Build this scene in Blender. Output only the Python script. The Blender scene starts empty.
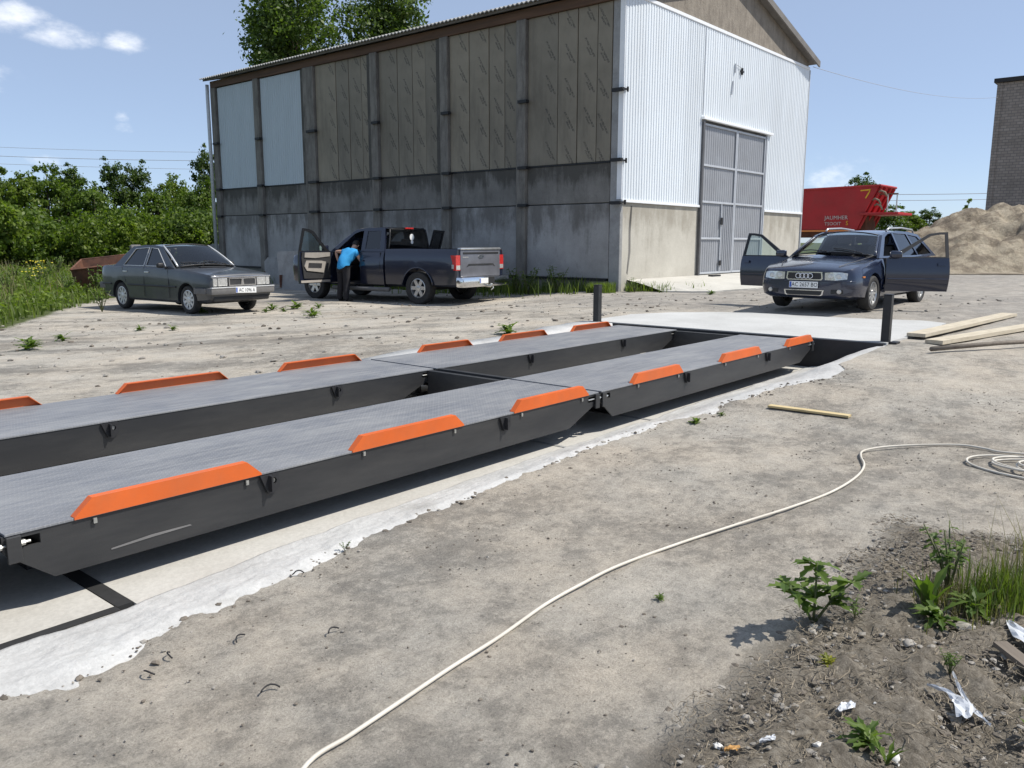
import bpy, bmesh, math, random
import numpy as np
from mathutils import Vector, Matrix, noise
PI = math.pi
R = math.radians
rnd = random.Random(7)
SC = bpy.context.scene
COL = SC.collection

# ------------------------------------------------------------------ camera
cam_d = bpy.data.cameras.new('camera')
cam = bpy.data.objects.new('camera', cam_d)
COL.objects.link(cam)
cr = Vector((0.64452314, -0.76458305, 0.00163751))
cd = Vector((-0.12899631, -0.11085095, -0.98542987))
cf = Vector((0.75362449, 0.63492112, -0.17007439))
m = Matrix((cr, -cd, -cf)).transposed().to_4x4()
m.translation = (0, 0, 1.25)
cam.matrix_world = m
cam_d.sensor_width = 36.0
cam_d.lens = 822 / 1024 * 36
cam_d.clip_start = 0.05
cam_d.clip_end = 9000
SC.camera = cam

# ------------------------------------------------------------------ light
SUN_EL, SUN_AZ = R(54), math.atan2(0.63, -0.776)      # azimuth from +Y towards +X
sun_dir = Vector((math.sin(SUN_AZ) * math.cos(SUN_EL), math.cos(SUN_AZ) * math.cos(SUN_EL), math.sin(SUN_EL)))
sd = bpy.data.lights.new('sun', 'SUN')
sd.energy = 4.2
sd.angle = R(0.53)
sd.color = (1.0, 0.955, 0.88)
sun = bpy.data.objects.new('sun', sd)
COL.objects.link(sun)
sun.rotation_euler = (-sun_dir).to_track_quat('-Z', 'Y').to_euler()

W = bpy.data.worlds.new('World')
SC.world = W
W.use_nodes = True
wn, wl = W.node_tree.nodes, W.node_tree.links
wn.clear()
wout = wn.new('ShaderNodeOutputWorld')
bg = wn.new('ShaderNodeBackground')
bg.inputs['Strength'].default_value = 0.125
sky = wn.new('ShaderNodeTexSky')
sky.sky_type = 'NISHITA'
sky.sun_disc = False
sky.sun_elevation = SUN_EL
sky.sun_rotation = SUN_AZ
sky.air_density = 0.6
sky.dust_density = 0.4
sky.ozone_density = 3.0
tc = wn.new('ShaderNodeTexCoord')

def wnode(t, **kw):
    n = wn.new(t)
    for k, v in kw.items():
        setattr(n, k, v)
    return n

# clouds: a handful of small cumulus patches at fixed directions, broken up by noise
nz = wnode('ShaderNodeTexNoise')
nz.inputs['Scale'].default_value = 22
nz.inputs['Detail'].default_value = 9
nz.inputs['Roughness'].default_value = 0.62
mp = wnode('ShaderNodeMapping')
mp.inputs['Scale'].default_value = (1, 1, 2.0)
wl.new(tc.outputs['Generated'], mp.inputs['Vector'])
wl.new(mp.outputs['Vector'], nz.inputs['Vector'])
def pxdir(x, y):
    return (cr * (x - 512) + cd * (y - 384) + cf * 822).normalized()
acc = None
for (x, y, a, b, st) in [(8, 16, 44, 17, .72), (58, 33, 40, 14, .68), (128, 42, 26, 13, .62), (121, 114, 11, 9, .5), (124, 129, 13, 8, .45),
                         (40, 160, 34, 9, .5), (832, 176, 70, 26, .5), (-120, 60, 110, 30, .8), (1180, 60, 120, 26, .6), (970, 205, 60, 14, .35)]:
    c = pxdir(x, y)
    u = Vector((0, 0, 1)).cross(c).normalized()
    v = c.cross(u)
    terms = []
    for ax, rad in ((u, a / 822), (v, b / 822)):
        d = wnode('ShaderNodeVectorMath', operation='DOT_PRODUCT')
        wl.new(tc.outputs['Generated'], d.inputs[0])
        d.inputs[1].default_value = ax / rad
        p = wnode('ShaderNodeMath', operation='POWER')
        ab = wnode('ShaderNodeMath', operation='ABSOLUTE')
        wl.new(d.outputs['Value'], ab.inputs[0])
        wl.new(ab.outputs[0], p.inputs[0])
        p.inputs[1].default_value = 2
        terms.append(p)
    s = wnode('ShaderNodeMath', operation='ADD')
    wl.new(terms[0].outputs[0], s.inputs[0])
    wl.new(terms[1].outputs[0], s.inputs[1])
    fr = wnode('ShaderNodeVectorMath', operation='DOT_PRODUCT')      # front half only
    wl.new(tc.outputs['Generated'], fr.inputs[0])
    fr.inputs[1].default_value = c
    gt = wnode('ShaderNodeMath', operation='GREATER_THAN')
    wl.new(fr.outputs['Value'], gt.inputs[0])
    gt.inputs[1].default_value = 0
    sq = wnode('ShaderNodeMath', operation='MULTIPLY_ADD')           # st*(1-0.8 r2)
    wl.new(s.outputs[0], sq.inputs[0])
    sq.inputs[1].default_value = -0.75
    sq.inputs[2].default_value = 1.0
    cl = wnode('ShaderNodeMath', operation='MAXIMUM')
    wl.new(sq.outputs[0], cl.inputs[0])
    cl.inputs[1].default_value = 0
    w1 = wnode('ShaderNodeMath', operation='MULTIPLY')
    wl.new(cl.outputs[0], w1.inputs[0])
    w1.inputs[1].default_value = st
    w2 = wnode('ShaderNodeMath', operation='MULTIPLY')
    wl.new(w1.outputs[0], w2.inputs[0])
    wl.new(gt.outputs[0], w2.inputs[1])
    if acc is None:
        acc = w2
    else:
        mx = wnode('ShaderNodeMath', operation='MAXIMUM')
        wl.new(acc.outputs[0], mx.inputs[0])
        wl.new(w2.outputs[0], mx.inputs[1])
        acc = mx
thr = wnode('ShaderNodeMath', operation='ADD')
wl.new(acc.outputs[0], thr.inputs[0])
wl.new(nz.outputs['Fac'], thr.inputs[1])
rmp = wnode('ShaderNodeMapRange', interpolation_type='SMOOTHSTEP')
rmp.inputs['From Min'].default_value = 0.86
rmp.inputs['From Max'].default_value = 1.45
rmp.inputs['To Max'].default_value = 0.8
wl.new(thr.outputs[0], rmp.inputs['Value'])
mixc = wnode('ShaderNodeMixRGB')
wl.new(rmp.outputs['Result'], mixc.inputs['Fac'])
pale = wnode('ShaderNodeMixRGB')                     # thin even summer haze over the whole sky
pale.inputs['Fac'].default_value = 0.50
wl.new(sky.outputs['Color'], pale.inputs['Color1'])
pale.inputs['Color2'].default_value = (3.45, 4.1, 5.15, 1)
wl.new(pale.outputs['Color'], mixc.inputs['Color1'])
mixc.inputs['Color2'].default_value = (8.2, 8.3, 8.5, 1)
wl.new(mixc.outputs['Color'], bg.inputs['Color'])
wl.new(bg.outputs[0], wout.inputs['Surface'])

SC.view_settings.view_transform = 'Standard'
SC.view_settings.look = 'None'
SC.view_settings.gamma = 1.0
SC.view_settings.exposure = 0.35
SC.cycles.max_bounces = 6
SC.cycles.transparent_max_bounces = 12

# ------------------------------------------------------------------ object helpers
def tag(o, label, cat, group=None, kind=None):
    if label: o['label'] = label
    if cat: o['category'] = cat
    if group: o['group'] = group
    if kind: o['kind'] = kind
    return o

def thing(name, label, cat, loc=(0, 0, 0), rz=0.0, group=None):
    o = bpy.data.objects.new(name, None)
    o.empty_display_size = 0.2
    COL.objects.link(o)
    o.location = loc
    o.rotation_euler = (0, 0, rz)
    return tag(o, label, cat, group)

def link_mesh(name, me, mat=None, parent=None, loc=None, rot=None):
    o = bpy.data.objects.new(name, me)
    COL.objects.link(o)
    if mat is not None and not me.materials:
        me.materials.append(mat)
    if parent is not None: o.parent = parent
    if loc is not None: o.location = loc
    if rot is not None: o.rotation_euler = rot
    return o

def copy_tree(o, parent=None):
    c = o.copy()
    COL.objects.link(c)
    if parent is not None: c.parent = parent
    for ch in list(o.children):
        copy_tree(ch, c)
    return c

class MB:
    """collects faces, builds ONE mesh object"""
    def __init__(self):
        self.v = []; self.f = []; self.mi = []; self.cur = 0
    def add(self, vs, fs):
        b = len(self.v)
        self.v += [tuple(p) for p in vs]
        for f in fs:
            self.f.append([i + b for i in f]); self.mi.append(self.cur)
        return self
    def box(self, x0, x1, y0, y1, z0, z1, M=None):
        vs = [Vector((x, y, z)) for x in (x0, x1) for y in (y0, y1) for z in (z0, z1)]
        if M is not None: vs = [M @ p for p in vs]
        return self.add(vs, [(0, 1, 3, 2), (4, 6, 7, 5), (0, 4, 5, 1), (2, 3, 7, 6), (0, 2, 6, 4), (1, 5, 7, 3)])
    def cbox(self, x0, x1, y0, y1, z0, z1, c=0.01, M=None):
        """box with chamfered vertical and horizontal edges"""
        bm = bmesh.new()
        bmesh.ops.create_cube(bm, size=1)
        for p in bm.verts:
            p.co = ((x0 + x1) / 2 + p.co.x * (x1 - x0), (y0 + y1) / 2 + p.co.y * (y1 - y0), (z0 + z1) / 2 + p.co.z * (z1 - z0))
        bmesh.ops.bevel(bm, geom=bm.edges[:], offset=c, segments=2, affect='EDGES', profile=0.5)
        return self.bm(bm, M)
    def bm(self, bm, M=None):
        bm.verts.index_update()
        vs = [(M @ p.co) if M is not None else p.co.copy() for p in bm.verts]
        fs = [[q.index for q in f.verts] for f in bm.faces]
        bm.free()
        return self.add(vs, fs)
    def tube(self, pts, r, n=8, cap=True):
        pts = [Vector(p) for p in pts]
        rs = r if isinstance(r, (list, tuple)) else [r] * len(pts)
        b = len(self.v); vs = []; fs = []
        prev = None
        for i, p in enumerate(pts):
            t = (pts[min(i + 1, len(pts) - 1)] - pts[max(i - 1, 0)])
            t = t.normalized() if t.length > 1e-9 else Vector((0, 0, 1))
            if prev is None:
                a = Vector((0, 0, 1)) if abs(t.z) < 0.9 else Vector((1, 0, 0))
                u = t.cross(a).normalized()
            else:
                u = (prev - t * prev.dot(t))
                u = u.normalized() if u.length > 1e-6 else t.orthogonal().normalized()
            prev = u
            w = t.cross(u)
            for k in range(n):
                a = 2 * PI * k / n
                vs.append(p + (u * math.cos(a) + w * math.sin(a)) * rs[i])
        for i in range(len(pts) - 1):
            for k in range(n):
                k2 = (k + 1) % n
                fs.append((i * n + k, i * n + k2, (i + 1) * n + k2, (i + 1) * n + k))
        if cap:
            fs.append(tuple(range(n))[::-1]); fs.append(tuple((len(pts) - 1) * n + k for k in range(n)))
        return self.add(vs, fs)
    def lathe(self, prof, n=24, M=None, closed=False):
        """prof: list of (r, y); axis Y"""
        vs = []; fs = []
        for (r, y) in prof:
            for k in range(n):
                a = 2 * PI * k / n
                p = Vector((r * math.cos(a), y, r * math.sin(a)))
                vs.append(M @ p if M is not None else p)
        L = len(prof)
        for i in range(L if closed else L - 1):
            j = (i + 1) % L
            for k in range(n):
                k2 = (k + 1) % n
                fs.append((i * n + k, i * n + k2, j * n + k2, j * n + k))
        return self.add(vs, fs)
    def grid(self, rows):
        """rows: list of equal-length lists of points"""
        nr, nc = len(rows), len(rows[0])
        vs = [p for r in rows for p in r]
        fs = [(i * nc + j, i * nc + j + 1, (i + 1) * nc + j + 1, (i + 1) * nc + j) for i in range(nr - 1) for j in range(nc - 1)]
        return self.add(vs, fs)
    def panel(self, outer, holes, fmap, thick):
        """planar polygon (u,w) with holes, mapped by fmap(u,w,d) with d in {0,thick}"""
        bm = bmesh.new()
        loops = []
        for lp in [outer] + list(holes):
            vs = [bm.verts.new((u, w, 0)) for u, w in lp]
            es = [bm.edges.new((vs[i], vs[(i + 1) % len(vs)])) for i in range(len(vs))]
            loops.append(vs)
        bmesh.ops.triangle_fill(bm, use_beauty=True, use_dissolve=False, edges=bm.edges[:], normal=(0, 0, 1))
        bm.verts.index_update()
        pts = [(p.co.x, p.co.y) for p in bm.verts]
        tris = [[q.index for q in f.verts] for f in bm.faces]
        lidx = [[q.index for q in l] for l in loops]
        bm.free()
        n = len(pts)
        vs = [fmap(u, w, 0.0) for u, w in pts] + [fmap(u, w, thick) for u, w in pts]
        fs = [t for t in tris] + [[i + n for i in t[::-1]] for t in tris]
        for l in lidx:
            for i in range(len(l)):
                a, b2 = l[i], l[(i + 1) % len(l)]
                fs.append((a, a + n, b2 + n, b2))
        return self.add(vs, fs)
    def mesh(self, name, mats=None, smooth=False, angle=None, normals=True):
        me = bpy.data.meshes.new(name)
        me.from_pydata(self.v, [], self.f)
        if mats:
            for mm in (mats if isinstance(mats, (list, tuple)) else [mats]): me.materials.append(mm)
            if isinstance(mats, (list, tuple)) and len(mats) > 1:
                me.polygons.foreach_set('material_index', self.mi)
        if normals:
            bm = bmesh.new(); bm.from_mesh(me)
            bmesh.ops.recalc_face_normals(bm, faces=bm.faces[:])
            bm.to_mesh(me); bm.free()
        if smooth or angle:
            me.shade_smooth()
            if angle: me.set_sharp_from_angle(angle=R(angle))
        me.update()
        return me
    def build(self, name, mats, parent=None, loc=None, rot=None, smooth=False, angle=None, kind=None, normals=True):
        o = link_mesh(name, self.mesh(name, mats, smooth, angle, normals), None, parent, loc, rot)
        if kind: o['kind'] = kind
        return o

def evaluated(me, mods):
    """apply modifiers to a mesh datablock; mods = callable(obj)"""
    o = bpy.data.objects.new('tmp', me)
    COL.objects.link(o)
    extra = mods(o) or []
    dg = bpy.context.evaluated_depsgraph_get()
    dg.update()
    out = bpy.data.meshes.new_from_object(o.evaluated_get(dg))
    bpy.data.objects.remove(o)
    for e in extra: bpy.data.objects.remove(e)
    return out

def boolean(me, cutters):
    def mods(o):
        ex = []
        for cme in cutters:
            c = bpy.data.objects.new('cut', cme); COL.objects.link(c); ex.append(c)
            md = o.modifiers.new('b', 'BOOLEAN'); md.operation = 'DIFFERENCE'; md.object = c; md.solver = 'EXACT'
        return ex
    return evaluated(me, mods)

def text_mesh(body, size, name, mat, parent, M, ext=0.002, align='CENTER', xs=1.0):
    cu = bpy.data.curves.new(name, 'FONT')
    cu.body = body; cu.size = size; cu.extrude = ext; cu.align_x = align; cu.align_y = 'CENTER'
    cu.resolution_u = 2
    o = bpy.data.objects.new('tmp', cu); COL.objects.link(o)
    dg = bpy.context.evaluated_depsgraph_get(); dg.update()
    me = bpy.data.meshes.new_from_object(o.evaluated_get(dg))
    bpy.data.objects.remove(o)
    me.transform(Matrix.Diagonal((xs, 1, 1, 1)))
    me.transform(M)
    me.materials.clear(); me.materials.append(mat)
    return link_mesh(name, me, None, parent)

# ------------------------------------------------------------------ materials
def new_mat(name):
    mt = bpy.data.materials.new(name); mt.use_nodes = True
    nt = mt.node_tree
    return mt, nt.nodes, nt.links, nt.nodes['Principled BSDF']

def nod(ns, t, **kw):
    n = ns.new(t)
    for k, v in kw.items():
        if k in n.inputs: n.inputs[k].default_value = v
        else: setattr(n, k, v)
    return n

def noise_n(ns, ls, vec, scale, detail=5, rough=0.55, stretch=None):
    n = ns.new('ShaderNodeTexNoise')
    n.inputs['Scale'].default_value = scale; n.inputs['Detail'].default_value = detail; n.inputs['Roughness'].default_value = rough
    if stretch:
        mpn = ns.new('ShaderNodeMapping'); mpn.inputs['Scale'].default_value = stretch
        ls.new(vec, mpn.inputs['Vector']); vec = mpn.outputs['Vector']
    ls.new(vec, n.inputs['Vector'])
    return n.outputs['Fac']

def ramp(ns, ls, fac, stops, interp='LINEAR'):
    r = ns.new('ShaderNodeValToRGB')
    r.color_ramp.interpolation = interp
    els = r.color_ramp.elements
    while len(els) < len(stops): els.new(0.5)
    for e, (p, c) in zip(els, stops):
        e.position = p; e.color = (*c, 1) if len(c) == 3 else c
    ls.new(fac, r.inputs['Fac'])
    return r.outputs['Color']

def mixrgb(ns, ls, fac, a, b, mode='MIX'):
    mx = ns.new('ShaderNodeMixRGB'); mx.blend_type = mode
    for inp, val in (('Fac', fac), ('Color1', a), ('Color2', b)):
        if isinstance(val, (int, float)): mx.inputs[inp].default_value = val
        elif isinstance(val, tuple): mx.inputs[inp].default_value = (*val[:3], 1)
        else: ls.new(val, mx.inputs[inp])
    return mx.outputs['Color']

def bump(ns, ls, p, h, strength=0.3, dist=0.01):
    b = ns.new('ShaderNodeBump'); b.inputs['Strength'].default_value = strength; b.inputs['Distance'].default_value = dist
    ls.new(h, b.inputs['Height'])
    if p.inputs['Normal'].is_linked:
        ls.new(p.inputs['Normal'].links[0].from_socket, b.inputs['Normal'])
    ls.new(b.outputs['Normal'], p.inputs['Normal'])

def obj_vec(ns): return ns.new('ShaderNodeTexCoord').outputs['Object']

def simple(name, col, rough=0.6, metal=0.0, var=0.18, scale=6.0, bmp=0.0, bscale=60, coat=0.0, spec=0.5, dirt=None, dirt_amt=0.5, stretch=None, objvar=0.0):
    mt, ns, ls, p = new_mat(name)
    v = obj_vec(ns)
    f = noise_n(ns, ls, v, scale, 6, 0.6, stretch)
    lo = tuple(c * (1 - var) for c in col); hi = tuple(min(1, c * (1 + var)) for c in col)
    c = ramp(ns, ls, f, [(0.3, lo), (0.7, hi)])
    if dirt:
        f2 = noise_n(ns, ls, v, scale * 0.6, 8, 0.7, stretch)
        k = ramp(ns, ls, f2, [(0.45, (0, 0, 0)), (0.75, (dirt_amt,) * 3)])
        c = mixrgb(ns, ls, k, c, dirt)
    if objvar:
        oi = ns.new('ShaderNodeObjectInfo')
        c = mixrgb(ns, ls, 1.0, c, ramp(ns, ls, oi.outputs['Random'], [(0, (1 - objvar,) * 3), (1, (1 + objvar * .5,) * 3)]), 'MULTIPLY')
    ls.new(c, p.inputs['Base Color'])
    p.inputs['Roughness'].default_value = rough; p.inputs['Metallic'].default_value = metal
    p.inputs['Coat Weight'].default_value = coat; p.inputs['Coat Roughness'].default_value = 0.08
    p.inputs['Specular IOR Level'].default_value = spec
    if bmp: bump(ns, ls, p, noise_n(ns, ls, v, bscale, 4, 0.6), bmp)
    return mt

def glass_mat(name, tint=(0.55, 0.6, 0.6), ior=1.5, rough=0.02, base=0.0):
    mt, ns, ls, p = new_mat(name)
    ns.remove(p)
    out = ns['Material Output']
    tr = ns.new('ShaderNodeBsdfTransparent'); tr.inputs['Color'].default_value = (*tint, 1)
    gl = ns.new('ShaderNodeBsdfGlossy'); gl.inputs['Roughness'].default_value = rough
    fr = ns.new('ShaderNodeFresnel'); fr.inputs['IOR'].default_value = ior
    ad = nod(ns, 'ShaderNodeMath', operation='ADD'); ls.new(fr.outputs[0], ad.inputs[0]); ad.inputs[1].default_value = base
    mx = ns.new('ShaderNodeMixShader')
    ls.new(ad.outputs[0], mx.inputs[0]); ls.new(tr.outputs[0], mx.inputs[1]); ls.new(gl.outputs[0], mx.inputs[2])
    ls.new(mx.outputs[0], out.inputs['Surface'])
    return mt

def leaf_mat(name, dark, light, trans=0.35):
    mt, ns, ls, p = new_mat(name)
    g = ns.new('ShaderNodeNewGeometry')
    c = ramp(ns, ls, g.outputs['Random Per Island'], [(0.0, dark), (0.55, tuple((a + b) / 2 for a, b in zip(dark, light))), (1.0, light)])
    f = noise_n(ns, ls, obj_vec(ns), 0.9, 3)
    k = ramp(ns, ls, f, [(0.35, (0.72, 0.74, 0.7)), (0.7, (1.15, 1.12, 1.0))])
    c = mixrgb(ns, ls, 1.0, c, k, 'MULTIPLY')
    ls.new(c, p.inputs['Base Color'])
    p.inputs['Roughness'].default_value = 0.5
    p.inputs['Specular IOR Level'].default_value = 0.35
    tl = ns.new('ShaderNodeBsdfTranslucent')
    c2 = mixrgb(ns, ls, 1.0, c, (1.2, 1.35, 0.5), 'MULTIPLY')
    ls.new(c2, tl.inputs['Color'])
    mx = ns.new('ShaderNodeMixShader'); mx.inputs[0].default_value = trans
    ls.new(p.outputs[0], mx.inputs[1]); ls.new(tl.outputs[0], mx.inputs[2])
    ls.new(mx.outputs[0], ns['Material Output'].inputs['Surface'])
    return mt

M = {}
# steel
M['grey_paint'] = simple('grey_paint', (0.024, 0.0245, 0.026), 0.45, 0.0, 0.12, 2.0, 0.05, 180, dirt=(0.085, 0.082, 0.076), dirt_amt=0.5, stretch=(0.4, 1, 2.2))
M['dark_steel'] = simple('dark_steel', (0.020, 0.020, 0.022), 0.5, 0.0, 0.2, 8)
M['zinc'] = simple('zinc', (0.55, 0.55, 0.52), 0.35, 0.8, 0.15, 20)
M['orange_paint'] = simple('orange_paint', (0.64, 0.118, 0.016), 0.5, 0, 0.10, 3, 0.06, 90, dirt=(0.42, 0.13, 0.05), dirt_amt=0.55)
M['post_paint'] = simple('post_paint', (0.016, 0.016, 0.017), 0.45, 0, 0.3, 8, 0.05, 90)
M['rusty_steel'] = simple('rusty_steel', (0.10, 0.045, 0.028), 0.8, 0, 0.45, 5, 0.3, 50, dirt=(0.20, 0.075, 0.035), dirt_amt=0.8)

def deck_material():
    mt, ns, ls, p = new_mat('checker_plate')
    v = obj_vec(ns)
    # crossed lozenge bars of the checker plate
    hs = []
    for ang in (45, -45):
        mpn = nod(ns, 'ShaderNodeMapping'); mpn.inputs['Rotation'].default_value = (0, 0, R(ang))
        ls.new(v, mpn.inputs['Vector'])
        sx = ns.new('ShaderNodeSeparateXYZ'); ls.new(mpn.outputs[0], sx.inputs[0])
        def tri(sock, per, off=0.0):
            a = nod(ns, 'ShaderNodeMath', operation='MULTIPLY_ADD'); ls.new(sock, a.inputs[0]); a.inputs[1].default_value = 1 / per; a.inputs[2].default_value = off
            b = nod(ns, 'ShaderNodeMath', operation='PINGPONG'); ls.new(a.outputs[0], b.inputs[0]); b.inputs[1].default_value = 0.5
            return b.outputs[0]
        off = 0.0 if ang > 0 else 0.5
        a = tri(sx.outputs[0], 0.042, off); b = tri(sx.outputs[1], 0.021, off)
        a2 = nod(ns, 'ShaderNodeMapRange'); ls.new(a, a2.inputs['Value']); a2.inputs['From Min'].default_value = .22; a2.inputs['From Max'].default_value = .34
        b2 = nod(ns, 'ShaderNodeMapRange'); ls.new(b, b2.inputs['Value']); b2.inputs['From Min'].default_value = .30; b2.inputs['From Max'].default_value = .46
        mm = nod(ns, 'ShaderNodeMath', operation='MULTIPLY'); ls.new(a2.outputs[0], mm.inputs[0]); ls.new(b2.outputs[0], mm.inputs[1])
        hs.append(mm.outputs[0])
    mx = nod(ns, 'ShaderNodeMath', operation='MAXIMUM'); ls.new(hs[0], mx.inputs[0]); ls.new(hs[1], mx.inputs[1])
    f = noise_n(ns, ls, v, 1.6, 8, 0.65, (0.55, 1.7, 1))
    c = ramp(ns, ls, f, [(0.25, (0.115, 0.121, 0.136)), (0.5, (0.165, 0.171, 0.185)), (0.62, (0.215, 0.219, 0.226)), (0.8, (0.31, 0.31, 0.305))])
    f2 = noise_n(ns, ls, v, 9, 8, 0.75, (0.25, 2.2, 1))
    c = mixrgb(ns, ls, ramp(ns, ls, f2, [(0.42, (0, 0, 0)), (0.72, (0.55,) * 3)]), c, (0.36, 0.355, 0.345))
    f3 = noise_n(ns, ls, v, 3.1, 6, 0.6)
    c = mixrgb(ns, ls, ramp(ns, ls, f3, [(0.50, (0, 0, 0)), (0.70, (0.5,) * 3)]), c, (0.125, 0.135, 0.16))
    c = mixrgb(ns, ls, mixrgb(ns, ls, 1.0, mx.outputs[0], (0.25, 0.25, 0.25), 'MULTIPLY'), c, (0.33, 0.335, 0.345))
    ls.new(c, p.inputs['Base Color'])
    p.inputs['Roughness'].default_value = 0.55
    p.inputs['Metallic'].default_value = 0.0
    bump(ns, ls, p, mx.outputs[0], 0.4, 0.0025)
    bump(ns, ls, p, noise_n(ns, ls, v, 40, 5), 0.15, 0.004)
    return mt
M['deck'] = deck_material()

# ground
def ground_material():
    mt, ns, ls, p = new_mat('dusty_yard')
    v = obj_vec(ns)
    big = noise_n(ns, ls, v, 0.36, 5, 0.6)
    mid = noise_n(ns, ls, v, 1.7, 15, 0.76, (1.0, 1.35, 1))
    fin = noise_n(ns, ls, v, 9, 15, 0.84)
    vf = noise_n(ns, ls, v, 110, 6, 0.75)
    def wsum(a, ka, b):
        n = nod(ns, 'ShaderNodeMath', operation='MULTIPLY_ADD'); ls.new(a, n.inputs[0]); n.inputs[1].default_value = ka
        n.inputs[2].default_value = 0.0
        if b is not None: ls.new(b, n.inputs[2])
        return n.outputs[0]
    rot = nod(ns, 'ShaderNodeMapping'); rot.inputs['Rotation'].default_value = (0, 0, R(40)); ls.new(v, rot.inputs['Vector'])
    streak = noise_n(ns, ls, rot.outputs['Vector'], 1.0, 8, 0.62, (0.16, 1.9, 1))       # worn wheel tracks across the far yard
    sxy = ns.new('ShaderNodeSeparateXYZ'); ls.new(v, sxy.inputs[0])
    far = nod(ns, 'ShaderNodeMapRange', interpolation_type='SMOOTHSTEP'); ls.new(sxy.outputs[1], far.inputs['Value']); far.inputs['From Min'].default_value = 6.5; far.inputs['From Max'].default_value = 9.5; far.inputs['To Max'].default_value = 0.9
    st0 = nod(ns, 'ShaderNodeMath', operation='SUBTRACT'); ls.new(streak, st0.inputs[0]); st0.inputs[1].default_value = 0.48
    st1 = nod(ns, 'ShaderNodeMath', operation='MULTIPLY'); ls.new(st0.outputs[0], st1.inputs[0]); ls.new(far.outputs[0], st1.inputs[1])
    tot = wsum(big, .75, wsum(mid, .9, wsum(fin, 1.0, st1.outputs[0])))
    s = nod(ns, 'ShaderNodeMath', operation='MULTIPLY'); ls.new(tot, s.inputs[0]); s.inputs[1].default_value = 1 / 2.65
    c = ramp(ns, ls, s.outputs[0], [(0.41, (0.195, 0.182, 0.161)), (0.460, (0.245, 0.229, 0.202)), (0.480, (0.280, 0.261, 0.228)), (0.494, (0.332, 0.309, 0.270)), (0.528, (0.388, 0.359, 0.311)), (0.578, (0.455, 0.421, 0.365))])
    warm = noise_n(ns, ls, v, 0.9, 6, 0.65)
    c = mixrgb(ns, ls, 1.0, c, ramp(ns, ls, warm, [(0.36, (0.95, 0.96, 0.97)), (0.64, (1.04, 1.0, 0.955))]), 'MULTIPLY')
    # small lumps and pits
    lump = noise_n(ns, ls, v, 42, 8, 0.75)
    c = mixrgb(ns, ls, 0.8, c, ramp(ns, ls, lump, [(0.30, (0.58, 0.57, 0.55)), (0.43, (0.94, 0.94, 0.94)), (0.56, (1.03, 1.03, 1.03)), (0.70, (1.22, 1.22, 1.22))]), 'MULTIPLY')
    # fine grit
    g = ramp(ns, ls, vf, [(0.28, (0.55, 0.55, 0.55)), (0.48, (0.98, 0.98, 0.98)), (0.72, (1.3, 1.3, 1.3))])
    c = mixrgb(ns, ls, 0.75, c, g, 'MULTIPLY')
    vo = ns.new('ShaderNodeTexVoronoi'); vo.inputs['Scale'].default_value = 26; ls.new(v, vo.inputs['Vector'])
    sp = ramp(ns, ls, vo.outputs['Distance'], [(0.06, (1, 1, 1)), (0.16, (0, 0, 0))])
    rare = ramp(ns, ls, noise_n(ns, ls, v, 6, 4), [(0.56, (0, 0, 0)), (0.66, (1, 1, 1))])
    c = mixrgb(ns, ls, mixrgb(ns, ls, 1, sp, rare, 'MULTIPLY'), c, (0.10, 0.088, 0.075))
    # grey gravel on the drive in front of the gate
    sx = ns.new('ShaderNodeSeparateXYZ'); ls.new(v, sx.inputs[0])
    gm = nod(ns, 'ShaderNodeMapRange', interpolation_type='SMOOTHSTEP'); ls.new(sx.outputs[0], gm.inputs['Value']); gm.inputs['From Min'].default_value = 12.5; gm.inputs['From Max'].default_value = 16
    gm2 = nod(ns, 'ShaderNodeMapRange', interpolation_type='SMOOTHSTEP'); ls.new(sx.outputs[1], gm2.inputs['Value']); gm2.inputs['From Min'].default_value = 13.5; gm2.inputs['From Max'].default_value = 10.5
    gg = nod(ns, 'ShaderNodeMath', operation='MULTIPLY'); ls.new(gm.outputs[0], gg.inputs[0]); ls.new(gm2.outputs[0], gg.inputs[1])
    gg2 = nod(ns, 'ShaderNodeMath', operation='MULTIPLY'); ls.new(gg.outputs[0], gg2.inputs[0]); gg2.inputs[1].default_value = 0.65
    gc = ramp(ns, ls, noise_n(ns, ls, v, 2.6, 9, 0.75), [(0.35, (0.18, 0.168, 0.158)), (0.50, (0.26, 0.245, 0.225)), (0.64, (0.40, 0.37, 0.33))])
    gc = mixrgb(ns, ls, 0.8, gc, g, 'MULTIPLY')
    c = mixrgb(ns, ls, gg2.outputs[0], c, gc)
    # dark garden soil at the near right
    at = ns.new('ShaderNodeAttribute'); at.attribute_name = 'soil'
    e = nod(ns, 'ShaderNodeMath', operation='MULTIPLY_ADD'); ls.new(mid, e.inputs[0]); e.inputs[1].default_value = 0.8; ls.new(at.outputs['Fac'], e.inputs[2])
    e2 = nod(ns, 'ShaderNodeMath', operation='MULTIPLY_ADD'); ls.new(fin, e2.inputs[0]); e2.inputs[1].default_value = 0.5; ls.new(e.outputs[0], e2.inputs[2])
    sm = nod(ns, 'ShaderNodeMapRange', interpolation_type='SMOOTHSTEP'); ls.new(e2.outputs[0], sm.inputs['Value']); sm.inputs['From Min'].default_value = 1.05; sm.inputs['From Max'].default_value = 1.32; sm.inputs['To Max'].default_value = 0.9
    soilc = ramp(ns, ls, noise_n(ns, ls, v, 24, 12, 0.88), [(0.34, (0.075, 0.063, 0.048)), (0.45, (0.15, 0.129, 0.10)), (0.53, (0.235, 0.206, 0.165)), (0.66, (0.42, 0.38, 0.31))])
    c = mixrgb(ns, ls, sm.outputs[0], c, soilc)
    # grass under-layer at the far left
    at2 = ns.new('ShaderNodeAttribute'); at2.attribute_name = 'turf'
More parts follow.
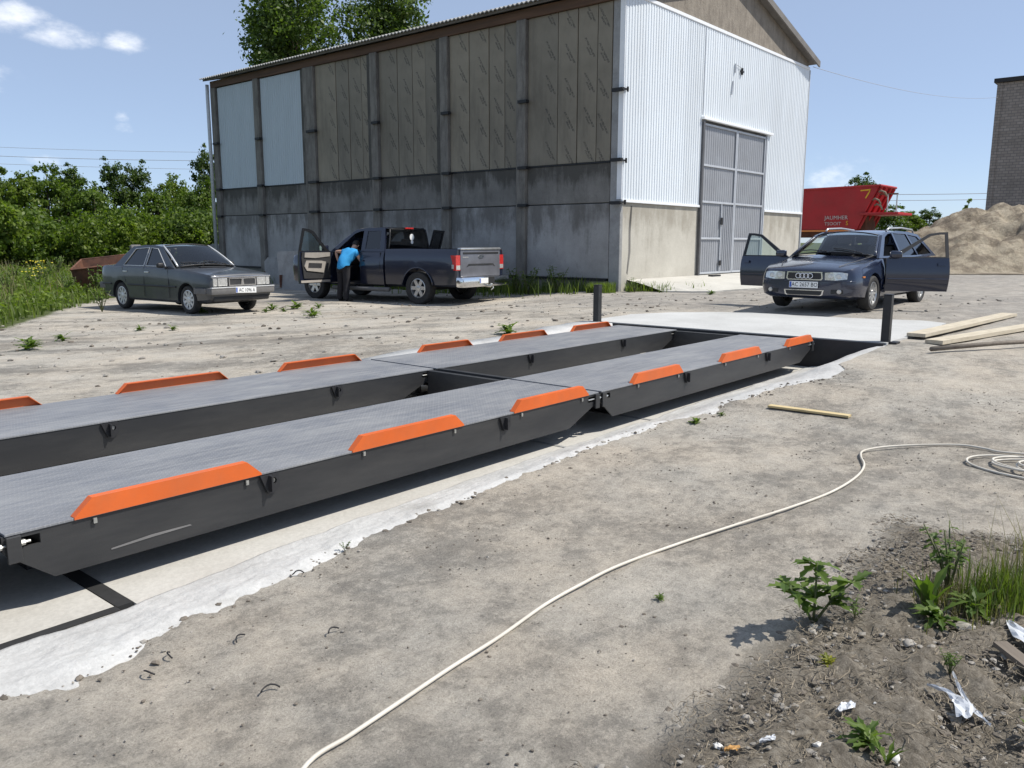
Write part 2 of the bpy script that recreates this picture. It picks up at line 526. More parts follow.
    e3 = nod(ns, 'ShaderNodeMath', operation='MULTIPLY_ADD'); ls.new(mid, e3.inputs[0]); e3.inputs[1].default_value = 0.8; ls.new(at2.outputs['Fac'], e3.inputs[2])
    tm = nod(ns, 'ShaderNodeMapRange', interpolation_type='SMOOTHSTEP'); ls.new(e3.outputs[0], tm.inputs['Value']); tm.inputs['From Min'].default_value = 0.85; tm.inputs['From Max'].default_value = 1.05
    c = mixrgb(ns, ls, tm.outputs[0], c, ramp(ns, ls, fin, [(0.35, (0.045, 0.06, 0.02)), (0.65, (0.10, 0.12, 0.04))]))
    ls.new(c, p.inputs['Base Color'])
    p.inputs['Roughness'].default_value = 0.95
    p.inputs['Specular IOR Level'].default_value = 0.2
    rough = noise_n(ns, ls, v, 30, 10, 0.8)
    sh_ = nod(ns, 'ShaderNodeMath', operation='MULTIPLY'); ls.new(rough, sh_.inputs[0]); ls.new(sm.outputs[0], sh_.inputs[1])
    bump(ns, ls, p, fin, 0.6, 0.035)
    bump(ns, ls, p, lump, 0.55, 0.012)
    bump(ns, ls, p, vf, 0.5, 0.006)
    bump(ns, ls, p, sh_.outputs[0], 0.55, 0.025)
    return mt
M['ground'] = ground_material()

def concrete(name, lo, hi, stain=None, scale=1.2, bmp=0.25, streak=False, stain_amt=0.6, stain_lo=0.48, ztop=0.0):
    mt, ns, ls, p = new_mat(name)
    v = obj_vec(ns)
    f = noise_n(ns, ls, v, scale, 9, 0.65)
    c = ramp(ns, ls, f, [(0.3, lo), (0.7, hi)])
    if stain:
        f2 = noise_n(ns, ls, v, scale * 1.3, 9, 0.7, (2.2, 2.2, 0.45) if streak else None)
        if ztop:
            blot = noise_n(ns, ls, v, 1.1, 8, 0.68)
            sz = ns.new('ShaderNodeSeparateXYZ'); ls.new(v, sz.inputs[0])
            up = nod(ns, 'ShaderNodeMapRange', interpolation_type='SMOOTHSTEP'); ls.new(sz.outputs[2], up.inputs['Value'])
            up.inputs['From Min'].default_value = ztop * .25; up.inputs['From Max'].default_value = ztop; up.inputs['To Max'].default_value = 0.30
            a1 = nod(ns, 'ShaderNodeMath', operation='ADD'); ls.new(up.outputs[0], a1.inputs[0]); ls.new(f2, a1.inputs[1])
            a2 = nod(ns, 'ShaderNodeMath', operation='MULTIPLY_ADD'); ls.new(blot, a2.inputs[0]); a2.inputs[1].default_value = 0.7; ls.new(a1.outputs[0], a2.inputs[2])
            a3 = nod(ns, 'ShaderNodeMath', operation='SUBTRACT'); ls.new(a2.outputs[0], a3.inputs[0]); a3.inputs[1].default_value = 0.40
            f2 = a3.outputs[0]
        c = mixrgb(ns, ls, ramp(ns, ls, f2, [(stain_lo, (0, 0, 0)), (stain_lo + .22, (stain_amt,) * 3)]), c, stain)
    g = ramp(ns, ls, noise_n(ns, ls, v, 45, 6, 0.7), [(0.3, (0.85,) * 3), (0.7, (1.12,) * 3)])
    c = mixrgb(ns, ls, 0.8, c, g, 'MULTIPLY')
    ls.new(c, p.inputs['Base Color'])
    p.inputs['Roughness'].default_value = 0.9
    p.inputs['Specular IOR Level'].default_value = 0.25
    bump(ns, ls, p, noise_n(ns, ls, v, 14, 8, 0.65), bmp, 0.02)
    return mt
M['floor_concrete'] = concrete('floor_concrete', (0.42, 0.40, 0.36), (0.52, 0.505, 0.465), (0.31, 0.285, 0.235), 1.4, 0.15, stain_amt=0.5, stain_lo=0.55)
M['screed'] = concrete('white_screed', (0.42, 0.415, 0.40), (0.55, 0.547, 0.53), (0.31, 0.295, 0.26), 2.6, 0.6, stain_amt=0.6, stain_lo=0.54)
M['pad'] = concrete('pad_concrete', (0.42, 0.42, 0.405), (0.52, 0.52, 0.505), (0.35, 0.345, 0.33), 0.9, 0.12, stain_amt=0.5, stain_lo=0.52)
M['apron'] = concrete('apron_concrete', (0.44, 0.425, 0.385), (0.56, 0.54, 0.49), (0.34, 0.32, 0.28), 0.8, 0.2, stain_amt=0.5, stain_lo=0.52)
M['wall_concrete'] = concrete('wall_concrete', (0.23, 0.226, 0.22), (0.40, 0.394, 0.383), (0.11, 0.104, 0.094), 0.8, 0.3, streak=True, stain_amt=0.75, stain_lo=0.56, ztop=2.0)
M['wall_concrete_dark'] = concrete('wall_concrete_dark', (0.125, 0.119, 0.109), (0.26, 0.25, 0.232), (0.07, 0.066, 0.058), 1.0, 0.3, streak=True, stain_amt=0.85, stain_lo=0.50, ztop=1.0)
M['gable_concrete'] = concrete('gable_concrete', (0.42, 0.395, 0.34), (0.54, 0.515, 0.45), (0.25, 0.225, 0.18), 0.8, 0.25, streak=True, stain_amt=0.6, stain_lo=0.55, ztop=2.2)
M['pilaster'] = concrete('pilaster_concrete', (0.15, 0.14, 0.125), (0.25, 0.235, 0.21), (0.06, 0.056, 0.05), 1.3, 0.3, streak=True, stain_amt=0.7, stain_lo=0.45)
M['block'] = concrete('block_concrete', (0.25, 0.25, 0.25), (0.36, 0.36, 0.35), (0.16, 0.155, 0.15), 1.5, 0.3)
M['gable_render'] = concrete('gable_render', (0.20, 0.175, 0.145), (0.30, 0.265, 0.22), (0.14, 0.12, 0.10), 2.5, 0.8, streak=True, stain_amt=0.7, stain_lo=0.48)
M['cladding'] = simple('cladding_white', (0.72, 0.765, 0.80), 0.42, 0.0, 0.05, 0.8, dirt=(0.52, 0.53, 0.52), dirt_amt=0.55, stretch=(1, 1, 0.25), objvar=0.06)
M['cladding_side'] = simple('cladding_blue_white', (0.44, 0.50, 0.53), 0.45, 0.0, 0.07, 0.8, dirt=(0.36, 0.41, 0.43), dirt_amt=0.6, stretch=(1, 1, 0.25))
M['flashing'] = simple('flashing_white', (0.80, 0.81, 0.82), 0.4, 0.0, 0.04, 3)
M['gate_sheet'] = simple('gate_sheet_grey', (0.30, 0.31, 0.33), 0.45, 0.1, 0.08, 1.5, dirt=(0.24, 0.24, 0.245), dirt_amt=0.5)
M['gate_bar'] = simple('gate_bar_grey', (0.47, 0.49, 0.52), 0.4, 0.1, 0.08, 4)
M['gate_frame'] = simple('gate_frame_dark', (0.10, 0.10, 0.105), 0.5, 0.1, 0.2, 4)
M['eave_wood'] = simple('eave_wood', (0.105, 0.058, 0.034), 0.8, 0, 0.3, 3, 0.3, 30, dirt=(0.05, 0.034, 0.025), dirt_amt=0.6, stretch=(1, 0.2, 3))
M['roof_sheet'] = simple('roof_asbestos', (0.32, 0.31, 0.29), 0.85, 0, 0.2, 2, 0.2, 40, dirt=(0.18, 0.18, 0.15), dirt_amt=0.6)
M['soffit'] = simple('roof_underside', (0.16, 0.15, 0.14), 0.9, 0, 0.2, 2)
M['black_iron'] = simple('black_iron', (0.012, 0.012, 0.013), 0.6, 0, 0.2, 10)
M['pipe_grey'] = simple('pipe_grey', (0.50, 0.52, 0.53), 0.45, 0.1, 0.1, 4)

def board_material():
    mt, ns, ls, p = new_mat('insulation_board')
    v = obj_vec(ns)
    f = noise_n(ns, ls, v, 1.0, 6, 0.6)
    c = ramp(ns, ls, f, [(0.3, (0.19, 0.168, 0.128)), (0.7, (0.265, 0.236, 0.184))])
    sx = ns.new('ShaderNodeSeparateXYZ'); ls.new(v, sx.inputs[0])
    # slanted printed strokes, repeated down the board, broken up like worn print
    def math2(op, a, b, c3=None):
        n = nod(ns, 'ShaderNodeMath', operation=op)
        for i, q in enumerate((a, b, c3)):
            if q is None: continue
            if isinstance(q, (int, float)): n.inputs[i].default_value = q
            else: ls.new(q, n.inputs[i])
        return n.outputs[0]
    z = math2('MULTIPLY', sx.outputs[2], 1 / 0.86)
    fz = math2('FRACT', z, 0)
    y = sx.outputs[1]
    # stroke centre runs diagonally: y = 0.42 - 0.42*fz
    t = math2('MULTIPLY_ADD', fz, 0.50, -0.02)
    d = math2('ABSOLUTE', math2('SUBTRACT', y, t), 0)
    near = math2('LESS_THAN', d, 0.034)
    rng = math2('MULTIPLY', math2('GREATER_THAN', fz, 0.22), math2('LESS_THAN', fz, 0.82))
    d2 = math2('LESS_THAN', math2('ABSOLUTE', math2('SUBTRACT', y, math2('ADD', t, 0.085)), 0), 0.030)
    rng2 = math2('MULTIPLY', math2('GREATER_THAN', fz, 0.30), math2('LESS_THAN', fz, 0.55))
    k = math2('MAXIMUM', math2('MULTIPLY', near, rng), math2('MULTIPLY', d2, rng2))
    brk = ramp(ns, ls, noise_n(ns, ls, v, 24, 5, 0.7), [(0.40, (0.0,) * 3), (0.56, (0.75,) * 3)])
    fac = mixrgb(ns, ls, 1.0, k, brk, 'MULTIPLY')
    stn = noise_n(ns, ls, v, 0.8, 8, 0.7, (2.5, 2.5, 0.5))
    c = mixrgb(ns, ls, ramp(ns, ls, stn, [(0.50, (0, 0, 0)), (0.72, (0.55,) * 3)]), c, (0.10, 0.088, 0.07))
    oi = ns.new('ShaderNodeObjectInfo')
    c = mixrgb(ns, ls, 1.0, c, ramp(ns, ls, oi.outputs['Random'], [(0, (0.86, 0.86, 0.86)), (1, (1.1, 1.08, 1.05))]), 'MULTIPLY')
    c = mixrgb(ns, ls, fac, c, (0.04, 0.036, 0.032))
    ls.new(c, p.inputs['Base Color']); p.inputs['Roughness'].default_value = 0.7
    bump(ns, ls, p, noise_n(ns, ls, v, 6, 4), 0.2, 0.02)
    return mt
M['board'] = board_material()

def brick_material():
    mt, ns, ls, p = new_mat('grey_brick')
    v = obj_vec(ns)
    sx = ns.new('ShaderNodeSeparateXYZ'); ls.new(v, sx.inputs[0])
    cx = ns.new('ShaderNodeCombineXYZ')
    ad = nod(ns, 'ShaderNodeMath', operation='ADD'); ls.new(sx.outputs[0], ad.inputs[0]); ls.new(sx.outputs[1], ad.inputs[1])
    ls.new(ad.outputs[0], cx.inputs[0]); ls.new(sx.outputs[2], cx.inputs[1])
    b = ns.new('ShaderNodeTexBrick')
    ls.new(cx.outputs[0], b.inputs['Vector'])
    b.inputs['Scale'].default_value = 1.0
    b.inputs['Brick Width'].default_value = 0.40; b.inputs['Row Height'].default_value = 0.20; b.inputs['Mortar Size'].default_value = 0.02
    b.inputs['Color1'].default_value = (0.23, 0.20, 0.175, 1); b.inputs['Color2'].default_value = (0.30, 0.265, 0.235, 1); b.inputs['Mortar'].default_value = (0.15, 0.14, 0.13, 1)
    c = mixrgb(ns, ls, 0.8, b.outputs['Color'], ramp(ns, ls, noise_n(ns, ls, v, 0.5, 8, 0.7), [(0.3, (0.7,) * 3), (0.7, (1.2,) * 3)]), 'MULTIPLY')
    ls.new(c, p.inputs['Base Color']); p.inputs['Roughness'].default_value = 0.9
    bump(ns, ls, p, b.outputs['Fac'], -0.4, 0.02)
    return mt
M['brick'] = brick_material()

def sand_material():
    mt, ns, ls, p = new_mat('sand')
    v = obj_vec(ns)
    f = noise_n(ns, ls, v, 0.7, 9, 0.7)
    c = ramp(ns, ls, f, [(0.34, (0.16, 0.13, 0.095)), (0.46, (0.25, 0.205, 0.148)), (0.53, (0.40, 0.34, 0.25)), (0.72, (0.50, 0.43, 0.325))])
    ls.new(c, p.inputs['Base Color']); p.inputs['Roughness'].default_value = 0.95
    bump(ns, ls, p, noise_n(ns, ls, v, 4, 9, 0.75), 0.9, 0.25)
    return mt
M['sand'] = sand_material()

def wood_material(name, lo, hi):
    mt, ns, ls, p = new_mat(name)
    v = obj_vec(ns)
    f = noise_n(ns, ls, v, 9, 8, 0.65, (0.25, 3, 3))
    c = ramp(ns, ls, f, [(0.3, lo), (0.7, hi)])
    k = ramp(ns, ls, noise_n(ns, ls, v, 5, 6, 0.7), [(0.58, (0, 0, 0)), (0.72, (0.5,) * 3)])
    c = mixrgb(ns, ls, k, c, tuple(q * 0.55 for q in lo))
    ls.new(c, p.inputs['Base Color']); p.inputs['Roughness'].default_value = 0.75
    bump(ns, ls, p, f, 0.3, 0.004)
    return mt
M['wood_new'] = wood_material('pale_timber', (0.42, 0.36, 0.26), (0.60, 0.53, 0.41))
M['wood_batten'] = wood_material('batten_timber', (0.46, 0.36, 0.18), (0.60, 0.48, 0.26))
M['wood_old'] = wood_material('weathered_timber', (0.10, 0.08, 0.06), (0.20, 0.165, 0.13))
M['cable'] = simple('cable_cream', (0.60, 0.56, 0.48), 0.55, 0, 0.12, 5, dirt=(0.42, 0.38, 0.31), dirt_amt=0.6)
M['rubber'] = simple('rubber', (0.022, 0.022, 0.022), 0.75, 0, 0.2, 20, 0.1, 60)
M['tyre'] = simple('tyre_rubber', (0.022, 0.0215, 0.021), 0.8, 0, 0.2, 12, dirt=(0.09, 0.08, 0.068), dirt_amt=0.35)
M['alloy'] = simple('alloy', (0.58, 0.58, 0.57), 0.32, 0.75, 0.1, 12)
M['hubcap'] = simple('hubcap_silver', (0.60, 0.60, 0.59), 0.4, 0.5, 0.12, 12)
M['chrome'] = simple('chrome', (0.75, 0.75, 0.76), 0.14, 1.0, 0.04, 10)
M['black_plastic'] = simple('black_plastic', (0.018, 0.018, 0.019), 0.55, 0, 0.15, 12)
M['grille_black'] = simple('grille_black', (0.010, 0.010, 0.011), 0.4, 0, 0.2, 30)
M['interior'] = simple('interior_dark', (0.030, 0.029, 0.029), 0.85, 0, 0.2, 10)
M['interior_grey'] = simple('interior_grey', (0.14, 0.135, 0.13), 0.85, 0, 0.15, 10)
M['trim_beige'] = simple('trim_beige', (0.36, 0.325, 0.28), 0.7, 0, 0.1, 8)
M['plate_white'] = simple('plate_white', (0.78, 0.78, 0.76), 0.5, 0, 0.04, 10)
M['plate_blue'] = simple('plate_blue', (0.03, 0.09, 0.40), 0.5, 0, 0.04, 10)
M['plate_ink'] = simple('plate_ink', (0.012, 0.012, 0.014), 0.6, 0, 0.1, 10)
M['lamp_clear'] = simple('lamp_clear', (0.58, 0.58, 0.56), 0.12, 0.45, 0.25, 30, coat=1.0)
M['lamp_red'] = simple('lamp_red', (0.50, 0.022, 0.018), 0.2, 0, 0.15, 25, coat=1.0)
M['lamp_orange'] = simple('lamp_orange', (0.75, 0.25, 0.05), 0.2, 0, 0.1, 25, coat=1.0)
M['glass_car'] = glass_mat('car_glass', (0.84, 0.90, 0.86), 1.5, 0.01, 0.06)
M['glass_clear'] = glass_mat('clear_door_glass', (0.86, 0.90, 0.88), 1.18, 0.02, 0.0)
M['glass_tint'] = glass_mat('tinted_car_glass', (0.22, 0.24, 0.25), 1.55, 0.02, 0.06)
M['paint_blue'] = simple('paint_dark_blue', (0.010, 0.016, 0.040), 0.25, 0.2, 0.12, 3, coat=1.0, dirt=(0.03, 0.034, 0.05), dirt_amt=0.2)
M['paint_navy'] = simple('paint_navy_truck', (0.012, 0.016, 0.034), 0.3, 0.2, 0.12, 3, coat=1.0, dirt=(0.03, 0.03, 0.036), dirt_amt=0.25)
M['paint_tailgate'] = simple('paint_lit_tailgate', (0.125, 0.128, 0.145), 0.45, 0.15, 0.15, 4, coat=0.4)  # truck paint lightened to grey: light falling on the tailgate, put into its colour
M['paint_grey'] = simple('paint_dark_grey_blue', (0.038, 0.042, 0.050), 0.42, 0.25, 0.14, 3, coat=0.7, dirt=(0.095, 0.095, 0.095), dirt_amt=0.4)
M['red_paint'] = simple('red_machine_paint', (0.42, 0.022, 0.028), 0.5, 0, 0.12, 1.5, dirt=(0.32, 0.05, 0.045), dirt_amt=0.5)
M['white_print'] = simple('white_print', (0.55, 0.53, 0.50), 0.6, 0, 0.1, 20)
M['yellow_print'] = simple('yellow_print', (0.75, 0.45, 0.03), 0.6, 0, 0.1, 20)
M['shirt'] = simple('shirt_bright_blue', (0.03, 0.30, 0.62), 0.85, 0, 0.12, 8)
M['trousers'] = simple('trousers_dark', (0.016, 0.015, 0.018), 0.9, 0, 0.2, 12)
M['shoes'] = simple('shoes_dark', (0.03, 0.026, 0.022), 0.7, 0, 0.2, 12)
M['skin'] = simple('skin', (0.46, 0.28, 0.20), 0.55, 0, 0.08, 12)
M['hair'] = simple('hair_dark', (0.018, 0.013, 0.010), 0.7, 0, 0.3, 40)
M['bark'] = simple('bark', (0.075, 0.06, 0.045), 0.95, 0, 0.35, 9, 0.6, 30)
M['stem'] = simple('plant_stem', (0.11, 0.13, 0.05), 0.8, 0, 0.3, 10)
M['stone'] = simple('stone', (0.27, 0.25, 0.22), 0.9, 0, 0.4, 5, 0.4, 30)
M['stone_dark'] = simple('clod_dark', (0.145, 0.124, 0.10), 0.95, 0, 0.4, 7, 0.5, 40)
M['stone_white'] = simple('stone_white', (0.62, 0.61, 0.58), 0.85, 0, 0.12, 8, 0.3, 30)
M['straw'] = simple('dry_straw', (0.24, 0.20, 0.145), 0.9, 0, 0.35, 6)
M['plastic_white'] = simple('plastic_film_white', (0.52, 0.54, 0.57), 0.4, 0, 0.08, 10, 0.3, 25)
M['wire_line'] = simple('power_line', (0.34, 0.36, 0.40), 0.6, 0, 0.1, 2)
M['leaf_hedge'] = leaf_mat('leaf_hedge', (0.060, 0.110, 0.018), (0.165, 0.235, 0.042), 0.45)
M['leaf_light'] = leaf_mat('leaf_light', (0.095, 0.155, 0.022), (0.215, 0.285, 0.05), 0.45)
M['leaf_dark'] = leaf_mat('leaf_dark', (0.040, 0.078, 0.020), (0.115, 0.170, 0.040), 0.4)
M['leaf_poplar'] = leaf_mat('leaf_poplar', (0.055, 0.100, 0.022), (0.15, 0.21, 0.052), 0.45)
M['grass'] = leaf_mat('grass_blades', (0.085, 0.135, 0.024), (0.22, 0.28, 0.075), 0.45)
M['grass_dry'] = leaf_mat('grass_dry', (0.14, 0.14, 0.06), (0.30, 0.27, 0.15), 0.3)
M['weed'] = leaf_mat('weed_leaf', (0.075, 0.135, 0.024), (0.18, 0.26, 0.055), 0.42)
M['weed_yellow'] = leaf_mat('weed_leaf_yellow', (0.20, 0.22, 0.03), (0.38, 0.36, 0.05), 0.4)
M['flower'] = simple('flower_yellow', (0.62, 0.52, 0.03), 0.7, 0, 0.1, 10)

# ------------------------------------------------------------------ terrain
CP = np.array([(0,0,-.36),(3,2.8,-.36),(6,2.8,-.31),(9,2.8,-.12),(11,3,-.02),(13,3,-.02),(11,7.4,-.02),(14,7,-.02),(8,7.8,-.10),(4,7.8,-.25),(0,8,-.3),(15.5,5,.03),(18,5.4,.07),(22,10.5,.1),(18,10.5,-.02),(14,15,-.28),(15,19,-.28),(9,17,-.265),(9,20,-.28),(11,20,-.28),(5,14,-.3),(4,25,-.25),(-5,15,-.3),(30,0,.1),(12,-5,-.08),(5,-2,-.34),(20,-10,0),(9,0,-.2),(-10,-5,-.4),(60,-30,.1),(60,60,.1),(-60,60,-.2),(40,20,.15)])
def zg(x, y):
    d = ((CP[:, 0] - x) ** 2 + (CP[:, 1] - y) ** 2 + .3) ** -1.5
    return float((d * CP[:, 2]).sum() / d.sum())

# outer edge of the white screed, X -> Y
EDGE = [(-60, 3.05), (-2, 3.05), (.87, 3.08), (1.07, 3.06), (1.36, 3.14), (1.7, 3.215), (2.12, 3.31), (2.66, 3.40), (3.3, 3.48), (4.05, 3.51), (4.7, 3.50), (5.46, 3.56), (6.2, 3.55), (6.6, 3.38),
        (7.2, 3.38), (7.6, 3.26), (8.0, 3.15), (8.5, 2.86), (9.1, 2.93), (9.53, 3.14), (10.35, 3.03), (10.9, 3.02), (11.3, 3.05), (13.9, 3.05), (14.5, 3.05), (5000, 3.05)]
EX = np.array([e[0] for e in EDGE]); EY = np.array([e[1] for e in EDGE])
def edge_y(x):
    n = 0.0
    if -3 < x < 11: n = 0.018 * noise.fractal(Vector((x * 1.7, 7.3, 0)), 1.0, 2.0, 3) + 0.022 * noise.fractal(Vector((x * 14, 2.3, 0)), 0.6, 2.0, 4)
    return float(np.interp(x, EX, EY)) + n

def soil_w(x, y):
    # garden soil: right of the camera's near field
    d = min(x - 1.75, 1.12 - y, 4.75 - x + 0.25 * (1 - y), y + 2.5)
    return max(0.0, min(1.2, 0.5 + d * 1.5))

def turf_edge(x):
    return float(np.interp(x, [-40, 3, 5.5, 6.85, 8.2, 9.8, 11.7, 13.6, 16], [12.0, 14.6, 16.6, 18.4, 20.6, 22.6, 24.2, 25.6, 30.5]))
def turf_w(x, y):
    if x > 30 and y < 33: return 0.0
    return max(0.0, min(1.1, 0.55 + (y - turf_edge(x)) * 0.6))

def build_ground():
    def spaced(lo, hi, f0, f1, step, grow):
        a = list(np.arange(f0, f1 + 1e-6, step))
        s = step; x = f1
        up = []
        while x < hi: s *= grow; x += s; up.append(x)
        s = step; x = f0; dn = []
        while x > lo: s *= grow; x -= s; dn.append(x)
        return np.array(dn[::-1] + a + up)
    xs = spaced(-4000, 4000, 0.4, 6.2, 0.03, 1.035)
    # keep columns of the pit exact
    ia = np.argmin(abs(xs - 10.95)); xs[ia] = 10.95
    s_r = [0.0]; st = 0.03
    while s_r[-1] < 3.5: s_r.append(s_r[-1] + st)
    while s_r[-1] < 4000: st *= 1.05; s_r.append(s_r[-1] + st)
    s_l = [0.0]; st = 0.12
    while s_l[-1] < 4000: st *= 1.022; s_l.append(s_l[-1] + st)
    YL = 7.55
    nmid = 12
    V = []; soil = []; turf = []
    nr, nl = len(s_r), len(s_l)
    rows = nr + (nmid - 1) + nl
    for i, x in enumerate(xs):
        ey = edge_y(x)
        ys = [ey - s for s in s_r[::-1]] + [ey + (YL - ey) * k / nmid for k in range(1, nmid)] + [YL + s for s in s_l]
        for y in ys:
            near = abs(x) < 70 and abs(y) < 80
            z = zg(x, y) if near else float(np.interp(max(abs(x), abs(y)), [70, 400], [0.05, 0.0]))
            sw = soil_w(x, y) if (0 < x < 7 and -4 < y < 3) else 0.0
            tw = turf_w(x, y)
            if near:
                p = Vector((x, y, 0))
                z += 0.012 * noise.fractal(p * 1.3, 1.0, 2.1, 4)
                if x < 8 and y < 4: z += 0.006 * noise.fractal(p * 7, 0.8, 2.1, 4)
                if sw > 0.2:
                    k = min(1, (sw - 0.2) * 1.2)
                    z += k * (0.035 + 0.045 * noise.fractal(p * 4.0, 0.8, 2.1, 5) + 0.028 * noise.fractal(p * 13, 0.5, 2.1, 4))
                if tw > .4: z += 0.05 * noise.fractal(p * 0.8, 1.0, 2.1, 4)
            if 10.95 <= x < 14.35 and 3.12 < y < 7.5: z = min(z, -0.04)
            V.append((x, y, z)); soil.append(sw); turf.append(tw)
    F = []
    m_lo, m_hi = nr - 1, nr - 1 + nmid
    for i in range(len(xs) - 1):
        xm = (xs[i] + xs[i + 1]) / 2
        for j in range(rows - 1):
            if m_lo <= j < m_hi and -60 < xm < 10.95: continue      # the weighbridge pit
            a = i * rows + j
            F.append((a, a + rows, a + rows + 1, a + 1))
    me = bpy.data.meshes.new('ground')
    me.from_pydata(V, [], F)
    for nm, arr in (('soil', soil), ('turf', turf)):
        at = me.attributes.new(nm, 'FLOAT', 'POINT'); at.data.foreach_set('value', arr)
    me.materials.append(M['ground']); me.shade_smooth()
    o = link_mesh('ground', me); o['kind'] = 'structure'
build_ground()

FLOOR = -0.385
# pit floor in two bays divided by an embedded steel frame
mb = MB()
mb.box(-4.5, 1.52, 3.50, 7.5, FLOOR - .2, FLOOR)
mb.box(1.60, 10.9, 3.30, 7.5, FLOOR - .2, FLOOR)
o = mb.build('concrete_floor', M['floor_concrete']); o['kind'] = 'structure'
fr = MB()
fr.box(1.523, 1.597, 3.62, 7.4, FLOOR - .05, FLOOR + .004)
fr.box(-4.4, 1.518, 3.575, 3.63, FLOOR - .05, FLOOR + .006)
o = fr.build('floor_frame', M['rubber'])
tag(o, 'dark steel strip set into the white concrete under the near end of the weighbridge', 'steel strip')

# rough white screed between pit floor and yard
def build_screed():
    xs = np.concatenate([np.arange(-4.4, 0.4, 0.2), np.arange(0.4, 6.5, 0.03), np.arange(6.5, 10.9, 0.045), [10.9]])
    rows = []
    nv = 34
    for x in xs:
        x = float(x)
        ey = edge_y(x) - 0.075
        iy = float(np.interp(x, [-5, 1.45, 1.7, 2.6, 5, 8, 10.9], [3.555, 3.555, 3.60, 3.70, 3.80, 3.89, 3.93]))
        iy = max(iy, ey + .15) + 0.03 * noise.fractal(Vector((x * 2.2, 1.7, 3)), 1, 2, 3)
        ze = zg(x, ey) - 0.006
        r = [Vector((x, ey - 0.02, ze - 0.12))]
        for k in range(nv):
            t = k / (nv - 1)
            y = ey + (iy - ey) * t
            sft = t * t * (3 - 2 * t)
            z = ze + (FLOOR + 0.012 - ze) * sft + .026 * min(1, t / .22) * (1 - t)
            lump = 0.007 * noise.fractal(Vector((x * 5, y * 5, 0)), 0.7, 2.1, 4) + 0.0035 * noise.fractal(Vector((x * 22, y * 22, 4)), 0.6, 2.1, 3)
            z += lump * (0.6 + .7 * math.sin(PI * min(1, t * 1.1)))
            r.append(Vector((x, y, z)))
        r.append(Vector((x, iy + 0.02, FLOOR - 0.05)))
        rows.append(r)
    mb = MB(); mb.grid(rows)
    o = mb.build('concrete_screed', M['screed'], smooth=True); o['kind'] = 'structure'
build_screed()
# thin dark joints in the pit floor
for k, x in enumerate((5.2, 6.55)):
    o = MB().box(x, x + 0.035, 3.62 + .1 * k, 5, FLOOR - .02, FLOOR + .005).build('floor_joint', M['block'])
    o['kind'] = 'structure'

# far approach slab, level with the deck
pad_pts = [(10.93, 3.03), (10.93, 7.6), (12.4, 7.72), (13.3, 7.3), (13.9, 6.7), (14.1, 6.2), (14.1, 5.3), (14.25, 4.2), (14.5, 3.55), (14.3, 3.1), (13.2, 2.98), (12.2, 3.03)]
def jag(pts, n, amp, skip=()):
    out = []
    for i in range(len(pts)):
        a, b = pts[i], pts[(i + 1) % len(pts)]
        out.append(a)
        if i in skip: continue
        for k in range(1, n):
            t = k / n
            d = Vector((b[1] - a[1], a[0] - b[0])).normalized() * amp * noise.noise(Vector((a[0] + (b[0] - a[0]) * t * 1.0, a[1] * 2 + (b[1] - a[1]) * t, 0)) * 3)
            out.append((a[0] + (b[0] - a[0]) * t + d.x, a[1] + (b[1] - a[1]) * t + d.y))
    return out
mb = MB()
mb.panel(jag(pad_pts, 6, 0.06, (0,)), [], lambda u, w, d: Vector((u, w, 0.006 - d)), 0.5)
o = mb.build('approach_slab', M['pad']); o['kind'] = 'structure'
o = MB().box(10.86, 10.925, 3.05, 7.55, -0.6, -0.002).build('pit_wall', M['dark_steel']); o['kind'] = 'structure'  # ramp end wall in near-black colour, the shade on its face painted in
# left edge of the pit
o = MB().box(-4.4, 10.85, 7.12, 7.5, FLOOR - .1, -0.37).build('pit_ledge', M['floor_concrete']); o['kind'] = 'structure'
rows = []
for x in np.arange(-4.4, 10.9, 0.12):
    x = float(x); yo = 7.50 + 0.10 * noise.fractal(Vector((x * 2, 3, 9)), 1, 2, 4) + (0.12 if x > 6.2 else 0)
    rows.append([Vector((x, 7.0, FLOOR + .005)), Vector((x, 7.08, zg(x, 7.3) + .025)), Vector((x, 7.3, zg(x, 7.3) + .03 + .008 * noise.noise(Vector((x * 4, 1, 1))))), Vector((x, yo, zg(x, yo) + .028)), Vector((x, yo + .04, zg(x, yo) - .15))])
mb = MB(); mb.grid(rows); o = mb.build('concrete_kerb', M['screed'], smooth=True); o['kind'] = 'structure'
# apron in front of the gate
rows = []
for x in np.arange(18.75, 28.2, 0.3):
    x = float(x)
    y0 = float(np.interp(x, [18.7, 19.2, 20.5, 28.2], [10.9, 9.7, 9.0, 9.0])) + .08 * noise.noise(Vector((x * 2, 0, 5)))
    z0 = zg(x, y0) + .035
    rows.append([Vector((x, y0 - .02, z0 - .2)), Vector((x, y0, z0)), Vector((x, (y0 + 11.8) / 2, (z0 + .27) / 2 + .02)), Vector((x, 11.82, .275))])
mb = MB(); mb.grid(rows); o = mb.build('gate_apron', M['apron']); o['kind'] = 'structure'

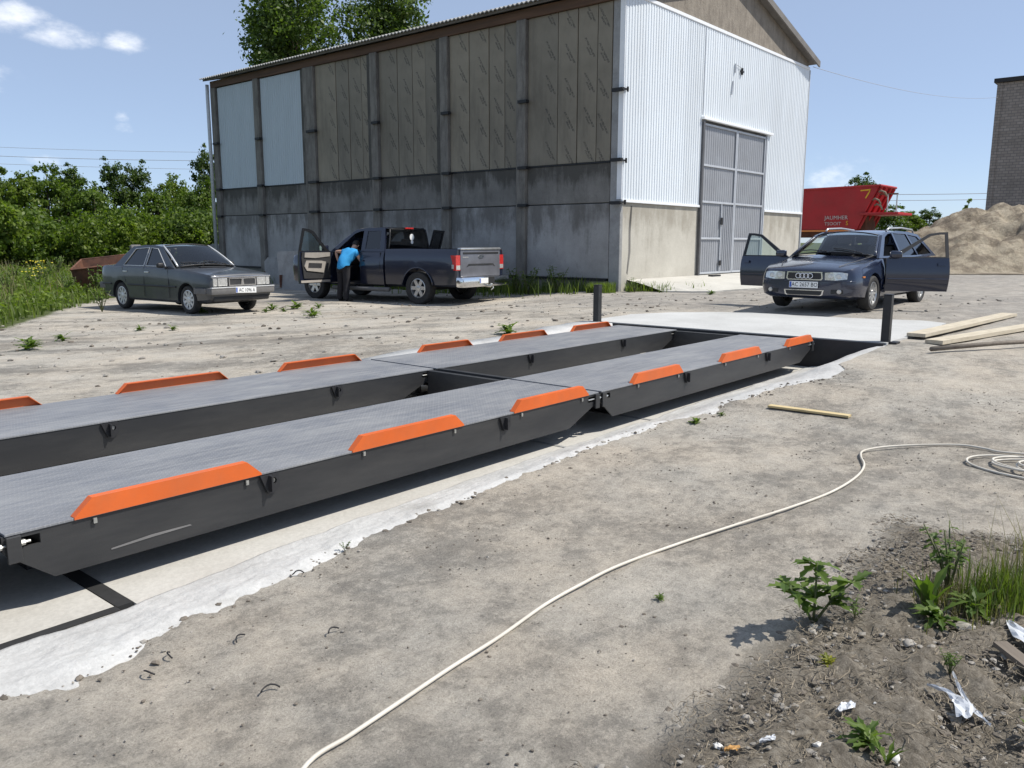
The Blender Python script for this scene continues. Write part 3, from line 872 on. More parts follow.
# ------------------------------------------------------------------ weighbridge
YA, YC, YB, YF = 3.86, 4.862, 5.852, 6.852
ZB = -0.25
def make_module(x0, L, guards, guards_far, lugs, label):
    t = thing('weighbridge_platform', label, 'weighbridge', (x0, YA, 0), 0, 'weighbridge platforms bolted end to end')
    w = YC - YA
    # decks: thin checker plate, slightly proud of the side beams
    for y0 in (0.0, YB - YA):
        MB().cbox(0.012, L - 0.012, y0 - 0.004, y0 + w + 0.004, -0.012, 0.0, 0.002).build('deck_plate', M['deck'], t)
    prof = [(0.0, -0.012), (0.0, -0.085), (0.012, -0.10), (0.20, ZB), (L - 0.42, ZB), (L - 0.05, -0.10), (L, -0.085), (L, -0.012)]
    hole_l = [(0.055, -0.03), (0.055, -0.075), (0.155, -0.075), (0.155, -0.03)]
    hole_r = [(L - 0.155, -0.03), (L - 0.155, -0.075), (L - 0.055, -0.075), (L - 0.055, -0.03)]
    for y, sgn in ((0.0, 1), (w, -1), (YB - YA, 1), (YB - YA + w, -1)):
        MB().panel(prof, [hole_l, hole_r], lambda u, v, d: Vector((u, y + sgn * (0.002 + d), v)), 0.012).build('side_beam', M['grey_paint'], t)
    # bottom plates, inner stiffeners and end plates under each deck
    for y0 in (0.0, YB - YA):
        mb = MB().box(0.22, L - 0.44, y0 + 0.016, y0 + w - 0.016, ZB + .004, ZB + .012)
        mb.box(0.30, 0.31, y0 + .02, y0 + w - .02, ZB + .01, -0.02); mb.box(L - .32, L - .31, y0 + .02, y0 + w - .02, ZB + .01, -0.02)
        mb.build('bottom_plate', M['dark_steel'], t)
        for xe in (0.004, L - 0.014):
            MB().box(xe, xe + .01, y0 + 0.016, y0 + w - 0.016, -0.085, -0.014).build('end_plate', M['grey_paint'], t)
    # cross beams between the two strips
    for xe, zt in ((0.02, -0.005), (L - 0.09, -0.012)):
        MB().box(xe, xe + 0.06, w + 0.003, YB - YA - 0.003, -0.26, zt).build('cross_beam', M['grey_paint'] , t)
    # wheel guards: folded orange plates with chamfered ends
    def guard(xa, xb, y, sgn):
        H, c = 0.080, 0.085
        g = MB()
        outl = [(xa, 0.0), (xa + c, H), (xb - c, H), (xb, 0.0)]
        # outer web and top flange
        g.panel([(xa, -0.008), (xa, 0.002), (xa + c, H), (xb - c, H), (xb, 0.002), (xb, -0.008)], [], lambda u, v, d: Vector((u, y - sgn * (0.010 - d), v)), 0.006)
        g.box(xa + c, xb - c, min(y - sgn * .004, y + sgn * .036), max(y - sgn * .004, y + sgn * .036), H - .006, H)
        for (p, q) in (((xa, 0.002), (xa + c, H)), ((xb, 0.002), (xb - c, H))):
            k = 0.006 if p[0] < q[0] else -0.006
            vs = [(p[0], y - sgn * .004, p[1]), (q[0], y - sgn * .004, q[1]), (q[0], y + sgn * .036, q[1]), (p[0], y + sgn * .036, p[1]),
                  (p[0] + k, y - sgn * .004, p[1]), (q[0] + k, y - sgn * .004, q[1] - .004), (q[0] + k, y + sgn * .036, q[1] - .004), (p[0] + k, y + sgn * .036, p[1])]
            g.add(vs, [(0, 1, 2, 3), (4, 5, 6, 7), (0, 1, 5, 4), (1, 2, 6, 5), (2, 3, 7, 6), (3, 0, 4, 7)])
        o = g.build('wheel_guard', M['orange_paint'], t)
        for xx in (xa + 0.09, xb - 0.09):
            b = MB(); b.tube([(xx, y - sgn * 0.013, -0.03), (xx, y - sgn * 0.001, -0.03)], 0.008, 6)
            b.box(xx - .008, xx + .008, min(y - sgn * .012, y - sgn * .002), max(y - sgn * .012, y - sgn * .002), -.045, -.02)
            b.build('bolt', M['zinc'], o)
        return o
    for a, b in guards: guard(a, b, 0.0, 1)
    for a, b in guards_far: guard(a, b, YF - YA, -1)
    # lifting lugs hung below the deck edge
    def lug(x, y, sgn):
        pr = [(x - .062, -0.016), (x + .052, -0.016), (x + .058, -0.09), (x + .02, -0.125), (x - .02, -0.12)]
        hole = [(x + .022 + .017 * math.cos(a), -0.055 + .019 * math.sin(a)) for a in [2 * PI * k / 10 for k in range(10)]]
        o = MB().panel(pr, [hole], lambda u, v, d: Vector((u, y - sgn * (0.016 - d), v)), 0.014).build('lifting_lug', M['dark_steel'], t)
        MB().box(x - .012, x + .0, min(y - sgn * .045, y), max(y - sgn * .045, y), -0.11, -0.02).build('lug_web', M['dark_steel'], o)
        b = MB(); b.tube([(x + .022, y - sgn * .001, -.055), (x + .022, y - sgn * .006, -.055)], 0.014, 8); b.build('lug_pin', M['zinc'], o)
    for x in lugs:
        lug(x, 0.0, 1); lug(x + .02, YB - YA, 1)
    # bolted connectors at the ends
    for y, sgn in ((0.0, 1), (YB - YA, 1)):
        for xe in (0.012, L - 0.072):
            o = MB().cbox(xe, xe + 0.06, min(y - sgn * .02, y - sgn * .004), max(y - sgn * .02, y - sgn * .004), -0.135, -0.013, 0.004).build('connector_plate', M['grey_paint'], t)
            for zz in (-0.052,):
                b = MB(); b.tube([(xe - .09, y - sgn * .002, zz), (xe + .10, y - sgn * .002, zz)], 0.0065, 6); b.build('connector_bolt', M['zinc'], o)
                b = MB(); b.tube([(xe + .06, y - sgn * .002, zz), (xe + .078, y - sgn * .002, zz)], 0.014, 6); b.build('connector_nut', M['zinc'], o)
    # feet with load cells on the floor
    for xx in (0.34, L - 0.5):
        for y0 in (0.62, YB - YA + 0.62):
            f = MB(); f.cbox(xx - .08, xx + .08, y0 - .08, y0 + .08, FLOOR, FLOOR + .03, .004); f.tube([(xx, y0, FLOOR + .03), (xx, y0, ZB + .01)], 0.035, 10)
            f.build('load_cell', M['dark_steel'], t)
    return t
make_module(1.165, 4.565, [(.30, 1.28), (1.91, 2.89), (3.435, 4.40)], [(.26, 1.27), (1.85, 2.87), (3.42, 4.44)], [1.33, 3.33], 'near weighbridge platform in front, dark grey with orange guards, long foreground pair of strips')
make_module(5.75, 4.92, [(.51, 1.43), (2.27, 3.28), (4.03, 4.88)], [(.70, 1.60), (2.12, 3.1), (3.67, 4.66)], [1.52, 3.47], 'far weighbridge platform with orange guards ending at the approach slab and two black posts')
make_module(-3.41, 4.565, [(.30, 1.28), (1.91, 2.89), (3.2, 4.15)], [(.26, 1.27), (1.85, 2.87), (3.42, 4.44)], [1.33, 3.33], 'weighbridge platform mostly out of view at the left edge, only its bolted end visible')
# bright scratch on the near beam is bare primer
o = MB().panel([(1.72, -.190), (1.92, -.176), (2.12, -.178), (2.13, -.186), (1.93, -.190), (1.72, -.198)], [], lambda u, v, d: Vector((u - 0.1, YA - .0015 + d, v)), 0.001).build('paint_scratch', simple('scratch', (0.16, 0.155, 0.15), 0.7))
wb = [q for q in bpy.data.objects if q.name.startswith('weighbridge_platform')][0]
o.parent = wb; o.matrix_parent_inverse = Matrix.Translation((-1.165, -YA, 0))

# guard posts at the end of the weighbridge
def post(x, y, H, label, foot):
    t = thing('guard_post', label, 'post', (x, y, zg(x, y)), 0, 'black posts at the end of the weighbridge')
    MB().cbox(-.05, .05, -.05, .05, -.1, H, .006).build('tube', M['post_paint'], t)
    MB().cbox(-.052, .052, -.052, .052, H + .002, H + .012, .003).build('cap', M['post_paint'], t)
    if foot: MB().box(-.03, .14, -.14, -.055, .002, .03).build('foot', M['post_paint'], t)
    return t
post(11.06, 3.08, .62, 'black square steel post right of the weighbridge end, in front of the blue estate car', True)
post(10.86, 7.38, .60, 'black square steel post left of the weighbridge end, before the warehouse corner', False)

# ------------------------------------------------------------------ warehouse
XW, YG, XE, YN, ZBASE = 18.34, 11.83, 30.55, 30.95, 0.27
ZSEAM, ZSPLIT, ZTOP = 2.27, 3.31, 7.14
wh = thing('warehouse', 'tall grey and white warehouse with concrete base, metal gable and grey double gate', 'warehouse', (XW, YG, 0))
def wpart(mb, name, mats, parent=None, **k):
    """mesh given in world coordinates, parented to the warehouse"""
    o = mb.build(name, mats, parent or wh, **k)
    me = o.data
    me.transform(Matrix.Translation((-XW, -YG, 0)) if parent is None else Matrix.Identity(4))
    return o
def centre_part(mb, name, mats, origin, parent=wh, **k):
    """world-coordinate mesh with its own origin (so textures differ from piece to piece)"""
    o = mb.build(name, mats, parent, **k)
    o.data.transform(Matrix.Translation(-Vector(origin)))
    pw = Vector((XW, YG, 0))
    o.location = Vector(origin) - pw
    return o

# unseen boxes added behind the cladding to block light
mb = MB()
mb.box(XW + .12, XW + .25, YG + .2, YN - .2, -.5, ZTOP + .25)
mb.box(XE - .25, XE - .12, YG + .2, YN - .2, -.5, ZTOP + .25)
mb.box(XW + .12, XE - .12, YN - .32, YN - .2, -.5, ZTOP + .25)
mb.box(XW + .12, XE - .12, YG + .14, YG + .26, -.5, ZTOP + .6)
wpart(mb, 'wall_light_block', M['block'])
# plinth with dark waterproof ledge
wpart(MB().box(XW - .02, XW + .12, YG + .35, YN - .3, -.6, ZBASE - .03), 'plinth', M['wall_concrete_dark'])
wpart(MB().box(XW - .06, XW + .12, YG + .35, YN - .3, ZBASE - .028, ZBASE + .03), 'plinth_ledge', M['black_iron'])
# columns along the side wall
PY = [11.98, 15.06, 18.04, 21.21, 24.64, 27.84, 30.78]
for i, y in enumerate(PY):
    w = 0.165 if i not in (4,) else 0.30
    mt = M['pilaster'] if i else M['block']
    o = centre_part(MB().cbox(XW - (.12 if i else .0), XW + .14, y - w, y + w, -.5, ZTOP + (.055 if i else .3), .02), 'column', mt, (XW, y, rnd.random() * .1))
    for z in (ZSEAM, ZSPLIT, 5.05):
        zz = z + rnd.uniform(-.03, .03)
        b = MB().box(XW - .20, XW - .08, y - w - .10, y + w * .3, zz - .04, zz + .04)
        b.tube([(XW - .14, y - w - .12, zz), (XW - .14, y - w + .02, zz)], .045, 6)
        o2 = b.build('bracket', M['black_iron'], o); o2.data.transform(Matrix.Translation(-Vector((XW, y, 0)))); o2.location = (0, 0, -(o.location.z))
    if i in (2, 3, 4) :   # bitumen stained companions beside the columns
        centre_part(MB().box(XW - .05, XW + .12, y + w + .003, y + w + .20, ZSPLIT, ZTOP + .05), 'column_packing', M['wall_concrete_dark'], (XW, y, .3))
# precast panels in every bay, two rows
for i in range(6):
    y0 = PY[i] + .17; y1 = PY[i + 1] - .17
    if i == 3: y1 -= .14
    if i == 4: y0 += .14
    for (z0, z1, mt) in ((ZBASE + .032, ZSEAM - .02, 'wall_concrete'), (ZSEAM + .005, ZSPLIT - .03, 'wall_concrete_dark')):
        dx = rnd.uniform(-.012, .012)
        centre_part(MB().cbox(XW - .01 + dx, XW + .12, y0, y1, z0, z1, .015), 'concrete_panel', M[mt], (XW, y0 + i * 3.7 + z0, z0))
    centre_part(MB().box(XW + .02, XW + .12, y0, y1, ZSEAM - .02, ZSEAM + .005), 'joint', M['black_iron'], (XW, y0, z0))
    centre_part(MB().box(XW - .03, XW + .10, y0, y1, ZSPLIT - .028, ZSPLIT + .01), 'sill_strip', M['black_iron'], (XW, y0, z0))

def ribs(u0, u1, z0, z1, fmap, pitch=0.14, depth=0.022):
    n = max(1, int(round((u1 - u0) / pitch))); p = (u1 - u0) / n
    prof = []
    for k in range(n):
        b = u0 + k * p
        prof += [(b, 0), (b + .30 * p, 0), (b + .42 * p, depth), (b + .86 * p, depth)]
    prof.append((u1, 0))
    mb = MB(); mb.grid([[fmap(u, z, d) for u, d in prof] for z in (z0, z1)])
    return mb
# boards and metal on the side wall
for i in range(6):
    y0 = PY[i] + .17; y1 = PY[i + 1] - .17
    if i in (1, 2, 3): y0 += .06
    if i == 4: y0 += .14
    if i == 3: y1 -= .14
    if i >= 4:
        mid = (y0 + y1) / 2
        for a, b in ((y0 + .03, mid), (mid, y1 - .03)):
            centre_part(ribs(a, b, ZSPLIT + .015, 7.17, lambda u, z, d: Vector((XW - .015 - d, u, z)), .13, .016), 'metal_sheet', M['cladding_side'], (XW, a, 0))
    else:
        cuts = {0: [12.60, 13.22, 13.86], 1: [15.73, 16.32, 17.08], 2: [18.9, 19.49, 20.17], 3: [21.91, 22.55, 23.21]}[i]
        ys = [y0] + cuts + [y1]
        for a, b in zip(ys[:-1], ys[1:]):
            dx = rnd.uniform(-.015, .012)
            oz = ZSPLIT + rnd.uniform(-.5, 0)
            centre_part(MB().cbox(XW - .012 + dx, XW + .05, a + .012, b - .012, ZSPLIT + .015, ZTOP + .055, .008), 'insulation_board', M['board'], (XW, a, oz))
# eave beam, rafters ends, gutter edge
wpart(MB().box(XW - .10, XW + .12, YG + .1, YN, ZTOP + .06, ZTOP + .31), 'eave_beam', M['eave_wood'])
# gable end: concrete base
centre_part(MB().cbox(XW + .002, 22.62, YG - .005, YG + .14, -.3, ZSEAM, .01), 'gable_base', M['gable_concrete'], (19, YG, .1))
centre_part(MB().cbox(27.18, XE, YG - .005, YG + .14, -.3, ZSEAM, .01), 'gable_base', M['gable_concrete'], (24.3, YG, .1))
# dark crack strip by the corner
centre_part(MB().panel([(18.72, .45), (18.80, 1.0), (18.78, 1.6), (18.86, 2.2), (18.93, 2.18), (18.88, 1.5), (18.90, 1.0), (18.78, .4)], [], lambda u, v, d: Vector((u, YG - .0075 + d, v)), .002), 'damp_crack', M['wall_concrete_dark'], (18.8, YG, 1))
# trim
for a, b in ((XW + .02, 22.60), (27.2, XE + .02)):
    wpart(MB().cbox(a, b, YG - .07, YG - .008, ZSEAM + .002, ZSEAM + .07, .008), 'drip_trim', M['flashing'])
ZM = 7.34
wpart(MB().cbox(XW + .1, XE - .05, YG - .06, YG + .06, ZM, ZM + .09, .008), 'top_trim', M['flashing'])
# gable sheets
fm = lambda u, z, d: Vector((u, YG - .02 - d * .75, z))
edges = list(np.linspace(XW + .015, 22.58, 5)) 
for a, b in zip(edges[:-1], edges[1:]):
    centre_part(ribs(a, b, ZSEAM + .075, ZM - .003, fm), 'metal_sheet', M['cladding'], (a, YG, rnd.random()))
for a, b in zip(np.linspace(22.584, 27.19, 5)[:-1], np.linspace(22.584, 27.19, 5)[1:]):
    centre_part(ribs(float(a), float(b), 4.86, ZM - .003, fm), 'metal_sheet', M['cladding'], (a, YG, rnd.random()))
edges = list(np.linspace(27.2, XE, 4))
for a, b in zip(edges[:-1], edges[1:]):
    centre_part(ribs(a, b, ZSEAM + .075, ZM - .003, fm), 'metal_sheet', M['cladding'], (a, YG, rnd.random()))
wpart(MB().box(XW - .012, XW + .012, YG - .05, YG + .1, ZSEAM + .075, ZM), 'corner_trim', M['flashing'])
wpart(MB().box(22.570, 22.585, YG - .052, YG - .02, 4.9, ZM - .004), 'sheet_seam', M['gate_bar'])
wpart(MB().box(XE + .005, XE + .06, YG - .05, YG + .1, -.2, ZM), 'corner_trim', M['gate_bar'])
# corner brackets
for z in (ZSEAM, ZSPLIT, 5.05):
    b = MB().box(XW - .06, XW + .12, YG - .10, YG - .055, z - .02, z + .02); b.tube([(XW + .09, YG - .10, z - .06), (XW + .09, YG - .10, z + .06)], .03, 6)
    wpart(b, 'corner_bracket', M['black_iron'])
# small fittings high on the gable
b = MB().box(24.51, 24.55, YG - .08, YG - .045, 6.36, 6.62); b.tube([(24.53, YG - .07, 6.6), (24.95, YG - .07, 6.55)], .010, 5)
wpart(b, 'cable_bracket', M['gate_bar'])
b = MB().cbox(24.95, 25.01, YG - .10, YG - .045, 6.36, 6.56, .01); b.box(24.88, 25.08, YG - .09, YG - .05, 6.43, 6.48)
wpart(b, 'gable_lamp', M['black_iron'])
b = MB().tube([(24.42, YG - .055, 6.1), (24.36, YG - .055, 5.7)], .022, 5)
wpart(b, 'loose_cable', M['gate_bar'])
# gable triangle
RX, RZ, SL = 24.55, 0, 0.265
def roof_z(x): return 7.56 + SL * (RX - 17.95 - abs(x - RX))
centre_part(MB().panel([(XW + .1, ZM + .08), (XW + .1, roof_z(XW + .1) - .16), (RX, roof_z(RX) - .16), (XE - .1, roof_z(XE - .1) - .16), (XE - .1, ZM + .08)], [],
           lambda u, v, d: Vector((u, YG - .02 + d, v)), .15), 'gable_wall', M['gable_render'], (22, YG, 8))
# roof of corrugated sheets
roof = MB().build('roof', M['soffit'], wh) if False else None
rf = MB()
for sgn in (-1, 1):
    xe = RX + sgn * (6.15 if sgn > 0 else 6.50)
    rf.add([(xe, YG - .24, roof_z(xe) - .14), (RX, YG - .24, roof_z(RX) - .14), (RX, YN + .18, roof_z(RX) - .14), (xe, YN + .18, roof_z(xe) - .14),
            (xe, YG - .24, roof_z(xe) - .06), (RX, YG - .24, roof_z(RX) - .06), (RX, YN + .18, roof_z(RX) - .06), (xe, YN + .18, roof_z(xe) - .06)],
           [(0, 1, 2, 3), (7, 6, 5, 4), (0, 4, 5, 1), (1, 5, 6, 2), (2, 6, 7, 3), (3, 7, 4, 0)])
roof = wpart(rf, 'roof', M['soffit'])
ny = 18
ysr = np.linspace(YG - .30, YN + .26, ny + 1)
for sgn in (-1, 1):
    xeS = RX + sgn * (6.28 if sgn > 0 else 6.60)
    for k in range(ny):
        a, b = float(ysr[k]), float(ysr[k + 1])
        rows = []
        nseg = 28
        for j in range(nseg + 1):
            y = a + (b - a) * j / nseg
            dz = 0.024 * math.cos(2 * PI * j / nseg * 7)
            rows.append([Vector((xeS - XW, y - YG, roof_z(xeS) + dz - .06)), Vector((xeS - XW, y - YG, roof_z(xeS) + dz - .03)),
                         Vector((RX - XW, y - YG, roof_z(RX) + dz - .03))])
        mbs = MB(); mbs.grid(rows)
        mbs.build('roof_sheet', M['roof_sheet'], roof, normals=False, smooth=False)
# barge boards on the gable verge
for sgn in (-1, 1):
    xe = RX + sgn * (6.22 if sgn > 0 else 6.58)
    wpart(MB().add([(xe, YG - .32, roof_z(xe) - .22), (RX, YG - .32, roof_z(RX) - .22), (RX, YG - .32, roof_z(RX) - .02), (xe, YG - .32, roof_z(xe) - .02),
                    (xe, YG - .27, roof_z(xe) - .22), (RX, YG - .27, roof_z(RX) - .22), (RX, YG - .27, roof_z(RX) - .02), (xe, YG - .27, roof_z(xe) - .02)],
                   [(0, 1, 2, 3), (4, 5, 6, 7), (0, 1, 5, 4), (1, 2, 6, 5), (2, 3, 7, 6), (3, 0, 4, 7)]), 'barge_board', M['soffit'])
# rain pipe at the far corner
b = MB().tube([(XW - .12, YN + .18, 7.35), (XW - .12, YN + .18, 7.1), (XW - .2, YN + .05, 6.9), (XW - .2, YN + .05, -.1)], .07, 8)
wpart(b, 'rain_pipe', M['pipe_grey'], smooth=True)
# gate: dark reveal, two ribbed leaves with bars, wicket door
wpart(MB().box(22.57, 22.66, YG - .10, YG + .14, ZBASE, 4.78), 'gate_jamb', M['gate_frame'])
wpart(MB().box(27.12, 27.18, YG - .06, YG + .14, ZBASE, 4.78), 'gate_jamb', M['gate_bar'])
wpart(MB().cbox(22.5, 27.45, YG - .14, YG - .02, 4.775, 4.85, .008), 'gate_hood', M['flashing'])
ZG1, ZG0 = 4.70, .30
bars = [1.37, 2.45, 3.51]
mid = 24.95
for li, (a, b) in enumerate(((22.67, mid - .01), (mid + .01, 27.11))):
    leaf = wpart(ribs(a, b, ZG0, ZG1, lambda u, z, d: Vector((u, YG + .02 - d, z)), .14, .014), 'gate_leaf', M['gate_sheet'])
    T = Matrix.Translation((-XW, -YG, 0))
    def bar(x0, x1, z0, z1, nm='gate_bar', mt='gate_bar', y=.035):
        q = MB().cbox(x0, x1, YG - y, YG - .004, z0, z1, .006).build(nm, M[mt], leaf); q.data.transform(T)
    bar(a, a + .06, ZG0, ZG1, 'gate_stile'); bar(b - .06, b, ZG0, ZG1, 'gate_stile')
    bar(a + .062, b - .062, ZG1 - .06, ZG1); bar(a + .062, b - .062, ZG0, ZG0 + .06)
    for z in bars[1:]: bar(a + .062, b - .062, z - .03, z + .03)
    if li == 0:
        w0, w1 = a + .62 * (b - a), b - .07
        bar(a + .062, w0 - .03, bars[0] - .03, bars[0] + .03)
        q = ribs(w0 + .02, w1, ZG0 + .07, 2.36, lambda u, z, d: Vector((u, YG + .004 - d, z)), .14, .022).build('wicket_door', M['gate_sheet'], leaf); q.data.transform(T)
        bar(w0 - .028, w0 + .018, ZG0 + .062, 2.415)
        for z, s in ((1.90, .11), (.62, .08)):
            q = MB().cbox(w0 - .07, w0 + .05, YG - .07, YG - .036, z - s, z + s, .01).build('door_lock', M['black_iron'], leaf); q.data.transform(T)
    else:
        bar(a + .062, b - .062, bars[0] - .03, bars[0] + .03)
# lump of iron used as a door stop
tag(MB().cbox(22.55, 23.1, 11.25, 11.40, .22, .30, .01).build('door_stop', M['black_iron']), 'small dark iron door stop lying on the apron below the left side of the gate', 'door stop')

# ------------------------------------------------------------------ vehicles
def catmull(p0, p1, p2, p3, t):
    return 0.5 * ((2 * p1) + (-p0 + p2) * t + (2 * p0 - 5 * p1 + 4 * p2 - p3) * t * t + (-p0 + 3 * p1 - 3 * p2 + p3) * t ** 3)
def hull_mesh(name, st, sub=4):
    """st: rows (x, z_bottom, z_wide, z_shoulder, z_top, w_bottom, w_wide, w_shoulder), front to rear"""
    A = np.array(st, float)
    rows = []
    for i in range(len(A) - 1):
        p0, p1, p2, p3 = A[max(i - 1, 0)], A[i], A[i + 1], A[min(i + 2, len(A) - 1)]
        for k in range(sub):
            t = k / sub
            q = catmull(p0, p1, p2, p3, t); lin = p1 + (p2 - p1) * t
            rows.append(0.5 * q + 0.5 * lin)
    rows.append(A[-1])
    prof = []
    for x, zb, zs, zh, zt, wb, ws, wh_ in rows:
        half = [(wb * .6, zb), (wb, zb + .01), (wb + .75 * (ws - wb), zb + .06), (ws - .008, zs - .10), (ws, zs), (ws * .6 + wh_ * .4 + .008, zs + (zh - zs) * .55), (wh_ + .006, zh - .02), (wh_ - .02, zh + .012), (wh_ * .75, zh + (zt - zh) * .55), (wh_ * .4, zh + (zt - zh) * .9)]
        ring = [Vector((x, y, z)) for y, z in half] + [Vector((x, 0, zt))] + [Vector((x, -y, z)) for y, z in half[::-1]] + [Vector((x, 0, zb))]
        prof.append(ring)
    n = len(prof[0])
    mb = MB()
    vs = [p for r in prof for p in r]; fs = []
    for i in range(len(prof) - 1):
        for k in range(n):
            k2 = (k + 1) % n
            fs.append((i * n + k, i * n + k2, (i + 1) * n + k2, (i + 1) * n + k))
    fs.append(tuple(range(n))); fs.append(tuple(len(vs) - n + k for k in range(n))[::-1])
    mb.add(vs, fs)
    return mb.mesh(name, None)
def cyl_cut(x, y0, y1, z, r, n=28):
    mb = MB(); mb.tube([(x, y0, z), (x, y1, z)], r, n); return mb.mesh('c', None)
def box_cut(*a):
    return MB().box(*a).mesh('c', None)

def wheel(root, x, y, r, w, rimr, style, mat_rim):
    s = 1 if y > 0 else -1
    mb = MB()
    T = Matrix.Translation((0, 0, 0))
    hw = w / 2
    mb.lathe([(rimr, -hw * .8), (rimr + .02, -hw), (r - .03, -hw), (r - .008, -hw + .02), (r, -hw * .5), (r, hw * .5), (r - .008, hw - .02), (r - .03, hw), (rimr + .02, hw), (rimr, hw * .8)], 28, closed=True)
    o = mb.build('wheel', M['tyre'], root, loc=(x, y, r), angle=35)
    d = MB()
    face = s * (hw * .72)
    d.lathe([(rimr + .004, s * hw * .86), (rimr - .012, s * hw * .90), (rimr - .022, s * hw * .6), (rimr - .03, -s * hw * .5)], 28)
    ns, wd = style
    for k in range(ns):
        a = 2 * PI * k / ns
        ca, sa = math.cos(a), math.sin(a)
        def P(rr, t, yy): return Vector((rr * ca - t * sa, yy, rr * sa + t * ca))
        t0, t1 = wd * .55, wd * .5
        vs = [P(.03, -t0, face), P(.03, t0, face), P(rimr - .016, t1, face + s * .005), P(rimr - .016, -t1, face + s * .005),
              P(.03, -t0, face - s * .05), P(.03, t0, face - s * .05), P(rimr - .016, t1, face - s * .04), P(rimr - .016, -t1, face - s * .04)]
        d.add(vs, [(0, 1, 2, 3), (0, 1, 5, 4), (1, 2, 6, 5), (2, 3, 7, 6), (3, 0, 4, 7)])
    d.tube([(0, face - s * .05, 0), (0, face + s * .008, 0), (0, face + s * .014, 0)], [.065, .062, .03], 16)
    d.build('rim', mat_rim, o, angle=30)
    b = MB(); b.lathe([(.01, s * hw * .18), (rimr - .02, s * hw * .18)], 20); b.lathe([(.01, s * hw * .14), (rimr - .02, s * hw * .14)], 20)
    b.build('brake_disc', M['dark_steel'], o)
    return o

def side_map(s, zb, wb, zr, wr, inset=0.0):
    return lambda u, v, d: Vector((u, s * ((wb + (wr - wb) * (v - zb) / (zr - zb)) - inset - d), v))

def roof_part(root, x0, x1, w0, w1, z0, zmid, z1, mat, nm='roof'):
    rows = []
    for i in range(9):
        t = i / 8; x = x0 + (x1 - x0) * t; w = w0 + (w1 - w0) * t
        zc = z0 * (1 - t) ** 2 + 2 * (2 * zmid - .5 * (z0 + z1)) * t * (1 - t) + z1 * t * t
        rows.append([Vector((x, w * q, zc - .035 * abs(q) ** 2.6)) for q in (-1, -.92, -.75, -.4, 0, .4, .75, .92, 1)])
    mb = MB(); mb.grid(rows)
    mb.grid([[p - Vector((0, 0, .04)) for p in r] for r in rows])
    return mb.build(nm, mat, root, smooth=True)

def screen(root, nm, xb, wb, zb, xt, wt, zt, bulge, mat, frame_mat=None):
    def P(u, v, off=0.0):
        x = xb + (xt - xb) * v; w = wb + (wt - wb) * v; z = zb + (zt - zb) * v
        n = Vector((zt - zb, 0, xb - xt)).normalized()
        if xb < xt: n = Vector((-(zt - zb), 0, xt - xb)).normalized()
        return Vector((x, w * u, z)) + n * (bulge * (1 - u * u) + .02 * math.sin(PI * v) + off)
    us = [-1, -.8, -.55, -.25, 0, .25, .55, .8, 1]; vs = [0, .2, .4, .6, .8, 1]
    mb = MB(); mb.grid([[P(u, v) for u in us] for v in vs])
    o = mb.build(nm, mat, root, smooth=True)
    if frame_mat:
        for uu in (-1, 1): MB().tube([P(uu, v, .003) for v in vs], .022, 6).build('pillar_trim', frame_mat, root, smooth=True)
        for vv in (0, 1):
            f = MB(); f.tube([P(u, vv, .0) for u in us], .013, 6); f.build('screen_seal', M['black_plastic'], o, smooth=True)
    return o, P

def seats(root, xs, ys, z0, mat=None):
    for x in xs:
        for y in ys:
            mb = MB()
            mb.cbox(x - .05, x + .45, y - .23, y + .23, z0, z0 + .16, .04)
            Mx = Matrix.Translation((x, y, z0 + .12)) @ Matrix.Rotation(R(-14), 4, 'Y')
            mb.cbox(-.09, .05, -.23, .23, 0, .56, .04, Mx)
            mb.cbox(-.06, .04, -.13, .13, .60, .80, .03, Mx)
            mb.build('seat', mat or M['interior_grey'], root, angle=50)

def cabin_common(root, xdash, w, z, wheel_y):
    MB().cbox(xdash - .38, xdash, -w, w, z - .26, z, .05).build('dashboard', M['interior'], root, angle=50)
    mb = MB()
    c = Vector((xdash - .50, wheel_y, z - .05)); tl = Matrix.Rotation(R(-62), 3, 'Y')
    mb.tube([c + tl @ Vector((.18 * math.cos(a), .18 * math.sin(a), 0)) for a in np.linspace(0, 2 * PI, 21)], .014, 6)
    mb.tube([c, Vector((xdash - .25, wheel_y, z - .16))], .025, 6)
    mb.tube([c + tl @ Vector((-.18, 0, 0)), c + tl @ Vector((.18, 0, 0))], .014, 5)
    mb.build('steering_wheel', M['interior'], root, smooth=True)

def number_plate(root, txt, M4, w=.52, h=.112, ink=True, pname='number_plate'):
    """plate lies in local XY plane of M4, facing +Z"""
    o = MB().cbox(-w / 2, w / 2, -h / 2, h / 2, 0, .008, .003).build(pname, M['plate_white'], root)
    o.data.transform(M4)
    b = MB().box(-w / 2 + .008, -w / 2 + .042, -h / 2 + .008, h / 2 - .008, .0078, .0095).build('plate_band', M['plate_blue'], o); b.data.transform(M4)
    if txt:
        text_mesh(txt, h * .92, 'plate_text', M['plate_ink'], o, M4 @ Matrix.Translation((.02, -.002, .0095)), .0006, xs=.86)
    return o

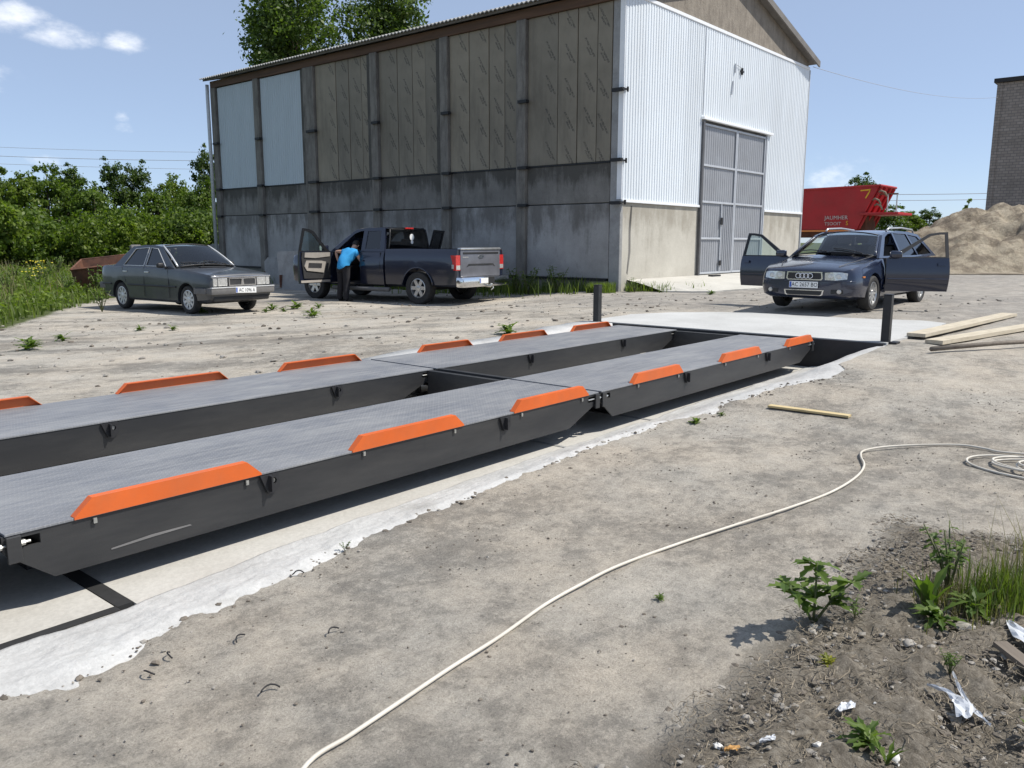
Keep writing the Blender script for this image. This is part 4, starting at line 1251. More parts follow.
def door(root, nm, hinge, s, ang, low, outline, hole, paint, hang_glass=None, thick=.055, trim=None, zw=0.93, tumble=0.5):
    """u runs from the hinge to the rear, v is height"""
    a = R(ang)
    dr = Vector((-math.cos(a), s * math.sin(a), 0)); n = Vector((math.sin(a), s * math.cos(a), 0))
    H = Vector(hinge)
    def fm(u, v, d):
        b = .03 * math.sin(max(0, min(1, (v - .3) / (zw - .3))) * PI) if v < zw else -(v - zw) * tumble
        return H + dr * u + n * (b - d) + Vector((0, 0, v))
    mb = MB()
    # lower panel subdivided so that it curves
    nv, nu = 7, 4
    def lo(k, j, d):
        v0, v1 = low[0], low[1]
        v = v0 + (v1 - v0) * k / nv
        uA = low[2](v); uB = low[3](v)
        return fm(uA + (uB - uA) * j / nu, v, d)
    mb.grid([[lo(k, j, 0) for j in range(nu + 1)] for k in range(nv + 1)])
    mb.grid([[lo(k, j, thick) for j in range(nu + 1)] for k in range(nv + 1)])
    rim_o = [lo(k, 0, 0) for k in range(nv + 1)] + [lo(nv, j, 0) for j in range(1, nu + 1)] + [lo(k, nu, 0) for k in range(nv - 1, -1, -1)] + [lo(0, j, 0) for j in range(nu - 1, 0, -1)]
    rim_i = [lo(k, 0, thick) for k in range(nv + 1)] + [lo(nv, j, thick) for j in range(1, nu + 1)] + [lo(k, nu, thick) for k in range(nv - 1, -1, -1)] + [lo(0, j, thick) for j in range(nu - 1, 0, -1)]
    mb.grid([rim_o + rim_o[:1], rim_i + rim_i[:1]])
    o = mb.build(nm, paint, root, angle=40)
    MB().panel(outline, [hole], lambda u, v, d: fm(u, v, d + .008), .035).build('window_frame', M['black_plastic'] if trim != 'paint' else paint, o)
    if hang_glass:
        MB().panel(hole, [], lambda u, v, d: fm(u, v, d + .02), .005).build('window', hang_glass, o)
    return o, fm, dr, n

def mirror(root, c, s, d_out, d_fwd, paint, size=(.10, .19, .12)):
    mb = MB()
    X = d_fwd.normalized(); Y = d_out.normalized(); Z = Vector((0, 0, 1))
    Mx = Matrix((X, Y, Z)).transposed().to_4x4(); Mx.translation = c
    mb.cbox(-size[0] / 2, size[0] / 2, .03, .03 + size[1], -size[2] / 2, size[2] / 2, .03, Mx)
    mb.box(-.03, .02, -.03, .06, -.05, -.02, Mx)
    o = mb.build('door_mirror', paint, root, angle=50)
    MB().box(-size[0] / 2 - .004, -size[0] / 2 - .001, .05, .01 + size[1], -size[2] / 2 + .015, size[2] / 2 - .015, Mx).build('mirror_glass', M['chrome'], o)
    return o

def surface_x(me):
    """forward surface of a body mesh as x(y, z)"""
    from mathutils.bvhtree import BVHTree
    bm = bmesh.new(); bm.from_mesh(me)
    tree = BVHTree.FromBMesh(bm)
    def f(y, z):
        hit = tree.ray_cast(Vector((4, y, z)), Vector((-1, 0, 0)))
        return hit[0].x if hit[0] is not None else 2.0
    f.keep = bm
    return f

# ---- blue estate car with both front doors open
def estate_car():
    t = thing('estate_car', 'dark blue estate car with roof rails and both front doors wide open', 'car', (16.84, 5.40, 0.045), R(178.0))
    P = M['paint_blue']
    me = hull_mesh('body', [(2.31, .29, .47, .68, .715, .50, .66, .62), (2.27, .25, .47, .715, .75, .58, .76, .71), (2.18, .23, .48, .745, .785, .68, .84, .785), (1.95, .21, .50, .79, .84, .75, .89, .82), (1.38, .18, .53, .86, .93, .78, .905, .835), (.98, .19, .55, .92, .985, .80, .905, .845),
                             (0, .20, .55, .94, .99, .80, .905, .86), (-1.4, .20, .55, .955, 1.0, .80, .905, .85), (-2.1, .22, .55, .95, 1.0, .75, .88, .80), (-2.40, .28, .60, .92, .97, .66, .82, .75), (-2.48, .34, .62, .88, .92, .6, .76, .70)])
    cuts = [cyl_cut(xx, yy, yy + .35 * (1 if yy > 0 else -1), .315, .365) for xx in (1.38, -1.38) for yy in (.62, -.62)]
    cuts.append(box_cut(-2.15, .82, -.74, .74, .40, 1.4))
    for s in (1, -1): cuts.append(box_cut(-.14, .90, min(s * .66, s * 1.2), max(s * .66, s * 1.2), .33, 1.3))
    me = boolean(me, cuts); me.materials.clear(); me.materials.append(P); me.shade_smooth(); me.set_sharp_from_angle(angle=R(32))
    link_mesh('body', me, None, t)
    MB().box(-2.1, .80, -.72, .72, .38, .41).build('cabin_floor', M['interior'], t)
    mb = MB()
    for xx in (1.38, -1.38): mb.box(xx - .34, xx + .34, -.62, .62, .2, .66)
    mb.build('underbody', M['black_plastic'], t)
    for xx in (1.38, -1.38):
        for yy in (.79, -.79): wheel(t, xx, yy, .315, .20, .205, (10, .038), M['alloy'])
    out = [(1.10, .93), (.42, 1.345), (.12, 1.405), (-.6, 1.435), (-1.2, 1.42), (-1.75, 1.375), (-2.38, .94)]
    wins = [[(-.22, .965), (-.22, 1.385), (-.98, 1.375), (-1.16, .965)], [(-1.24, .965), (-1.06, 1.37), (-1.62, 1.33), (-2.12, .99)]]
    fw = [(.84, .965), (.32, 1.31), (.10, 1.37), (-.14, 1.39), (-.14, .965)]
    for s in (1, -1):
        mp_ = side_map(s, .93, .845, 1.43, .60)
        MB().panel(out, wins + [fw], mp_, .05).build('side_frame', P, t)
        for wv in wins: MB().panel(wv, [], side_map(s, .93, .845, 1.43, .60, .015), .004).build('window', M['glass_tint'], t)
        # roof rail
        mb = MB(); mb.tube([(.02, s * .575, 1.425), (-.08, s * .585, 1.475), (-.8, s * .59, 1.495), (-1.5, s * .585, 1.465), (-1.62, s * .575, 1.41)], .018, 8)
        mb.build('roof_rail', M['alloy'], t, smooth=True)
    roof_part(t, .40, -1.80, .60, .58, 1.355, 1.455, 1.375, P)
    ws, WP = screen(t, 'windscreen', 1.10, .77, .965, .40, .575, 1.345, .075, M['glass_car'], P)
    screen(t, 'rear_window', -2.40, .66, .985, -1.82, .54, 1.36, .05, M['glass_tint'], P)
    for yy in (-.52, .12):   # wipers
        mb = MB(); mb.tube([WP((yy + .42) / .76, .0, .02), WP((yy + .1) / .74, .10, .02), WP((yy - .12) / .73, .13, .02)], .010, 5); mb.build('wiper', M['black_plastic'], t)
    seats(t, (-.25,), (.36, -.36), .48); seats(t, (-1.25,), (.36, -.36), .50)
    cabin_common(t, .92, .70, .93, .36)
    MB().cbox(.28, .33, -.12, .10, 1.28, 1.34, .015).build('inner_mirror', M['black_plastic'], t)
    # front face
    nose = surface_x(me)
    def npanel(pts, holes, th, off=0.006):
        return MB().panel(pts, holes, lambda u, v, d: Vector((nose(u, min(v, .70)) + off - d, u, v)), th)
    gr = [(-.33, .585), (-.315, .70), (.315, .70), (.33, .585), (.30, .555), (-.30, .555)]
    gi = [(-.305, .592), (-.293, .684), (.293, .684), (.305, .592), (.285, .572), (-.285, .572)]
    def dens(p, n=5):
        o2 = []
        for i in range(len(p)):
            a, b = p[i], p[(i + 1) % len(p)]
            for k in range(n): o2.append((a[0] + (b[0] - a[0]) * k / n, a[1] + (b[1] - a[1]) * k / n))
        return o2
    g = npanel(dens(gr), [dens(gi)], .04, .018).build('grille_frame', M['chrome'], t)
    npanel(dens(gi), [], .02, .004).build('grille_mesh', M['grille_black'], g)
    for k in range(4):
        mb = MB(); cy = -.105 + .07 * k
        mb.tube([(nose(cy, .63) + .024, cy + .048 * math.cos(a), .63 + .042 * math.sin(a)) for a in np.linspace(0, 2 * PI, 21)], .0085, 6)
        mb.build('emblem_ring', M['chrome'], g, smooth=True)
    for s in (1, -1):
        hp = [(s * .365, .565), (s * .36, .69), (s * .50, .70), (s * .64, .70), (s * .735, .685), (s * .735, .585), (s * .55, .56)]
        h = npanel(dens(hp, 3), [], .05, .012).build('headlight', M['lamp_clear'], t)
        mb = MB()
        for cy in (.46, .60):
            mb.tube([(nose(s * cy, .63) + .005, s * cy, .63), (nose(s * cy, .63) + .018, s * cy, .63)], [.05, .035], 12)
        mb.build('reflector', M['alloy'], h)
        f = npanel(dens([(s * .48, .325), (s * .48, .395), (s * .68, .40), (s * .69, .335)], 3), [], .03, .01).build('fog_lamp_recess', M['grille_black'], t)
        mb = MB(); mb.tube([(nose(s * .62, .37) + .004, s * .62, .37), (nose(s * .62, .37) + .02, s * .62, .37)], [.042, .034], 12); mb.build('fog_lamp', M['lamp_clear'], f)
    gb = [(-.34, .30), (-.36, .385), (.36, .385), (.34, .30), (.30, .285), (-.30, .285)]
    gbi = [(-.315, .308), (-.332, .372), (.332, .372), (.315, .308), (.29, .297), (-.29, .297)]
    g2 = npanel(dens(gb), [dens(gbi)], .03, .018).build('intake_frame', M['chrome'], t)
    npanel(dens(gbi), [], .02, .004).build('intake_mesh', M['grille_black'], g2)
    # bumper crease
    mb = MB(); mb.tube([(nose(y, .545) + .004, y, .545) for y in np.linspace(-.84, .84, 25)], .011, 6); mb.build('bumper_strip', P, t, smooth=True)
    M4 = Matrix(((0, 0, 1, 2.342), (1, 0, 0, 0), (0, 1, 0, .475), (0, 0, 0, 1)))
    number_plate(t, 'AC 2657 BO', M4)
    # bonnet shut lines
    for s in (1, -1):
        mb = MB(); mb.tube([(2.12, s * .52, .795), (1.9, s * .60, .845), (1.4, s * .70, .925), (1.06, s * .74, .972)], .006, 5); mb.build('bonnet_seam', M['black_plastic'], t)
        mb = MB(); mb.tube([(.90, s * .90, .34), (-.12, s * .905, .34)], .03, 6); mb.build('sill', P, t)
        # closed rear doors: seams and handles
        for pl in ([(-.17, s * .905, .36), (-.17, s * .912, .55), (-.17, s * .872, .92)], [(-1.05, s * .905, .75), (-1.18, s * .868, .93)]): MB().tube(pl, .006, 5).build('door_seam', M['black_plastic'], t)
        MB().cbox(-1.05, -.85, s * .885 - .02, s * .885 + .02, .83, .86, .008).build('door_handle', P, t)
        MB().cbox(1.86, 1.95, s * .875 - .02, s * .875 + .02, .60, .63, .006).build('side_repeater', M['lamp_orange'], t)
        MB().panel([(-2.42, .62), (-2.40, .88), (-2.28, .92), (-2.30, .62)], [], lambda u, v, d: Vector((u, s * (.80 + (u + 2.42) * .35 + .02 - d), v)), .03).build('rear_lamp', M['lamp_red'], t)
    # doors
    outl = [(.02, .93), (.10, .975), (.74, 1.365), (.92, 1.392), (1.05, 1.395), (1.05, .93)]
    hol = [(.20, .955), (.76, 1.325), (.93, 1.352), (1.0, 1.352), (1.0, .955)]
    lowd = (.34, .935, lambda v: 0.0, lambda v: 1.05 + .02 * math.sin((v - .34) / .6 * PI))
    for s, ang, gl in ((1, 59, None), (-1, 84, M['glass_car'])):
        o, fm, dr, n = door(t, 'front_door', (.92, s * .915, 0), s, ang, lowd, outl, hol, P, gl, zw=.935, tumble=.42)
        MB().box(0, 1, 0, 1, 0, 1) if False else None
        mb = MB(); mb.add([fm(.86, .80, -.004), fm(1.0, .80, -.004), fm(1.0, .845, -.004), fm(.86, .845, -.004), fm(.86, .80, -.04), fm(1.0, .80, -.04), fm(1.0, .845, -.04), fm(.86, .845, -.04)], [(0, 1, 2, 3), (4, 5, 6, 7), (0, 1, 5, 4), (1, 2, 6, 5), (2, 3, 7, 6), (3, 0, 4, 7)])
        mb.build('door_handle', P, o)
        mb = MB(); mb.tube([fm(.03, .56, -.014), fm(.5, .56, -.018), fm(1.05, .56, -.014)], .014, 5); mb.build('rub_strip', P, o)
        mb = MB(); mb.grid([[fm(u, v, .062) for u in (.06, .4, .7, 1.0)] for v in (.40, .6, .75, .92)]); mb.build('door_trim', M['interior'], o)
        mirror(o, fm(.16, 1.0, -.02), s, n, -dr, P, (.11, .18, .13)) if False else mirror(o, fm(.14, 1.0, .0), s, n, -dr, P, (.20, .10, .125))
    return t
estate_car()

# ---- old grey saloon
def saloon():
    t = thing('saloon_car', 'old dark grey four-door saloon parked beside the grass with weeds around its wheels', 'car', (9.55, 17.75, -.262), R(275.0))
    t.scale = (1.0, 1.0, 1.06)
    P = M['paint_grey']
    me = hull_mesh('body', [(2.06, .34, .50, .73, .765, .62, .72, .70), (2.03, .28, .50, .765, .80, .66, .765, .745), (1.9, .24, .50, .785, .825, .70, .79, .765), (1.27, .20, .52, .85, .885, .74, .81, .78), (.80, .20, .55, .885, .925, .75, .81, .785), (-.3, .20, .55, .90, .93, .75, .81, .79), (-1.3, .20, .55, .905, .94, .75, .81, .785), (-1.9, .24, .55, .905, .95, .72, .80, .77), (-2.06, .32, .58, .88, .93, .68, .77, .74), (-2.09, .38, .58, .85, .90, .64, .74, .71)])
    cuts = [cyl_cut(xx, yy, yy + .35 * (1 if yy > 0 else -1), .285, .335) for xx in (1.27, -1.27) for yy in (.56, -.56)]
    cuts.append(box_cut(-1.45, .62, -.68, .68, .40, 1.4))
    me = boolean(me, cuts); me.materials.clear(); me.materials.append(P); me.shade_smooth(); me.set_sharp_from_angle(angle=R(30))
    link_mesh('body', me, None, t)
    mb = MB()
    for xx in (1.27, -1.27): mb.box(xx - .32, xx + .32, -.56, .56, .2, .62)
    mb.box(-1.4, .6, -.66, .66, .38, .405)
    mb.build('underbody', M['black_plastic'], t)
    for xx in (1.27, -1.27):
        for yy in (.70, -.70): wheel(t, xx, yy, .285, .165, .19, (9, .05), M['hubcap'])
    out = [(.84, .895), (.16, 1.325), (-.1, 1.35), (-.5, 1.355), (-.95, 1.32), (-1.52, .91)]
    wins = [[(.52, .93), (.05, 1.275), (-.22, 1.30), (-.24, .93)], [(-.32, .93), (-.30, 1.30), (-.82, 1.275), (-.93, 1.15), (-1.12, .93)]]
    for s in (1, -1):
        MB().panel(out, wins, side_map(s, .90, .775, 1.35, .58), .045).build('side_frame', P, t)
        for wv in wins:
            o = MB().panel(wv, [], side_map(s, .90, .775, 1.35, .58, .012), .004).build('window', M['glass_tint'], t)
            mb = MB(); q = side_map(s, .90, .775, 1.35, .58, -.002); mb.tube([q(u, v, 0) for u, v in wv + wv[:1]], .010, 5); mb.build('window_trim', M['hubcap'], o)
        for pl in ([(-.28, s * .812, .30), (-.28, s * .818, .58), (-.28, s * .79, .90)], [(.66, s * .812, .30), (.66, s * .818, .58), (.62, s * .79, .89)], [(-1.0, s * .815, .58), (-1.16, s * .79, .90)]): MB().tube(pl, .006, 5).build('door_seam', M['black_plastic'], t)
        for xx in (-.16, -1.02): MB().cbox(xx - .08, xx + .08, s * .80 - .02, s * .80 + .025, .79, .82, .006).build('door_handle', M['hubcap'], t)
        for pl in ([(1.88, s * .805, .53), (1.62, s * .815, .53)], [(.92, s * .818, .53), (-.92, s * .818, .53)], [(-1.62, s * .81, .53), (-2.0, s * .79, .53)]): MB().tube(pl, .018, 6).build('rub_strip', M['black_plastic'], t)
        mirror(t, Vector((.50, s * .78, .955)), s, Vector((0, s, 0)), Vector((1, 0, 0)), M['black_plastic'], (.09, .15, .10))
        a0, a1 = sorted((s * .40, s * .70))
        MB().cbox(-2.10, -2.06, a0, a1, .62, .82, .01).build('rear_lamp', M['lamp_red'], t)
    roof_part(t, .14, -1.0, .585, .565, 1.335, 1.37, 1.32, P)
    ws, WP = screen(t, 'windscreen', .86, .70, .925, .15, .555, 1.335, .045, M['glass_car'], M['hubcap'])
    screen(t, 'rear_window', -1.55, .66, .93, -1.0, .53, 1.31, .035, M['glass_tint'], P)
    for yy in (-.40, .15):
        mb = MB(); mb.tube([WP((yy + .35) / .7, .0, .02), WP((yy + .05) / .7, .09, .02), WP((yy - .18) / .68, .12, .02)], .010, 5); mb.build('wiper', M['black_plastic'], t)
    o = MB().cbox(.96, 1.08, -.30, .34, .905, .925, .006).build('bonnet_vent', M['black_plastic'], t)
    seats(t, (-.30,), (.32, -.32), .45); seats(t, (-1.15,), (.32, -.32), .46)
    cabin_common(t, .72, .64, .90, .32)
    # papers on the dashboard
    MB().box(.42, .58, -.60, -.40, .905, .91, Matrix.Rotation(R(8), 4, 'Y')).build('dash_paper', M['plate_white'], t)
    # front
    X = 2.062
    MB().cbox(X - .03, X + .016, -.735, .735, .725, .755, .006).build('bonnet_trim', M['chrome'], t)
    g = MB().panel([(-.34, .565), (-.34, .72), (.34, .72), (.34, .565)], [[(-.315, .585), (-.315, .70), (-.015, .70), (-.04, .585)], [(.315, .585), (.315, .70), (.015, .70), (.04, .585)]], lambda u, v, d: Vector((X + .024 - d, u, v)), .03).build('grille_frame', M['chrome'], t)
    MB().box(X - .01, X + .006, -.32, .32, .58, .71).build('grille_mesh', M['interior_grey'], g)
    mb = MB()
    for k in range(5): mb.box(X + .006, X + .014, -.31, .31, .597 + .022 * k, .603 + .022 * k)
    mb.build('grille_slats', M['black_plastic'], g)
    MB().panel([(-.03, .70), (.03, .70), (0, .60)], [], lambda u, v, d: Vector((X + .030 - d, u, v)), .02).build('emblem_shield', M['chrome'], g)
    for s in (1, -1):
        a0, a1 = sorted((s * .37, s * .60))
        h = MB().cbox(X - .03, X + .02, a0, a1, .57, .72, .01).build('headlight', M['lamp_clear'], t)
        b0, b1 = sorted((s * .61, s * .71))
        MB().cbox(X - .08, X + .012, b0, b1, .57, .72, .01).build('indicator', M['lamp_clear'], t)
        a0, a1 = sorted((s * .345, s * .368))
        MB().box(X - .02, X + .012, a0, a1, .57, .72).build('lamp_surround', M['black_plastic'], t)
    b = MB(); b.cbox(1.90, 2.13, -.80, .80, .40, .54, .03)
    for s in (1, -1): b.cbox(1.55, 1.95, s * .80 - .03, s * .80 + .025, .41, .53, .015)
    bo = b.build('front_bumper', M['interior_grey'], t, angle=40)
    MB().cbox(2.08, 2.138, -.79, .79, .525, .548, .006).build('bumper_trim', M['hubcap'], bo)
    MB().cbox(1.86, 2.06, -.70, .70, .26, .395, .03).build('front_valance', M['black_plastic'], t, angle=40)
    MB().cbox(-2.16, -1.92, -.80, .80, .42, .56, .03).build('rear_bumper', M['interior_grey'], t, angle=40)
    M4 = Matrix(((0, 0, 1, 2.134), (1, 0, 0, .04), (0, 1, 0, .475), (0, 0, 0, 1))) @ Matrix.Rotation(R(-2), 4, 'Z')
    number_plate(t, 'AC 1096 A', M4)
    return t
saloon()

# ---- dark pickup truck
def pickup():
    t = thing('pickup_truck', 'dark navy pickup truck in the shade of the warehouse with its driver door open', 'pickup truck', (14.95, 16.95, -.285), R(96.3))
    P = M['paint_navy']
    me = hull_mesh('body', [(2.76, .50, .85, 1.08, 1.12, .72, .86, .82), (2.68, .43, .85, 1.15, 1.19, .82, .95, .90), (2.4, .40, .88, 1.20, 1.25, .86, .99, .92), (1.84, .40, .9, 1.23, 1.29, .88, 1.0, .92), (1.15, .40, .9, 1.26, 1.31, .88, 1.0, .93), (.2, .40, .9, 1.275, 1.30, .88, 1.0, .94), (-.72, .40, .9, 1.28, 1.30, .88, 1.0, .94)])
    cuts = [cyl_cut(1.84, yy, yy + .5 * (1 if yy > 0 else -1), .41, .49) for yy in (.62, -.62)]
    cuts.append(box_cut(-.66, 1.02, -.84, .84, .52, 1.8))
    for s in (1, -1): cuts.append(box_cut(.10, 1.12, min(s * .7, s * 1.3), max(s * .7, s * 1.3), .48, 1.6))
    me = boolean(me, cuts); me.materials.clear(); me.materials.append(P); me.shade_smooth(); me.set_sharp_from_angle(angle=R(32))
    link_mesh('body', me, None, t)
    # bed
    me = hull_mesh('cargo_bed', [(-.78, .42, .9, 1.345, 1.37, .88, 1.0, .955), (-1.8, .42, .9, 1.35, 1.375, .88, 1.0, .955), (-3.0, .45, .9, 1.35, 1.375, .88, .985, .945), (-3.04, .46, .9, 1.34, 1.365, .88, .97, .935)])
    cuts = [cyl_cut(-1.84, yy, yy + .5 * (1 if yy > 0 else -1), .41, .50) for yy in (.66, -.66)]
    cuts.append(box_cut(-2.96, -.84, -.84, .84, .86, 1.8)); cuts.append(box_cut(-3.2, -2.9, -.80, .80, .80, 1.8))
    me = boolean(me, cuts); me.materials.clear(); me.materials.append(P); me.shade_smooth(); me.set_sharp_from_angle(angle=R(32))
    link_mesh('cargo_bed', me, None, t)
    mb = MB(); mb.box(-.70, 1.0, -.80, .80, .48, .515)
    for xx in (1.84, -1.84): mb.box(xx - .5, xx + .5, -.60, .60, .45, .84)
    mb.box(-3.0, 2.5, -.45, -.33, .42, .52); mb.box(-3.0, 2.5, .33, .45, .42, .52); mb.tube([(-1.84, -.8, .40), (-1.84, .8, .40)], .07, 8)
    mb.build('chassis', M['black_plastic'], t)
    for xx in (1.84, -1.84):
        for yy in (.86, -.86): wheel(t, xx, yy, .405, .26, .235, (6, .085), M['alloy'])
    out = [(1.22, 1.28), (.46, 1.80), (.25, 1.87), (-.05, 1.90), (-.62, 1.90), (-.72, 1.29)]
    fw = [(.98, 1.31), (.42, 1.745), (.22, 1.81), (.10, 1.82), (.10, 1.31)]
    rw = [(-.04, 1.36), (-.04, 1.81), (-.50, 1.815), (-.56, 1.36)]
    for s in (1, -1):
        MB().panel(out, [fw, rw], side_map(s, 1.28, .94, 1.90, .76), .06).build('side_frame', P, t)
        MB().panel(rw, [], side_map(s, 1.28, .94, 1.90, .76, .014), .005).build('window', M['glass_tint'], t)
        for xx in (.06, -.60): MB().tube([(xx, s * .955, 1.27), (xx, s * 1.004, .9), (xx, s * .96, .56)], .007, 5).build('door_seam', M['black_plastic'], t)
        MB().cbox(-.05, .0, s * 1.0 - .03, s * 1.0 + .03, 1.04, 1.08, .01).build('door_handle', P, t)
        mb = MB(); mb.tube([(1.1, s * .98, .34), (-.9, s * .98, .34)], .055, 8); mb.tube([(.8, s * .98, .34), (.8, s * .5, .42)], .03, 6); mb.tube([(-.6, s * .98, .34), (-.6, s * .5, .42)], .03, 6); mb.build('running_board', M['interior_grey'], t, smooth=True)
        # wheel arch lip
        for xx in (1.84, -1.84):
            mb = MB(); mb.tube([(xx + .50 * math.cos(a), s * .995, .41 + .50 * math.sin(a)) for a in np.linspace(.15, PI - .15, 15)], .018, 6); mb.build('arch_lip', P, t, smooth=True)
        # tail lamps
        tl = [(-2.90, 1.22), (-3.06, 1.22), (-3.06, .86), (-2.98, .86), (-2.95, 1.06)]
        o = MB().panel(tl, [], lambda u, v, d: Vector((u, s * (1.0 - d), v)), .17).build('tail_lamp', M['lamp_red'], t)
        MB().box(-3.066, -3.058, min(s * .835, s * .985), max(s * .835, s * .985), .88, .98).build('reversing_lamp', M['lamp_clear'], o)
        MB().box(-3.0, -2.93, s * 1.0 - .002, s * 1.0 + .004, .90, 1.0).build('reversing_lamp', M['lamp_clear'], o)
    roof_part(t, .36, -.72, .755, .76, 1.84, 1.925, 1.90, P)
    screen(t, 'windscreen', 1.24, .84, 1.29, .34, .72, 1.86, .06, M['glass_car'], P)
    rwn, RP = screen(t, 'rear_window', -.73, .80, 1.33, -.71, .70, 1.86, .015, M['glass_tint'], M['black_plastic'])
    c = RP(-.12, .62, .012)
    mb = MB(); mb.tube([c, c + Vector((-.006, 0, 0))], .085, 16); mb.tube([c + Vector((-.004, 0, -.13)), c + Vector((-.009, 0, -.13))], .05, 12); mb.build('round_sticker', M['plate_white'], rwn)
    MB().cbox(-.775, -.73, -.16, .16, 1.865, 1.905, .01).build('brake_lamp', M['lamp_red'], t)
    seats(t, (-.05,), (.42, -.42), .72, M['interior_grey'])
    MB().cbox(-.62, -.44, -.78, .78, .75, 1.55, .05).build('rear_bench', M['interior'], t)
    cabin_common(t, 1.05, .80, 1.22, .42)
    # items in the bed: a coil of pale rope
    # tailgate
    tg = MB().cbox(-3.075, -2.985, -.83, .83, .70, 1.37, .02).build('tailgate', M['paint_tailgate'], t, angle=40)
    MB().cbox(-3.10, -2.98, -.835, .835, 1.345, 1.40, .02).build('tailgate_spoiler', M['alloy'], tg, angle=40)
    MB().box(-3.081, -3.074, -.74, .74, 1.245, 1.29).build('tailgate_recess', M['black_plastic'], tg)
    MB().panel([(-.60, .93), (-.52, 1.01), (.52, 1.01), (.60, .93), (.50, .965), (-.50, .965)], [], lambda u, v, d: Vector((-3.082 + d, u, v)), .008).build('tailgate_crease', M['grey_paint'], tg)
    mb = MB(); mb.tube([(-3.073, 0, 1.18), (-3.084, 0, 1.18)], 1.0, 20); q = mb
    for i, p in enumerate(q.v): q.v[i] = (p[0], p[1] * .12, 1.18 + (p[2] - 1.18) * .047)
    q.build('oval_emblem', M['chrome'], tg)
    MB().box(-3.080, -3.073, .52, .76, 1.16, 1.185).build('model_badge', M['chrome'], tg)
    bp = MB(); bp.cbox(-3.26, -3.04, -.98, .98, .45, .70, .03); bo = bp.build('rear_bumper', M['chrome'], t, angle=40)
    MB().cbox(-3.267, -3.25, -.32, -.06, .50, .69, .008).build('bumper_step', M['black_plastic'], bo)
    number_plate(bo, '', Matrix(((0, 0, -1, -3.262), (-1, 0, 0, .14), (0, 1, 0, .60), (0, 0, 0, 1))), .36, .13)
    mb = MB(); mb.tube([(-3.1, 0, .48), (-3.36, -.02, .46), (-3.38, -.02, .53)], [.04, .03, .03], 8); mb.tube([(-3.16, -.28, .56), (-3.24, -.3, .40), (-3.22, -.22, .36)], .02, 6); mb.build('tow_hitch', M['zinc'], t, smooth=True)
    # driver door with beige inner trim
    outl = [(.02, 1.28), (.16, 1.34), (.72, 1.80), (.90, 1.86), (1.09, 1.875), (1.10, 1.28)]
    hol = [(.24, 1.31), (.74, 1.73), (.92, 1.80), (1.02, 1.81), (1.03, 1.31)]
    lowd = (.47, 1.285, lambda v: 0.0, lambda v: 1.10)
    o, fm, dr, n = door(t, 'driver_door', (1.14, 1.0, 0), 1, 92, lowd, outl, hol, P, M['glass_clear'], .07, zw=1.285, tumble=.30)
    def inner(pts, d0, th): return MB().panel(pts, [], lambda u, v, d: fm(u, v, d0 + d), th)
    inner([(.10, .58), (.08, 1.27), (1.04, 1.27), (1.05, 1.12), (.98, .60)], .072, .02).build('door_trim', M['interior'], o)
    inner([(.12, 1.16), (.12, 1.262), (.96, 1.262), (.97, 1.14), (.6, 1.12)], .092, .02).build('trim_top', M['trim_beige'], o)
    inner([(.34, .74), (.26, 1.02), (.42, 1.05), (.92, 1.06), (.98, .92), (.90, .80)], .092, .03).build('armrest', M['trim_beige'], o)
    inner([(.42, .86), (.40, .98), (.84, 1.0), (.86, .88)], .122, .01).build('armrest_recess', M['interior'], o)
    inner([(.10, .49), (.10, .55), (1.08, .55), (1.08, .49)], .072, .012).build('door_edge', M['trim_beige'], o)
    mirror(o, fm(.15, 1.33, 0), 1, n, -dr, P, (.24, .12, .24))
    # passenger side rear half door folded out towards the wall
    o, fm, dr, n = door(t, 'passenger_door', (-.55, -1.0, 0), -1, 100, (.60, 1.285, lambda v: 0.0, lambda v: .62), [(.0, 1.28), (.0, 1.86), (.60, 1.84), (.62, 1.28)], [(.08, 1.33), (.08, 1.79), (.54, 1.77), (.55, 1.33)], P, M['glass_tint'], .07, zw=1.285, tumble=.30)
    return t
pk = pickup()
rope = MB()
pts = [(.16 * math.cos(a) * (1 - .006 * a), .16 * math.sin(a) * (1 - .006 * a), .006 * a) for a in np.linspace(0, 14 * PI, 120)]
rope.tube(pts, .018, 6)
o = rope.build('rope_coil', M['cable'], None, loc=(14.55, 15.55, -.285 + 1.08), rot=(R(55), 0, R(20)), smooth=True)
tag(o, 'pale rope coil lying in the bed of the pickup truck', 'rope')

# ------------------------------------------------------------------ person at the pickup
def skin_mesh(name, joints, edges, subdiv=2, root=0):
    """joints: list of (pos, radius)"""
    me = bpy.data.meshes.new(name)
    me.from_pydata([Vector(j[0]) for j in joints], edges, [])
    def mods(o):
        sk = o.modifiers.new('s', 'SKIN'); sk.use_smooth_shade = True
        for i, j in enumerate(joints):
            r = j[1] if isinstance(j[1], tuple) else (j[1], j[1])
            o.data.skin_vertices[0].data[i].radius = r
            o.data.skin_vertices[0].data[i].use_root = (i == root)
        sb = o.modifiers.new('d', 'SUBSURF'); sb.levels = subdiv
    # skin layer is created by the modifier only when added from ops; create it by bmesh
    bm = bmesh.new(); bm.from_mesh(me); bm.verts.layers.skin.verify(); bm.to_mesh(me); bm.free()
    return evaluated(me, mods)

